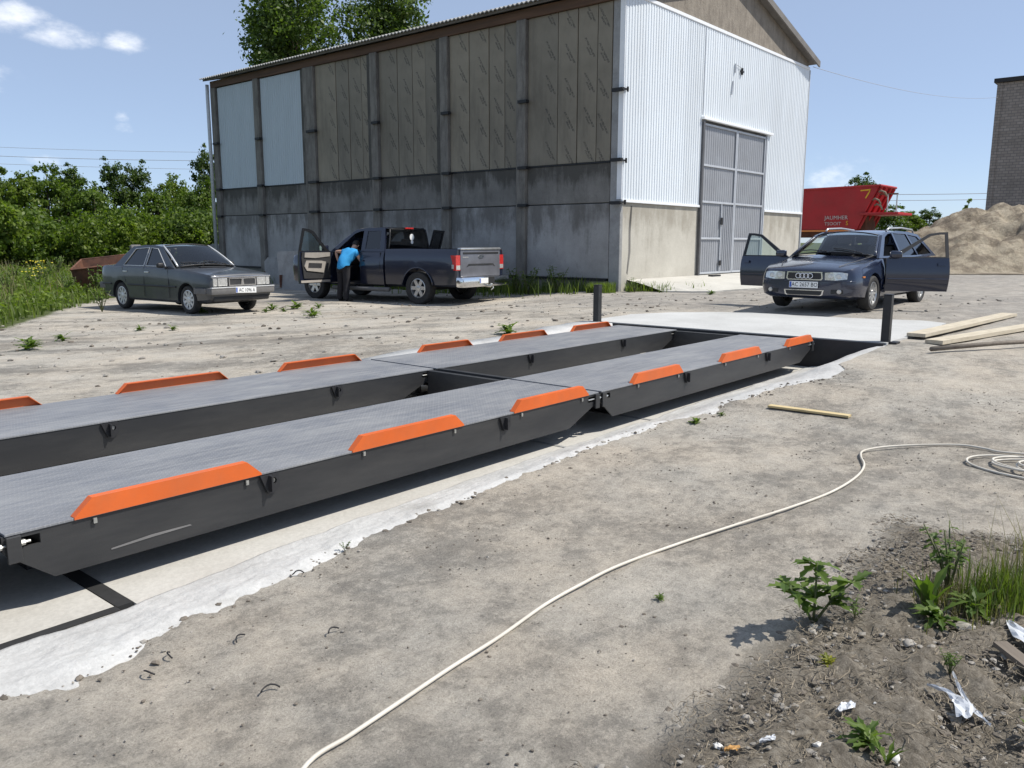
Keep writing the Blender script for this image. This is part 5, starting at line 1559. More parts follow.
def person():
    # local frame: +x faces the truck interior, +y the front of the truck (left of the person), z up
    t = thing('person', 'person in a bright blue t-shirt and dark trousers leaning into the open pickup door', 'person', (13.62, 17.20, -.285), R(8))
    hip, chest, neck = Vector((0, 0, .93)), Vector((.10, 0, 1.33)), Vector((.17, 0, 1.47))
    head = Vector((.27, .02, 1.60))
    J = []; E_ = []
    def j(p, r): J.append((Vector(p), r)); return len(J) - 1
    h = j(hip, (.085, .095)); w = j((.04, 0, 1.08), (.10, .12)); c = j(chest, (.125, .165)); n0 = j((.145, 0, 1.425), (.065, .075)); n1 = j(neck, .055)
    hd0 = j((.20, .005, 1.53), (.075, .07)); hd = j((.245, .015, 1.62), (.098, .082)); hd2 = j((.265, .02, 1.70), (.075, .065))
    E_ += [(h, w), (w, c), (c, n0), (n0, n1), (n1, hd0), (hd0, hd), (hd, hd2)]
    hands = []
    for s, el, wr, tip in ((1, (.07, .47, 1.36), (.16, .38, 1.13), (.20, .35, 1.05)), (-1, (.33, -.27, 1.20), (.52, -.15, 1.22), (.60, -.12, 1.22))):
        sh = j((.12, s * .19, 1.37), .062)
        e = j(el, .044); m1 = j(Vector(el) * .5 + Vector(wr) * .5, .040); wv = j(wr, .028)
        E_ += [(c, sh), (sh, e), (e, m1), (m1, wv)]
        d = (Vector(tip) - Vector(wr)).normalized()
        side = d.cross(Vector((1, 0, .2))).normalized()
        palm = j(Vector(wr) + d * .055, (.034, .020)); E_.append((wv, palm))
        for k in range(4):
            o_ = side * (.024 - .016 * k); L = (.066, .078, .074, .058)[k]
            a = j(Vector(wr) + d * .095 + o_, .0095); b = j(Vector(wr) + d * (.095 + L * .55) + o_ + Vector((.004, 0, -.008)), .0088); e2 = j(Vector(wr) + d * (.095 + L * .9) + o_ + Vector((.012, 0, -.026)), .0075)
            E_ += [(palm, a), (a, b), (b, e2)]
        a = j(Vector(wr) + d * .035 + side * .036, .012); b = j(Vector(wr) + d * .075 + side * .056, .009); E_ += [(wv, a), (a, b)]
    for s, kn, an, toe in ((1, (.03, .12, .50), (-.02, .13, .09), (.15, .155, .045)), (-1, (.01, -.10, .50), (-.05, -.12, .09), (.12, -.15, .045))):
        th = j((0, s * .095, .84), .070); k = j(kn, .058); cf_ = j(Vector(kn) * .6 + Vector(an) * .4 + Vector((-.02, 0, 0)), .056); a = j(an, .040); f = j(Vector(an) + Vector((.03, 0, -.045)), .042); tt = j(toe, .034)
        E_ += [(h, th), (th, k), (k, cf_), (cf_, a), (a, f), (f, tt)]
    me = skin_mesh('body', J, E_, 2, 0); me.materials.clear(); me.materials.append(M['skin'])
    body = link_mesh('body', me, None, t)
    # face: nose, ears, eyes, mouth
    fwd = Vector((.92, .05, -.38)).normalized(); up = Vector((.38, 0, .92)); sd_ = up.cross(fwd)
    hc = Vector((.25, .015, 1.625))
    b = MB(); b.tube([hc + fwd * .085 + up * .02, hc + fwd * .115 - up * .02, hc + fwd * .09 - up * .03], [.010, .016, .012], 7); b.build('nose', M['skin'], t, smooth=True)
    for s in (1, -1):
        b = MB(); b.tube([hc + sd_ * s * .078 + up * .025, hc + sd_ * s * .092 + up * .0, hc + sd_ * s * .08 - up * .03], [.014, .018, .010], 7); b.build('ear', M['skin'], t, smooth=True)
        b = MB(); b.tube([hc + fwd * .080 + sd_ * s * .032 + up * .018, hc + fwd * .094 + sd_ * s * .032 + up * .018], [.012, .006], 8); b.build('eye', M['plate_ink'], t, smooth=True)
    b = MB(); b.tube([hc + fwd * .084 + sd_ * .025 - up * .055, hc + fwd * .092 - up * .058, hc + fwd * .084 - sd_ * .025 - up * .055], .007, 6); b.build('mouth', M['skin'], t)
    # hair cap on the back and top of the head
    bm = bmesh.new(); bmesh.ops.create_uvsphere(bm, u_segments=20, v_segments=14, radius=1)
    for p in bm.verts:
        q = p.co.copy(); p.co = hc + fwd * (q.x * .112 - .012) + sd_ * (q.y * .094) + up * (q.z * .122 + .028) + Vector((1, 1, 1)) * .004 * noise.noise(q * 9)
    dele = [f for f in bm.faces if (f.calc_center_median() - hc).dot(fwd) > .035 and (f.calc_center_median() - hc).dot(up) < .08 or (f.calc_center_median() - hc).dot(up) < -.05]
    bmesh.ops.delete(bm, geom=dele, context='FACES')
    MB().bm(bm).build('hair', M['hair'], t, smooth=True)
    # t-shirt: loose torso, short sleeves
    SJ = [((-.005, 0, .80), (.155, .19)), ((0, 0, .90), (.152, .186)), ((.035, 0, 1.06), (.148, .175)), ((.10, 0, 1.33), (.15, .195)), ((.140, 0, 1.435), (.075, .105)),
          ((.12, .19, 1.375), .085), ((.10, .31, 1.372), .074), ((.12, -.19, 1.37), .085), ((.20, -.235, 1.29), .074)]
    me = skin_mesh('t_shirt', SJ, [(0, 1), (1, 2), (2, 3), (3, 4), (3, 5), (5, 6), (3, 7), (7, 8)], 2, 0); me.materials.clear(); me.materials.append(M['shirt'])
    for v in me.vertices: v.co += v.normal * .007 * noise.noise(v.co * 9)
    link_mesh('t_shirt', me, None, t)
    TJ = [((0, 0, .98), (.145, .172)), ((0, .098, .82), .108), ((.03, .12, .50), .092), ((-.015, .13, .20), .080), ((-.015, .13, .03), .078), ((0, -.098, .82), .108), ((.01, -.10, .50), .092), ((-.045, -.12, .20), .080), ((-.05, -.12, .03), .078)]
    me = skin_mesh('trousers', TJ, [(0, 1), (1, 2), (2, 3), (3, 4), (0, 5), (5, 6), (6, 7), (7, 8)], 2, 0); me.materials.clear(); me.materials.append(M['trousers'])
    for v in me.vertices: v.co += v.normal * .006 * noise.noise(v.co * 10)
    link_mesh('trousers', me, None, t)
    for a, tt in (((-.05, .13, .05), (.17, .16, .04)), ((-.08, -.12, .05), (.14, -.155, .04))):
        me = skin_mesh('shoe', [(a, .062), (Vector(a) * .5 + Vector(tt) * .5 + Vector((0, 0, .008)), .06), (tt, .05)], [(0, 1), (1, 2)], 2, 0); me.materials.clear(); me.materials.append(M['shoes'])
        link_mesh('shoe', me, None, t)
    for o in t.children:                                  # bend the upper body forward into the cab
        for v in o.data.vertices:
            if v.co.z > .90:
                k = min(1, (v.co.z - .90) / .30); k = k * k * (3 - 2 * k)
                v.co = Matrix.Translation((0, 0, .97)) @ Matrix.Rotation(R(27) * k, 4, 'Y') @ Matrix.Translation((0, 0, -.97)) @ v.co
    return t
person()

# ------------------------------------------------------------------ far machinery and buildings
def red_trailer():
    t = thing('hopper_trailer', 'red tapered hopper trailer with a yellow stripe mark, behind the right end of the warehouse', 'trailer', (41.9, 15.5, .15))
    def L(x, y, z): return Vector((x - 41.9, y - 15.5, z - .15))
    # tapered hopper: side towards the yard, sloping end on the right
    top = [(40.66, 12.15, 3.86), (40.66, 21.0, 3.70), (43.2, 21.0, 3.70), (43.2, 12.15, 3.86)]
    bot = [(40.75, 13.05, 1.86), (40.75, 21.0, 1.86), (43.1, 21.0, 1.86), (43.1, 13.05, 1.86)]
    mb = MB(); tv = [L(*p) for p in top]; bv = [L(*p) for p in bot]
    iv = [L(p[0] + (.05 if p[0] < 42 else -.05), p[1] + (.05 if p[1] < 15 else -.05), p[2] - .002) for p in top]
    ib = [L(p[0] + (.05 if p[0] < 42 else -.05), p[1] + (.05 if p[1] < 15 else -.05), p[2] + .06) for p in bot]
    mb.add(tv + bv + iv + ib, [(0, 1, 5, 4), (1, 2, 6, 5), (2, 3, 7, 6), (3, 0, 4, 7), (4, 5, 6, 7), (0, 1, 9, 8), (1, 2, 10, 9), (2, 3, 11, 10), (3, 0, 8, 11), (8, 9, 13, 12), (9, 10, 14, 13), (10, 11, 15, 14), (11, 8, 12, 15), (12, 13, 14, 15)])
    mb.build('hopper', M['red_paint'], t)
    mb = MB(); mb.tube([L(40.63, 12.10, 3.86), L(40.63, 21, 3.70)], .05, 6); mb.build('top_rail', M['red_paint'], t)
    mb = MB(); mb.tube([L(40.63, 12.10, 3.86), L(43.2, 12.10, 3.86)], .06, 6); mb.build('top_rail', M['red_paint'], t)
    # end stiffeners and dark discharge chute
    for x in (40.9, 41.6, 42.4, 43.0):
        mb = MB(); mb.tube([L(x, 12.10, 3.8), L(x, 12.98, 1.9)], .06, 6); mb.build('end_rib', M['red_paint'], t)
    MB().cbox(-.7, .7, -2.75, -2.2, 1.55, 2.5, .05).build('chute', M['rusty_steel'], t)
    for a, z in ((12.0, 3.55), (12.25, 3.2), (12.15, 2.95)):
        mb = MB(); mb.tube([L(40.62, a + .1, z), L(40.55, a, z + .06), L(40.55, a - .18, z - .02), L(40.6, a - .25, z - .2)], .045, 6); mb.build('hose', M['straw'], t, smooth=True)
    # maintenance platform with rail
    MB().cbox(-1.3, 1.0, -4.3, -2.6, 2.22, 2.34, .02, Matrix.Translation((0, 0, .15))).build('platform', M['red_paint'], t)
    r_ = MB()
    for y in (11.32, 11.72):
        r_ = MB(); r_.tube([L(40.7, y, 2.55), L(40.7, y, 3.45)], .03, 6); r_.build('rail_post', M['pipe_grey'], t)
    for z in (3.46,):
        r_ = MB(); r_.tube([L(40.7, 11.28, z), L(40.7, 12.1, z)], .035, 6); r_.build('rail', M['rusty_steel'], t)
    # chassis, legs, wheels
    c = MB(); c.cbox(-.95, -.80, -2.3, 5.5, 1.35, 1.70, .01); c.cbox(.80, .95, -2.3, 5.5, 1.35, 1.70, .01)
    for y in (-2.0, 0, 2, 4): c.box(-.8, .8, y, y + .15, 1.4, 1.6)
    c.build('chassis', M['rusty_steel'], t)
    for y in (2.6, 3.9):
        for x in (-1.05, 1.05):
            w_ = MB(); w_.lathe([(.28, -.17), (.52, -.17), (.56, -.1), (.56, .1), (.52, .17), (.28, .17)], 20, Matrix.Translation((x, y, .55)) @ Matrix.Rotation(PI / 2, 4, 'Z'), closed=True)
            o = w_.build('wheel', M['tyre'], t, angle=35)
            d = MB(); d.lathe([(.02, .0), (.1, .02), (.28, -.05)], 16, Matrix.Translation((x, y, .55)) @ Matrix.Rotation(PI / 2, 4, 'Z')); d.build('rim', M['alloy'], o)
    for x in (-.85, .85):
        MB().cbox(x - .08, x + .08, -1.9, -1.74, 0, 1.4, .01).build('support_leg', M['rusty_steel'], t)
    MB().box(-1.24, -1.2, -2.3, 5.4, 1.62, 1.70).build('side_strip', M['lamp_orange'], t)
    # markings
    def sideM(y, z, tilt=0.0): return Matrix.Translation(L(40.72 + (z - 1.86) * -.03, y, z)) @ Matrix(((0, 0, -1, 0), (-1, 0, 0, 0), (0, 1, 0, 0), (0, 0, 0, 1))) @ Matrix.Rotation(R(tilt), 4, 'Z') @ Matrix.Translation((0, 0, .03))
    text_mesh('JAUMHER', .26, 'maker_text', M['white_print'], t, sideM(14.0, 2.42), .004, xs=1.0)
    text_mesh('TSOOIT', .22, 'model_text', M['white_print'], t, sideM(14.15, 2.14), .004, xs=1.0)
    text_mesh('S', .28, 'model_letter', M['yellow_print'], t, sideM(13.48, 2.16), .004)
    y_ = MB()
    for pts in ([(12.95, 3.68), (12.48, 3.71), (12.50, 3.65), (12.95, 3.62)], [(12.48, 3.71), (12.54, 3.53), (12.68, 3.28), (12.73, 3.31), (12.61, 3.53), (12.54, 3.66)]):
        y_ = MB(); y_.panel(pts, [], lambda u, v, d: L(40.69 - (v - 1.86) * .03 * 0 - .035 - d, u, v), .004); y_.build('stripe_mark', M['yellow_print'], t)
    return t
red_trailer()

def brick_tower():
    t = thing('brick_building', 'tall grey brick building cut by the right edge of the picture, behind the sand heap', 'building', (70, 13.2, 0))
    h = 12.6
    MB().box(0, 14, -24, 0, -1, h).build('wall', M['brick'], t)
    MB().cbox(-.25, 14.2, -24.2, .25, h + .002, h + .30, .03).build('parapet', M['black_iron'], t)
    mb = MB(); mb.box(-.06, .06, -.3, .05, 0, h); mb.build('corner_pier', M['brick'], t)
    for k in range(3):
        for j in range(3):
            o = MB().box(-.03, .02, -9 - 5 * k, -7 - 5 * k, 2 + 3.6 * j, 3.6 + 3.6 * j).build('window', M['glass_tint'], t)
            MB().cbox(-.12, .05, -9.1 - 5 * k, -6.9 - 5 * k, 1.88 + 3.6 * j, 1.99 + 3.6 * j, .02).build('sill', M['block'], o)
    return t
brick_tower()

# sand heap
def sand_heap():
    RH = Vector((0.6445, -0.7646, 0)).normalized(); FH = Vector((cf.x, cf.y, 0)).normalized()
    rk = [13.0, 16.5, 18.8, 19.6, 20.4, 21.2, 22.4, 23.6, 24.4, 25.2, 27, 31, 36, 40]
    hk = [0, .35, 1.15, 1.75, 2.1, 2.45, 2.85, 3.05, 2.75, 2.6, 2.9, 2.4, 1.2, 0]
    rows = []
    for b in np.arange(32.5, 50, .16):
        row = []
        for r in np.arange(13.0, 40, .16):
            h = float(np.interp(r, rk, hk))
            t = (b - 40.0)
            k = max(0.0, 1 - abs(t) / (5.6 if t < 0 else 8)) ** 0.72
            p = RH * float(r) + FH * float(b)
            z = h * k
            if z > .02:
                q = Vector((p.x * .55, p.y * .55, 0))
                z += min(1, z * 1.2) * (.46 * (noise.fractal(q, .8, 2.1, 5)) + .30 * (noise.ridged_multi_fractal(q * .9, .9, 2.0, 4, 1.0, 2.0) - 1.0) * .36 - .02)
                z += min(1, z) * .22 * max(0, noise.noise(Vector((p.x * 1.9, p.y * 1.9, 3)))) 
            row.append(Vector((p.x, p.y, max(-.08, z) + .04)))
        rows.append(row)
    mb = MB(); mb.grid(rows)
    o = mb.build('sand_heap', M['sand'], smooth=True, normals=False)
    return tag(o, 'big heap of pale yellow sand with dark crumbly slopes in front of the brick building', 'sand heap')
sand_heap()

# leaning concrete slabs by the side wall
def slab(name, label, pts, th, loc, rz, tilt, cat='concrete slab'):
    t = thing(name, label, cat, loc, rz)
    mb = MB(); mb.panel(pts, [], lambda u, v, d: Vector((u, d, v)), th)
    o = mb.build('slab', M['block'], t); o.rotation_euler = (R(tilt), 0, 0)
    MB().box(pts[0][0], pts[0][0] + .04, -.03, th + .03, .1, .5).build('rebar_loop', M['rusty_steel'], t)
    return t
slab('concrete_slab', 'tapered light grey concrete slab leaning against the wall between the saloon and the pickup', [(-.55, 0), (-.85, 1.15), (-.80, 1.25), (.85, 1.30), (.62, 0)], .22, (15.6, 22.3, -.3), R(-84), -8)
slab('concrete_slab', 'low concrete block lying against the foot of the wall behind the saloon', [(-1.1, 0), (-1.1, .85), (-.9, 1.0), (.9, 1.0), (1.1, .8), (1.1, 0)], .4, (17.2, 25.0, -.3), R(-86), 0)
slab('concrete_slab', 'grey rounded concrete block beyond the rain pipe at the far warehouse corner', [(-.75, 0), (-.75, .6), (-.4, 1.15), (.1, 1.35), (.55, 1.2), (.75, .8), (.75, 0)], .6, (19.6, 34.0, -.2), R(-50), 0)
# rusty steel hopper by the grass
def rusty_bin():
    t = thing('rusty_hopper', 'rusty brown steel hopper with a round outlet, dumped in the grass behind the saloon', 'hopper', (10.75, 24.6, -.40), R(-35))
    t.scale = (.82, .82, .82)
    mb = MB()
    top = [(-.85, -.75, 1.05), (.85, -.75, 1.25), (.85, .85, 1.55), (-.85, .85, 1.35)]
    bot = [(-.75, -.35, .0), (.65, -.35, .0), (.65, .65, .0), (-.75, .65, .0)]
    it = [(p[0] * .95, p[1] * .95, p[2] - .001) for p in top]; ib = [(p[0] * .9, p[1] * .9, .35) for p in bot]
    mb.add(top + bot + it + ib, [(0, 1, 5, 4), (1, 2, 6, 5), (2, 3, 7, 6), (3, 0, 4, 7), (4, 5, 6, 7), (0, 1, 9, 8), (1, 2, 10, 9), (2, 3, 11, 10), (3, 0, 8, 11), (8, 9, 13, 12), (9, 10, 14, 13), (10, 11, 15, 14), (11, 8, 12, 15), (12, 13, 14, 15)])
    mb.build('hopper_body', M['rusty_steel'], t)
    for k in range(4):
        a, b = top[k], top[(k + 1) % 4]
        f = MB(); f.tube([a, b], .045, 5); f.build('rim_angle', M['rusty_steel'], t)
    f = MB(); f.lathe([(.27, 0), (.30, 0), (.30, .75), (.27, .75)], 18, Matrix.Translation((.28, -1.05, .38)), closed=True); f.lathe([(.01, .3), (.27, .3)], 18, Matrix.Translation((.28, -1.05, .38)))
    f.build('outlet_pipe', M['rusty_steel'], t, angle=40)
    f = MB(); f.lathe([(.27, -.03), (.36, -.03), (.36, .0), (.27, .0)], 18, Matrix.Translation((.28, -1.05, .38)), closed=True); f.build('flange', M['rusty_steel'], t, angle=40)
    return t
rusty_bin()

# ------------------------------------------------------------------ timber, cable, small things in the yard
def board(name, label, a, b, w, h, mat, roll=0.0, cat='plank', group=None):
    a, b = Vector(a), Vector(b)
    d = b - a; L = d.length
    ang = math.atan2(d.y, d.x); pit = -math.asin(d.z / L)
    mb = MB()
    rows = []
    n = 14
    for i in range(n + 1):
        x = L * i / n; wob = .006 * noise.noise(Vector((x * 1.5, a.x, a.y)))
        rows.append([Vector((x, -w / 2 + wob, 0)), Vector((x, -w / 2 + wob, h)), Vector((x, w / 2 + wob, h)), Vector((x, w / 2 + wob, 0)), Vector((x, -w / 2 + wob, 0))])
    mb.grid(rows)
    mb.add([rows[0][k] for k in range(4)], [(0, 1, 2, 3)]); mb.add([rows[-1][k] for k in range(4)], [(3, 2, 1, 0)])
    o = mb.build(name, mat, None, loc=a, rot=(roll, pit, ang))
    return tag(o, label, cat, group)
board('plank', 'long pale timber plank lying farther back at the right edge, end near the black post', (11.85, 2.92, .012), (16.4, 2.58, .012), .24, .045, M['wood_new'])
board('plank', 'nearer pale timber plank at the right edge, beside dirt and a thin dark pole', (11.35, 2.58, -.012), (15.3, 1.80, .0), .22, .05, M['wood_new'])
board('batten', 'short yellowish wooden batten lying alone on the yard right of the weighbridge', (7.20, 2.97, -.238), (7.21, 2.25, -.238), .08, .018, M['wood_batten'])
o = MB().tube([(10.55, 2.42, .015), (11.6, 1.9, .03), (12.9, 1.15, .03)], [.03, .028, .025], 7).build('pole', M['wood_old'], smooth=True)
tag(o, 'thin dark pole lying on the ground in front of the pale planks', 'pole')

CAB = [(1.10, 1.80), (1.347, 1.952), (1.524, 1.97), (1.766, 1.997), (2.048, 2.029), (2.366, 2.055), (2.724, 2.101), (3.001, 2.107), (3.324, 2.093), (3.766, 2.001), (4.221, 1.872), (4.632, 1.749), (5.05, 1.661), (5.475, 1.646), (5.812, 1.694), (6.05, 1.79), (6.2, 1.83), (6.32, 1.80), (6.45, 1.71), (6.594, 1.531), (6.721, 1.287), (6.70, 1.117), (6.66, 1.011), (6.70, .75), (6.65, .55)]
def smooth_path(p, n=6):
    out = []
    for i in range(len(p) - 1):
        p0, p1, p2, p3 = [np.array(p[max(0, min(len(p) - 1, i + k))], float) for k in (-1, 0, 1, 2)]
        for k in range(n): out.append(catmull(p0, p1, p2, p3, k / n))
    out.append(np.array(p[-1], float)); return out
pts = [(q[0], q[1], zg(q[0], q[1]) + .016) for q in smooth_path(CAB)]
o = MB().tube(pts, .0080, 8).build('cable', M['cable'], smooth=True)
tag(o, 'long cream cable snaking across the yard from the bottom edge to the coil', 'cable')
cl = []
for i, a in enumerate(np.linspace(0, 9 * PI, 170)):
    k = i / 169
    rx, ry = .27 - .09 * k + .03 * math.sin(a * .37), .60 - .24 * k
    cx, cy = 6.33 + .05 * math.sin(a * .21), .55 - .12 * k + .05 * math.sin(a * .5)
    x, y = cx + rx * math.cos(a), cy + ry * math.sin(a)
    cl.append((x, y, zg(x, y) + .015 + .035 * k + .008 * math.sin(a * 1.7)))
o = MB().tube(cl, .0080, 7).build('cable_coil', M['cable'], smooth=True)
tag(o, 'loose coil of cream cable at the right edge of the yard', 'cable coil')
bm = bmesh.new(); bmesh.ops.create_icosphere(bm, subdivisions=3, radius=1)
for p in bm.verts:
    q = p.co.copy(); f = 1 + .25 * noise.fractal(q * 2.2, 1, 2, 4); p.co = (6.18 + q.x * .17 * f, .42 + q.y * .26 * f, zg(6.2, .45) + max(0, q.z) * .10 * f)
o = MB().bm(bm).build('dark_rag', simple('rag', (0.035, 0.03, 0.045), .9, 0, .3, 10), smooth=True)
tag(o, 'crumpled dark cloth lying inside the cable coil at the right edge', 'rag')
# bent wire scraps near the screed
WL = ['bent dark wire scrap nearest the bottom left of the white screed', 'curled dark wire scrap lying on the edge of the white screed', 'thin dark wire scrap on the dirt left of the cable end', 'small hooked wire scrap beside the pale edge near the strip joint', 'arched dark wire scrap on the open dirt below the screed', 'short dark root scrap at the screed edge under the second guard']
for i, (x, y, a) in enumerate([(1.556, 2.404, .4), (1.70, 2.86, 1.3), (1.424, 2.947, 2.0), (1.99, 2.62, .9), (1.29, 2.88, 2.6), (2.25, 3.22, .2)]):
    L = rnd.uniform(.028, .05)
    p = []
    for k in range(9):
        t = k / 8 * rnd.uniform(1.5, 1.8)
        p.append((x + L * math.cos(a + t) - L * math.cos(a), y + L * math.sin(a + t) - L * math.sin(a), zg(x, y) + .012 + .012 * math.sin(PI * k / 8)))
    o = MB().tube(p, .0032, 6).build('wire_scrap', M['black_iron'], smooth=True)
    tag(o, WL[i], 'wire', 'wire scraps by the screed')

# ------------------------------------------------------------------ vegetation
rng = np.random.default_rng(11)
def mesh_np(name, verts, faces, mat, nper):
    """verts (N,3), faces flat index array, nper verts per face"""
    me = bpy.data.meshes.new(name)
    nf = len(faces) // nper
    me.vertices.add(len(verts)); me.vertices.foreach_set('co', np.asarray(verts, np.float32).ravel())
    me.loops.add(len(faces)); me.loops.foreach_set('vertex_index', np.asarray(faces, np.int32))
    me.polygons.add(nf); me.polygons.foreach_set('loop_start', np.arange(0, nf * nper, nper, dtype=np.int32))
    me.update(calc_edges=True); me.materials.append(mat)
    return me
def leaf_quads(pos, out, size, jit=.9):
    """one rhombic leaf per position, roughly facing 'out'"""
    n = len(pos)
    nrm = out + rng.normal(0, jit, (n, 3)); nrm[:, 2] += .35
    nrm /= np.linalg.norm(nrm, axis=1, keepdims=True) + 1e-9
    a = rng.normal(0, 1, (n, 3)); u = np.cross(nrm, a); u /= np.linalg.norm(u, axis=1, keepdims=True) + 1e-9
    w = np.cross(nrm, u)
    s = size * rng.uniform(.6, 1.35, (n, 1))
    V = np.empty((n, 4, 3))
    V[:, 0] = pos - u * s * .5; V[:, 1] = pos + w * s * .30 + nrm * s * .08; V[:, 2] = pos + u * s * .5; V[:, 3] = pos - w * s * .30 + nrm * s * .08
    return V.reshape(-1, 3), np.arange(n * 4)
def crown_mesh(name, blobs, n, size, mat, seed, hollow=.45, clump=.34):
    """blobs: list of (centre, radii); leaves gather in clumps on the blob shells, with gaps"""
    global rng
    rng = np.random.default_rng(seed)
    P = []; O = []
    vol = np.array([b[1][0] * b[1][1] + b[1][2] * b[1][0] for b in blobs]); vol = vol / vol.sum()
    for (c, r), k in zip(blobs, vol):
        m = int(n * k); nc = max(6, m // 46)
        d = rng.normal(0, 1, (nc, 3)); d /= np.linalg.norm(d, axis=1, keepdims=True)
        rad = rng.uniform(hollow, 1.05, (nc, 1)) ** .7
        cc = np.array(c) + d * rad * np.array(r)
        idx = rng.integers(0, nc, m)
        cr_ = clump * min(r) * rng.uniform(.45, 1.2, (nc, 1))
        off = rng.normal(0, .5, (m, 3)); off[:, 2] *= .75
        P.append(cc[idx] + off * cr_[idx]); O.append(d[idx])
    V, F = leaf_quads(np.concatenate(P), np.concatenate(O), size)
    return mesh_np(name, V, F, mat, 4)
def trunk_mb(h, r, limbs):
    mb = MB()
    mb.tube([(0, 0, -.2), (.02, .01, h * .3), (-.03, .02, h * .65), (.0, .0, h)], [r * 1.2, r, r * .75, r * .4], 8)
    for (z, tip) in limbs:
        a = Vector((0, 0, z)); b = Vector(tip)
        mb.tube([a, a * .5 + b * .5 + Vector((0, 0, .08 * (b - a).length)), b], [r * .55, r * .38, r * .15], 6)
    return mb
def make_tree(name, label, cat, loc, rz, sc, crown_me, trunk_me, group):
    t = thing(name, label, cat, loc, rz, group)
    link_mesh('trunk', trunk_me, None, t); link_mesh('crown', crown_me, None, t)
    t.scale = (sc[0], sc[0], sc[1])
    return t
def blobs_tree(h, w, seed, n=9, base=.25):
    r = random.Random(seed); B = [((0, 0, h * .58), (w * .30, w * .30, h * .30))]
    for k in range(n):
        a = r.uniform(0, 2 * PI); q = r.uniform(.25, .75); z = r.uniform(base, .92)
        ww = w * .5 * math.sin(PI * min(.97, max(.12, (z - base * .6) / (1.0 - base * .6))) ** .8) 
        B.append(((math.cos(a) * ww * q, math.sin(a) * ww * q, h * z), (w * r.uniform(.14, .24), w * r.uniform(.14, .24), h * r.uniform(.08, .15))))
    return B
HT = []
for k, (mt, h, w) in enumerate((('leaf_hedge', 5.2, 3.6), ('leaf_light', 4.6, 3.4), ('leaf_dark', 5.8, 3.4), ('leaf_hedge', 4.8, 4.0))):
    B = blobs_tree(h, w, 20 + k, 16, .08)
    cm = crown_mesh('crown', B, 11000, .145, M[mt], 30 + k, .3, .42)
    tm = trunk_mb(h * .75, .09, [(h * .25, B[2][0]), (h * .35, B[3][0]), (h * .45, B[4][0]), (h * .3, B[5][0])]).mesh('trunk', M['bark'], smooth=True)
    HT.append((cm, tm))
def at(px, py, D):
    w = cr * ((px - 512) / 822 * D) + cd * ((py - 384) / 822 * D) + cf * D
    return Vector((w.x, w.y, w.z + 1.25))
# young trees of the hedgerow: (pixel column they stand at, distance, kind, width, height scale)
HEDGE = [(-34, 42, 2, 1.15, 1.30), (6, 44, 0, 1.0, 1.10), (28, 43, 1, .95, 1.08), (52, 44, 0, 1.0, 1.12), (74, 46, 2, .95, 1.0), (97, 43, 3, 1.0, 1.02), (117, 46, 2, .8, 1.05),
         (140, 47, 2, .85, 1.04), (160, 45, 3, .9, 1.02), (178, 47, 1, .85, 1.12), (196, 45, 3, .85, 1.05), (212, 49, 2, .85, 1.22), (232, 52, 0, 1.0, 1.1), (-70, 46, 0, 1.2, 1.2)]
HL = ['taller dark tree cut by the left edge of the picture', 'bright bushy tree at the far left end of the hedgerow', 'pale green tree second from the left in the hedgerow', 'rounded green tree right of the pale one at far left',
      'dark narrow tree above the rusty hopper, in the hedgerow', 'broad low tree just left of the saloon roof', 'slim dark tree with a pointed top over the boot of the saloon', 'highest dark tree with a twig top above the saloon roof',
      'low broad bushy tree behind the middle of the saloon roof', 'pale airy tree over the windscreen of the saloon', 'low green tree near the rain pipe of the warehouse', 'tall dark tree touching the left corner of the warehouse', 'green tree mostly hidden behind the warehouse corner', 'tree just outside the left edge of the hedgerow']
for i, (px, D, k, w, hs) in enumerate(HEDGE):
    p = at(px, 240, D)
    make_tree('hedgerow_tree', HL[i], 'tree', (p.x, p.y, zg(p.x, p.y) - .1), rnd.uniform(0, 6.2), (w, hs), *HT[k], 'young trees of the hedgerow at the left')
# shrubs in front of the hedgerow
SH = []
for k, mt in enumerate(('leaf_light', 'leaf_hedge')):
    B = [((0, 0, .9), (.9, .9, .8))] + [((math.cos(a) * .8, math.sin(a) * .8, .5 + .5 * rnd.random()), (.55, .55, .5)) for a in np.linspace(0, 6, 6)]
    SH.append((crown_mesh('crown', B, 6000, .11, M[mt], 60 + k, .3, .45), trunk_mb(1.0, .04, [(.2, B[1][0]), (.25, B[3][0]), (.3, B[5][0])]).mesh('stem', M['bark'], smooth=True)))
SL = [(-12, 38, 0, 'light green shrub at the very left edge under the hedgerow'), (20, 40, 1, 'dark shrub behind the tall grass at far left'), (48, 39, 1, 'rounded shrub behind the weeds left of the rusty hopper'), (76, 40, 0, 'light shrub directly behind the rusty hopper'),
      (100, 39, 0, 'light shrub between the rusty hopper and the saloon'), (124, 41, 1, 'green shrub behind the boot of the saloon'), (150, 42, 0, 'bright shrub behind the saloon roof'), (176, 41, 0, 'bright shrub above the saloon windscreen'), (200, 42, 1, 'shrub beside the rain pipe at the warehouse corner')]
for px, D, k, lb in SL:
    p = at(px, 250, D); t = thing('shrub', lb, 'shrub', (p.x, p.y, zg(p.x, p.y) - .1), rnd.uniform(0, 6), 'shrubs in front of the hedgerow')
    link_mesh('crown', SH[k][0], None, t); link_mesh('stem', SH[k][1], None, t); s_ = rnd.uniform(1.5, 1.9); t.scale = (s_, s_, s_ * rnd.uniform(.9, 1.2))
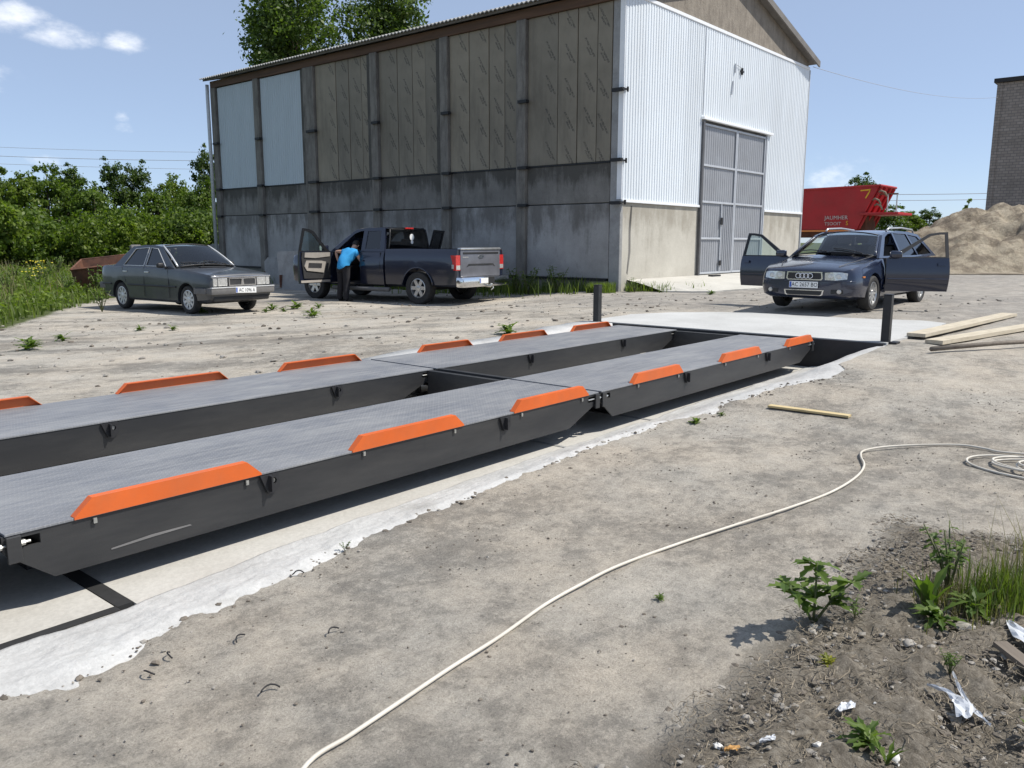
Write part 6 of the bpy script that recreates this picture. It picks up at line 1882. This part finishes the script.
# the two big trees behind the warehouse roof
for (px, D, h, w, seed, lb, mt) in ((298, 56, 20.5, 9.5, 5, 'big full-crowned tree rising behind the left part of the warehouse roof', 'leaf_poplar'), (388, 60, 22, 9.0, 9, 'big paler tree rising behind the middle of the warehouse roof', 'leaf_poplar')):
    p = at(px, 200, D)
    B = blobs_tree(h, w, seed, 20, .42)
    t = thing('big_tree', lb, 'tree', (p.x, p.y, -.2), 0, 'big trees behind the warehouse')
    tm = trunk_mb(h * .8, .32, [(h * .4, B[2][0]), (h * .45, B[4][0]), (h * .5, B[6][0]), (h * .55, B[8][0]), (h * .6, B[10][0]), (h * .5, B[12][0])]).mesh('trunk', M['bark'], smooth=True)
    link_mesh('trunk', tm, None, t)
    link_mesh('crown', crown_mesh('crown', B, 30000, .26, M[mt], seed, .3, .5), None, t)
# far trees at the right
for (px, D, h, w, k, lb) in ((856, 75, 7.5, 5.0, 2, 'dark treetop showing above the middle of the red trailer'), (893, 70, 4.6, 4.2, 0, 'green bush between the red trailer and the estate car'), (910, 72, 3.9, 4.0, 1, 'green far bush right of the red trailer platform'), (926, 74, 4.4, 4.0, 2, 'dark far bush at the left foot of the sand heap'), (940, 78, 3.6, 4.0, 0, 'far bush hidden partly by the sand heap')):
    p = at(px, 230, D)
    h0 = (5.2, 4.6, 5.8, 4.8)[k]
    make_tree('far_tree', lb, 'tree', (p.x, p.y, 0), rnd.uniform(0, 6), (w / 3.6, h / h0), *HT[k], 'far trees at the right')
def sapling(loc, h, lb):
    t = thing('sapling', lb, 'sapling', loc)
    MB().tube([(0, 0, 0), (.03, .02, h * .5), (0, 0, h)], [.03, .02, .008], 5).build('stem', M['stem'], t)
    link_mesh('crown', crown_mesh('crown', [((0, 0, h * .7), (.22, .22, h * .3)), ((.25, .1, h * .5), (.2, .2, .2))], 300, .13, M['leaf_light'], 77), None, t)
q = at(968, 208, 42); sapling((q.x, q.y, 2.4), 1.0, 'small green sapling standing on top of the sand heap')

# ---- grass
def grass_field(name, pts, hmin, hmax, wid, mat, seed, kind='stuff'):
    """pts (N,3) roots -> bent two-segment blades"""
    g = np.random.default_rng(seed); n = len(pts)
    a = g.uniform(0, 2 * PI, n); h = g.uniform(hmin, hmax, n); lean = g.uniform(.05, .55, n) * h
    d = np.stack([np.cos(a), np.sin(a), np.zeros(n)], 1); sdv = np.stack([-np.sin(a), np.cos(a), np.zeros(n)], 1)
    w = (wid * g.uniform(.6, 1.4, n))[:, None]
    V = np.empty((n, 5, 3)); up = np.array([0, 0, 1.0])
    V[:, 0] = pts - sdv * w; V[:, 1] = pts + sdv * w
    mid = pts + up * (h * .55)[:, None] + d * (lean * .3)[:, None]
    V[:, 2] = mid + sdv * w * .8; V[:, 3] = mid - sdv * w * .8
    V[:, 4] = pts + up * (h * .95)[:, None] + d * lean[:, None]
    i = np.arange(n) * 5
    F = np.stack([i, i + 1, i + 2, i, i + 2, i + 3, i + 3, i + 2, i + 4], 1).ravel()
    return mesh_np(name, V.reshape(-1, 3), F, mat, 3)
def field_pts(n, seed, dens):
    g = np.random.default_rng(seed); out = []
    while len(out) < n:
        x = g.uniform(-6, 24); y = g.uniform(15.5, 47)
        if x > 17.6 and y < 33: continue
        e = y - turf_edge(x) + .8 * noise.noise(Vector((x * 1.1, y * 1.1, 0)))
        if e < 0: continue
        ct = (x * -.7646 * -1 * 0 + 1)
        lx = x * .6445 - y * .7646; dz = x * .7536 + y * .6349
        if dz < 5 or not (-.70 < lx / dz < -.12): continue
        k = .5 + .5 * noise.noise(Vector((x * .6, y * .6, 5)))
        if g.random() > dens(e, k): continue
        out.append((x, y, zg(x, y) - .02))
    return np.array(out)
GP = field_pts(36000, 3, lambda e, k: min(1, .35 + e * .3) * (.4 + .6 * k) * (1 if e < 14 else .35))
o = link_mesh('grass', grass_field('grass', GP, .12, .42, .013, M['grass'], 4)); tag(o, 'tall rough green grass bank at the left in front of the hedgerow', 'grass', kind='stuff')
GP = field_pts(2600, 8, lambda e, k: (k > .5) * .8 * min(1, e * .5))
o = link_mesh('dry_grass', grass_field('dry_grass', GP, .4, .85, .010, M['grass_dry'], 9)); tag(o, 'taller dry grass stalks among the green grass at the left', 'grass', kind='stuff')

# low leafy weeds growing through the grass
GP = field_pts(2600, 15, lambda e, k: (.25 + .75 * k) * min(1, .3 + e * .3))
gg_ = np.random.default_rng(16); rng = gg_
LP = np.repeat(GP, 9, axis=0) + gg_.normal(0, 1, (len(GP) * 9, 3)) * np.array([.11, .11, .09]) + np.array([0, 0, .24])
LV, LF = leaf_quads(LP, np.tile(np.array([0, 0, 1.0]), (len(LP), 1)), .105)
o = link_mesh('leafy_weeds', mesh_np('leafy_weeds', LV, LF, M['leaf_light'], 4)); tag(o, 'low leafy weeds mixed into the grass bank at the left', 'weeds', kind='stuff')

# leafy plants ------------------------------------------------------
def lobed_leaf(L, W, lobes=4, seed=0):
    r = random.Random(seed); pts = []
    n = lobes * 2 + 1
    side = []
    for k in range(1, n):
        t = k / n
        wv = W * math.sin(PI * t ** .75) * (1.0 if k % 2 else .45) * r.uniform(.85, 1.15)
        side.append((t * L + (.06 * L if k % 2 else 0), wv))
    return side
def leaf_geo(V, F, base, dirv, L, W, droop, lobes=4, seed=0, twist=0.0):
    d = Vector(dirv).normalized(); sd_ = d.cross(Vector((0, 0, 1)))
    sd_ = sd_.normalized() if sd_.length > 1e-4 else Vector((1, 0, 0))
    up = sd_.cross(d)
    side = lobed_leaf(L, W, lobes, seed)
    def P(t, w): 
        k = t / L
        return Vector(base) + d * t + sd_ * w + up * (-droop * L * k * k + abs(w) * .35) + sd_ * twist * k * L * .2
    b = len(V)
    mid = [P(0, 0)] + [P(t, 0) for t, w in side] + [P(L, 0)]
    lf = [P(t, w) for t, w in side]; rt = [P(t, -w) for t, w in side]
    m = len(side)
    V += mid + lf + rt
    iL = lambda k: b + m + 2 + k
    iR = lambda k: b + 2 * m + 2 + k
    for k in range(m + 1):
        for ii, fl in ((iL, 0), (iR, 1)):
            q = [b + k, b + k + 1]
            if k < m: q.append(ii(k))
            if k > 0: q.append(ii(k - 1))
            F.append(q if not fl else q[::-1])
def plant_mesh(kind, seed, h):
    r = random.Random(seed); V = []; F = []; st = MB()
    if kind == 'thistle':
        tops = [(.0, .0, h), (-.16, .03, h * .72), (.17, .05, h * .78)]
        for tp in tops:
            tpv = Vector(tp); st.tube([(0, 0, 0), tpv * .5 + Vector((0, 0, h * .1)), tpv], [.007, .005, .003], 5)
        for j in range(60):
            tp = Vector(tops[j % 3]); t = r.uniform(.25, 1.0); base = tp * t + Vector((0, 0, h * .1 * math.sin(PI * t)))
            a = r.uniform(0, 2 * PI); leaf_geo(V, F, base, (math.cos(a), math.sin(a), r.uniform(-.1, .7)), r.uniform(.07, .125) * h / .28, .030 * h / .28, r.uniform(.1, .5), 3, r.random())
    elif kind == 'upright':
        for j in range(9):
            a = r.uniform(0, 2 * PI); leaf_geo(V, F, (r.uniform(-.015, .015), r.uniform(-.015, .015), 0), (math.cos(a) * .35, math.sin(a) * .35, 1), h * r.uniform(.6, 1.05), h * .11, r.uniform(.1, .35), 2, r.random())
        st.tube([(0, 0, -.01), (0, 0, .03)], .01, 5)
    elif kind == 'rosette':
        for j in range(26):
            a = r.uniform(0, 2 * PI); leaf_geo(V, F, (r.uniform(-.04, .04), r.uniform(-.04, .04), r.uniform(0, .4) * h), (math.cos(a), math.sin(a), r.uniform(.25, 1.3)), h * r.uniform(.5, 1.0), h * .16, r.uniform(.2, .6), 3, r.random())
        st.tube([(0, 0, -.01), (0, 0, h * .5)], .005, 5)
    elif kind == 'branched':
        for j in range(7):
            a = r.uniform(0, 2 * PI); q = r.uniform(.15, .5); tp = Vector((math.cos(a) * q * h, math.sin(a) * q * h, h * r.uniform(.7, 1.05)))
            st.tube([(0, 0, 0), tp * .5 + Vector((0, 0, h * .08)), tp], [.005, .004, .0025], 5)
            for i in range(11):
                t = r.uniform(.3, 1); b = r.uniform(0, 2 * PI)
                leaf_geo(V, F, tp * t + Vector((0, 0, h * .16 * t * (1 - t) * 2)), (math.cos(b), math.sin(b), r.uniform(-.2, .6)), h * r.uniform(.10, .22), h * .05, r.uniform(.1, .5), 2, r.random())
    return V, F, st
PM = {}
def plant(name, label, kind, loc, h, mat, seed=0, rz=0.0, group=None, cat='weed'):
    key = (kind, seed, mat)
    if key not in PM:
        V, F, st = plant_mesh(kind, seed, .28)
        a = MB(); a.v = [tuple(p) for p in V]; a.f = F; a.mi = [0] * len(F)
        PM[key] = (a.mesh('foliage', M[mat], smooth=False, normals=False), st.mesh('stem', M['stem'], smooth=True))
    t = thing(name, label, cat, loc, rz, group)
    link_mesh('foliage', PM[key][0], None, t); link_mesh('stem', PM[key][1], None, t)
    t.scale = (h / .28,) * 3
    return t
def gz(x, y, dz=0.0): return (x, y, zg(x, y) + dz)
plant('thistle', 'spiky green thistle standing alone where the dusty yard meets the dark soil', 'thistle', gz(3.27, 1.107, .015), .27, 'weed', 1, 2.4, cat='thistle')
plant('weed', 'broad upright light green leaves left of the grass tuft at the right edge', 'upright', gz(3.66, .76, .02), .25, 'weed', 2, .3)
plant('weed', 'branched leafy weed between the upright leaves and the grass tuft', 'branched', gz(3.92, .74, .02), .32, 'weed', 3, 1)
plant('weed', 'low spreading weed in front of the upright leaves on the soil edge', 'rosette', gz(3.55, .70, .03), .125, 'weed', 4, 2)
plant('weed', 'low weed right of the upright leaves, under the branched weed', 'rosette', gz(3.72, .60, .03), .13, 'weed', 5, 1.5)
plant('weed', 'tiny yellow green weed on the soil below the thistle', 'rosette', gz(2.93, .93, .03), .05, 'weed_yellow', 6, 0)
plant('weed', 'bright green weed at the bottom edge on the dark soil', 'rosette', gz(2.50, .655, .04), .10, 'weed', 4, 1)
plant('weed', 'second bright weed right beside the bottom edge weed, partly out of frame', 'upright', gz(2.44, .58, .04), .09, 'weed', 2, 2)
plant('weed', 'yellowish upright weed at the bottom right corner', 'upright', gz(2.86, .265, .04), .14, 'weed', 7, 0)
plant('weed', 'small sparse weed on the soil above the torn white plastic', 'branched', gz(3.12, .56, .04), .10, 'weed', 3, 2)
plant('weed', 'small weed right of the thistle at the soil edge', 'branched', gz(3.40, .98, .02), .09, 'weed', 8, 2)
plant('weed', 'tiny green weed on the open yard beside the cable', 'rosette', gz(3.118, 1.746, .0), .035, 'weed', 5, 2)
plant('weed', 'flat weed at the outer edge of the white screed by the middle joint', 'rosette', gz(6.35, 3.27, .0), .085, 'weed', 4, .5)
plant('weed', 'smaller flat weed at the screed edge right of the middle joint', 'rosette', gz(6.75, 3.22, .0), .05, 'weed', 5, .9)
plant('weed', 'small weed at the screed edge below the near wheel guard', 'branched', gz(2.58, 3.32, .0), .06, 'weed', 8, .9)
# grass tuft at the right edge
def tuft(label, loc, n, h, spread, mat, seed, name='grass_tuft'):
    g = np.random.default_rng(seed)
    p = np.stack([g.normal(0, spread, n), g.normal(0, spread, n), np.zeros(n)], 1)
    o = link_mesh(name, grass_field(name, p, h * .4, h, .0022 if h < .6 else .006, M[mat], seed), None, None, loc)
    return tag(o, label, 'grass tuft', kind='stuff')
tuft('dense green grass tuft at the right edge above the white rubbish', gz(3.93, .50, .02), 760, .23, .10, 'grass', 21)
tuft('tall thin seeding grass stalks above the tuft at the right edge', gz(4.0, .47, .02), 90, .52, .09, 'grass_dry', 22)
tuft('short dry grass at the foot of the branched weed', gz(3.80, .66, .02), 420, .14, .10, 'grass_dry', 23)
# weeds scattered over the far yard
FW = [(4.516, 12.893, .24, 'bushy yard weed, largest of the three at the left edge of the yard'), (4.75, 13.6, .16, 'small yard weed left of the bushy one at the left edge'), (5.30, 13.75, .17, 'small yard weed right of the bushy one at the left edge'), (6.736, 14.152, .12, 'low yard weed in the middle, left of the twin weed, ahead of the saloon'), (7.10, 13.70, .12, 'low yard weed right of its twin in the middle of the left yard'),
      (9.806, 13.402, .24, 'round yard weed standing alone before the open pickup door'), (9.17, 7.80, .24, 'yard weed peeking over the far edge of the weighbridge'), (8.0, 18.5, .55, 'tall weed beside the rear wheel of the saloon'), (9.15, 16.40, .20, 'weed growing at the front wheel of the saloon'), (10.6, 15.95, .20, 'weed under the front bumper of the saloon'), (11.1, 15.75, .26, 'weed at the right end of the saloon bumper'),
      (10.15, 15.5, .13, 'flat weed patch in front of the saloon number plate'), (10.5, 15.35, .13, 'flat weed patch right of the one before the number plate'), (11.6, 15.6, .16, 'yard weed between the saloon and the pickup'), (18.6, 9.3, .16, 'weed at the near edge of the gate apron beside the estate car')]
for i, (x, y, h, lb) in enumerate(FW):
    plant('yard_weed', lb, 'rosette' if h < .3 else 'branched', gz(x, y), h, 'weed', 4 + i % 2 if h < .3 else 3, i * 1.3, 'weeds scattered over the yard')
# tall weeds in the grass bank
TW = ['tall weed with yellow flowers in the grass left of the rusty hopper', 'flowering weed lower in the grass bank, left of the rusty hopper', 'broad weed at the grass edge in front of the rusty hopper', 'leafy weed in the grass bank near the left edge', 'leafy weed higher in the grass bank by the shrubs', 'leafy weed right in front of the rusty hopper outlet', 'leafy weed left beside the rusty hopper', 'drooping weed between the rusty hopper and the saloon', 'light weed at the foot of the grass bank at far left']
for i, (px, py, D) in enumerate([(42, 285, 27), (36, 297, 24.5), (72, 300, 22.5), (14, 275, 28), (55, 268, 32), (100, 302, 23.0), (66, 285, 25.5), (108, 300, 22.0), (10, 312, 22.5)]):
    p = at(px, py, D)
    t = plant('tall_weed', TW[i], 'branched', (p.x, p.y, zg(p.x, p.y) - .03), rnd.uniform(.6, 1.0), 'weed', 3, i * 1.1, 'tall weeds in the grass bank')
    if i < 2:
        for k in range(14):
            a = rnd.uniform(0, 6.28); q = rnd.uniform(.02, .14); zf = .20 + .09 * rnd.random()
            MB().tube([(q * math.cos(a), q * math.sin(a), zf), (q * math.cos(a), q * math.sin(a), zf + .006)], [.011, .007], 6).build('flower', M['flower'], t)
# rank growth along the foot of the side wall
g = np.random.default_rng(41); P = []
for k in range(5200):
    y = g.uniform(12.3, 29.5); x = XW - .1 - abs(g.normal(0, .7))
    if noise.noise(Vector((y * .7, x, 3))) < -.12: continue
    if y > 14.5 and x < 16.6 and y < 20.5: continue
    P.append((x, y, zg(x, y) - .03))
o = link_mesh('wall_grass', grass_field('wall_grass', np.array(P), .15, .55, .011, M['grass'], 42)); tag(o, 'dark rank grass growing along the foot of the side wall', 'grass', kind='stuff')
P = []
for k in range(2200):
    x = 17.5 + abs(g.normal(0, .75)); y = float(np.interp(x, [17.6, 20.6], [12.2, 9.6])) + g.normal(0, .28)
    if noise.noise(Vector((y * 1.3, x * 1.3, 9))) < -.05: continue
    P.append((x, y, zg(x, y) - .02))
o = link_mesh('corner_grass', grass_field('corner_grass', np.array(P), .08, .34, .010, M['grass'], 43)); tag(o, 'sunlit grass and weeds at the warehouse corner beside the apron', 'grass', kind='stuff')
for i, (x, y, lb) in enumerate([(17.6, 13.3, 'dark stalky weed against the side wall near the warehouse corner'), (17.5, 14.6, 'dark stalky weed against the side wall right of the pickup'), (17.3, 14.0, 'bushy weed at the foot of the side wall right of the pickup'), (18.3, 11.3, 'light weed below the warehouse corner column')]):
    plant('wall_weed', lb, 'branched', gz(x, y), .75 if i < 3 else .4, 'weed', 3, i * 2.0, 'weeds along the warehouse wall')

# ------------------------------------------------------------------ stones, litter, soil crumbs
def stone_bm(seed, sub=1, flat=.6, rough=.35):
    bm = bmesh.new(); bmesh.ops.create_icosphere(bm, subdivisions=sub, radius=1)
    for p in bm.verts:
        q = p.co.copy(); f = 1 + rough * noise.noise(q * 1.7 + Vector((seed * 3.1, seed, 0))); p.co = q * f; p.co.z *= flat
    return bm
def crumbs(name, label, cat, n, area, smin, smax, mats, seed, cond=None):
    r = random.Random(seed); mb = MB(); protos = []
    for k in range(6):
        bm = stone_bm(k + seed, 1, .5, .75); bm.verts.index_update(); protos.append(([p.co.copy() for p in bm.verts], [[q.index for q in f.verts] for f in bm.faces])); bm.free()
    c = 0
    while c < n:
        x = r.uniform(area[0], area[1]); y = r.uniform(area[2], area[3])
        if cond and not cond(x, y, r): continue
        s = smin * (smax / smin) ** (r.random() ** 2.2)
        vs, fs = protos[c % 6]; a = r.uniform(0, 6.28); ca, sa = math.cos(a), math.sin(a)
        z = zg(x, y) + s * .2 + (.03 if soil_w(x, y) > .55 else .0)
        sx = r.uniform(.7, 1.4)
        mb.cur = r.randrange(len(mats))
        mb.add([(x + (p.x * ca * sx - p.y * sa) * s, y + (p.x * sa * sx + p.y * ca) * s, z + p.z * s) for p in vs], fs)
        c += 1
    o = mb.build(name, mats, normals=False)
    return tag(o, label, cat, kind='stuff')
crumbs('soil_crumbs', 'loose dark clods, crumbs and small stones covering the soil at the near right', 'rubble', 15000, (1.7, 4.9, -1.2, 1.35), .0022, .017, [M['stone_dark'], M['stone_dark'], M['stone'], M['stone_dark'], M['stone_white'] if False else M['stone']], 5, lambda x, y, r: soil_w(x, y) + .45 * noise.noise(Vector((x * 3, y * 3, 0))) > .36)
crumbs('yard_grit', 'small dark clods and pebbles scattered over the dusty yard', 'gravel', 9000, (0.6, 9, -1.5, 3.3), .0012, .009, [M['stone_dark'], M['stone'], M['stone_dark']], 6, lambda x, y, r: y < edge_y(x) - .02 and r.random() < .25 + .75 * max(0, noise.noise(Vector((x * 1.1, y * 1.1, 2)))))
crumbs('edge_clods', 'dark clods along the outer edge of the white screed', 'gravel', 420, (0.6, 9.5, 2.6, 3.6), .004, .02, [M['stone_dark'], M['stone'], M['stone_dark']], 7, lambda x, y, r: 0 < edge_y(x) - y < abs(r.gauss(0, .10)))
crumbs('far_grit', 'loose gravel and clods on the far yard and drive', 'gravel', 900, (3, 22, 3.2, 17), .012, .05, [M['stone_dark'], M['stone'], M['stone']], 8, lambda x, y, r: not (x < 14.6 and 2.9 < y < 7.8) and not (x > 18 and y > 8.5))
# straw and twigs
r = random.Random(12); mb = MB(); c = 0
while c < 9000:
    x, y = r.uniform(1.7, 4.8), r.uniform(-1.1, 1.35)
    if soil_w(x, y) + .5 * noise.noise(Vector((x * 3, y * 3, 0))) < .52: continue
    a = r.uniform(0, 6.28); L = r.uniform(.010, .06); z = zg(x, y) + .045 + r.uniform(-.012, .012); e = r.uniform(-.012, .014)
    mb.tube([(x, y, z), (x + L * .5 * math.cos(a), y + L * .5 * math.sin(a), z + .006), (x + L * math.cos(a + .3), y + L * math.sin(a + .3), z + e)], [.0015, .0013, .0008], 3, cap=False); c += 1
tag(mb.build('straw', M['straw'], normals=False), 'dry straw and twig bits scattered on the soil at the near right', 'straw', kind='stuff')
def stone(label, x, y, s, mat, seed, flat=.5, dz=.03, cat='stone'):
    bm = stone_bm(seed, 2, flat, .55)
    o = MB().bm(bm, Matrix.Translation(gz(x, y, dz)) @ Matrix.Rotation(seed * 1.7, 4, 'Z') @ Matrix.Scale(s, 4)).build('stone', M[mat], angle=50)
    return tag(o, label, cat)
stone('flat grey stone under the low weeds at the right edge of the soil', 3.57, .60, .045, 'stone', 3)
stone('round grey stone at the foot of the thistle', 3.22, 1.08, .028, 'stone', 5, .7, .02)
stone('white stone at the bottom edge beside the bright weed', 2.50, .57, .030, 'stone_white', 6)
stone('small white pebble on the soil left of the torn plastic', 2.78, .70, .020, 'stone_white', 7)
stone('pale stone on the soil below the upright leaves', 3.30, .74, .026, 'stone', 8)
stone('small white pebble at the lower edge of the soil, left part', 2.22, 1.02, .014, 'stone_white', 9)
stone('white pebble near the bottom edge, left of the bright weed', 2.42, .78, .016, 'stone_white', 10)
stone('pale angular stone beside the torn plastic at the right', 2.85, .48, .024, 'stone', 12)
# litter
def film(name, label, pts, widths, mat, dz=.05, cat='plastic'):
    rows = []
    P3 = smooth_path(pts, 5); n = len(P3)
    for i, p in enumerate(P3):
        w = float(np.interp(i / (n - 1), np.linspace(0, 1, len(widths)), widths))
        d = (P3[min(i + 1, n - 1)] - P3[max(i - 1, 0)]); d = d / (np.linalg.norm(d) + 1e-9); nx, ny_ = -d[1], d[0]
        z0 = zg(p[0], p[1]) + dz
        rows.append([Vector((p[0] + nx * w * q, p[1] + ny_ * w * q, z0 + .010 * noise.noise(Vector((i * .5, q * 3, w * 90))) + .012 * abs(math.sin(q * 6 + i * .4)) * min(1, w * 40))) for q in (-1, -.6, -.2, .2, .6, 1)])
    a = MB(); a.grid(rows)
    o = a.build(name, mat, smooth=False, normals=False)
    return tag(o, label, cat)
film('plastic_strip', 'torn white plastic strip with a crumpled end on the soil at the right', [(3.13, .555), (3.00, .50), (2.90, .44), (2.84, .38)], [.004, .006, .012, .004], M['plastic_white'])
film('plastic_strip', 'crumpled white plastic tail lying across the torn strip', [(2.97, .60), (2.955, .53), (2.90, .475), (2.82, .455)], [.003, .008, .032, .020], M['plastic_white'], .055)
film('plastic_film', 'crumpled clear white film below the grass tuft at the right edge', [(3.70, .47), (3.62, .43), (3.55, .38), (3.50, .35)], [.012, .03, .04, .02], M['plastic_white'], .05)
film('plastic_film', 'second piece of white film at the right edge, below the crumpled one', [(3.46, .36), (3.40, .30), (3.34, .24)], [.02, .04, .02], M['plastic_white'], .05)
film('plastic_scrap', 'small white torn scrap on the soil left of the bright weed', [(2.30, .92), (2.33, .90), (2.36, .895)], [.004, .012, .005], M['plastic_white'], .045)
film('peel', 'orange brown scrap lying on the soil near the bottom edge', [(2.19, .985), (2.21, .97), (2.235, .955)], [.005, .010, .006], simple('peel', (0.42, 0.23, 0.07), .7), .045, 'peel')
film('paper_scrap', 'white paper scrap lying on the soil between pebble and torn plastic', [(2.62, .785), (2.66, .77), (2.70, .765)], [.010, .022, .010], M['plastic_white'], .05, 'paper')
board('old_board', 'weathered grey board end lying on the soil at the right edge', (3.46, .46, zg(3.46, .46) + .045), (3.12, .14, zg(3.12, .14) + .04), .055, .018, M['wood_old'], 0, 'board')

# ------------------------------------------------------------------ overhead lines
def line(label, a, b, sag, rad=.022):
    a, b = Vector(a), Vector(b); p = []
    for k in range(25):
        t = k / 24; q = a.lerp(b, t); q.z -= sag * 4 * t * (1 - t); p.append(q)
    tag(MB().tube(p, rad, 5).build('power_line', M['wire_line'], smooth=True), label, 'power line', 'overhead lines')
line('faint overhead line crossing the sky at left, topmost of the three', at(-90, 143, 95), at(330, 152, 105), 0.4)
line('overhead line crossing the sky at left, the middle one', at(-90, 152, 90), at(330, 160, 100), 0.4, .03)
line('overhead line at left just above the hedgerow tops, lowest one', at(-90, 160, 92), at(330, 170, 104), 0.3)
line('overhead line at right above the sand heap, upper of the two', at(780, 193, 95), at(1090, 190, 90), 0.3, .035)
line('overhead line at right above the sand heap, lower of the two', at(780, 199, 95), at(1090, 196, 90), 0.3, .03)
line('thin wire from the right corner of the warehouse roof to the brick building', (30.6, 11.7, 7.45), (69.9, 13.0, 11.6), .45, .010)
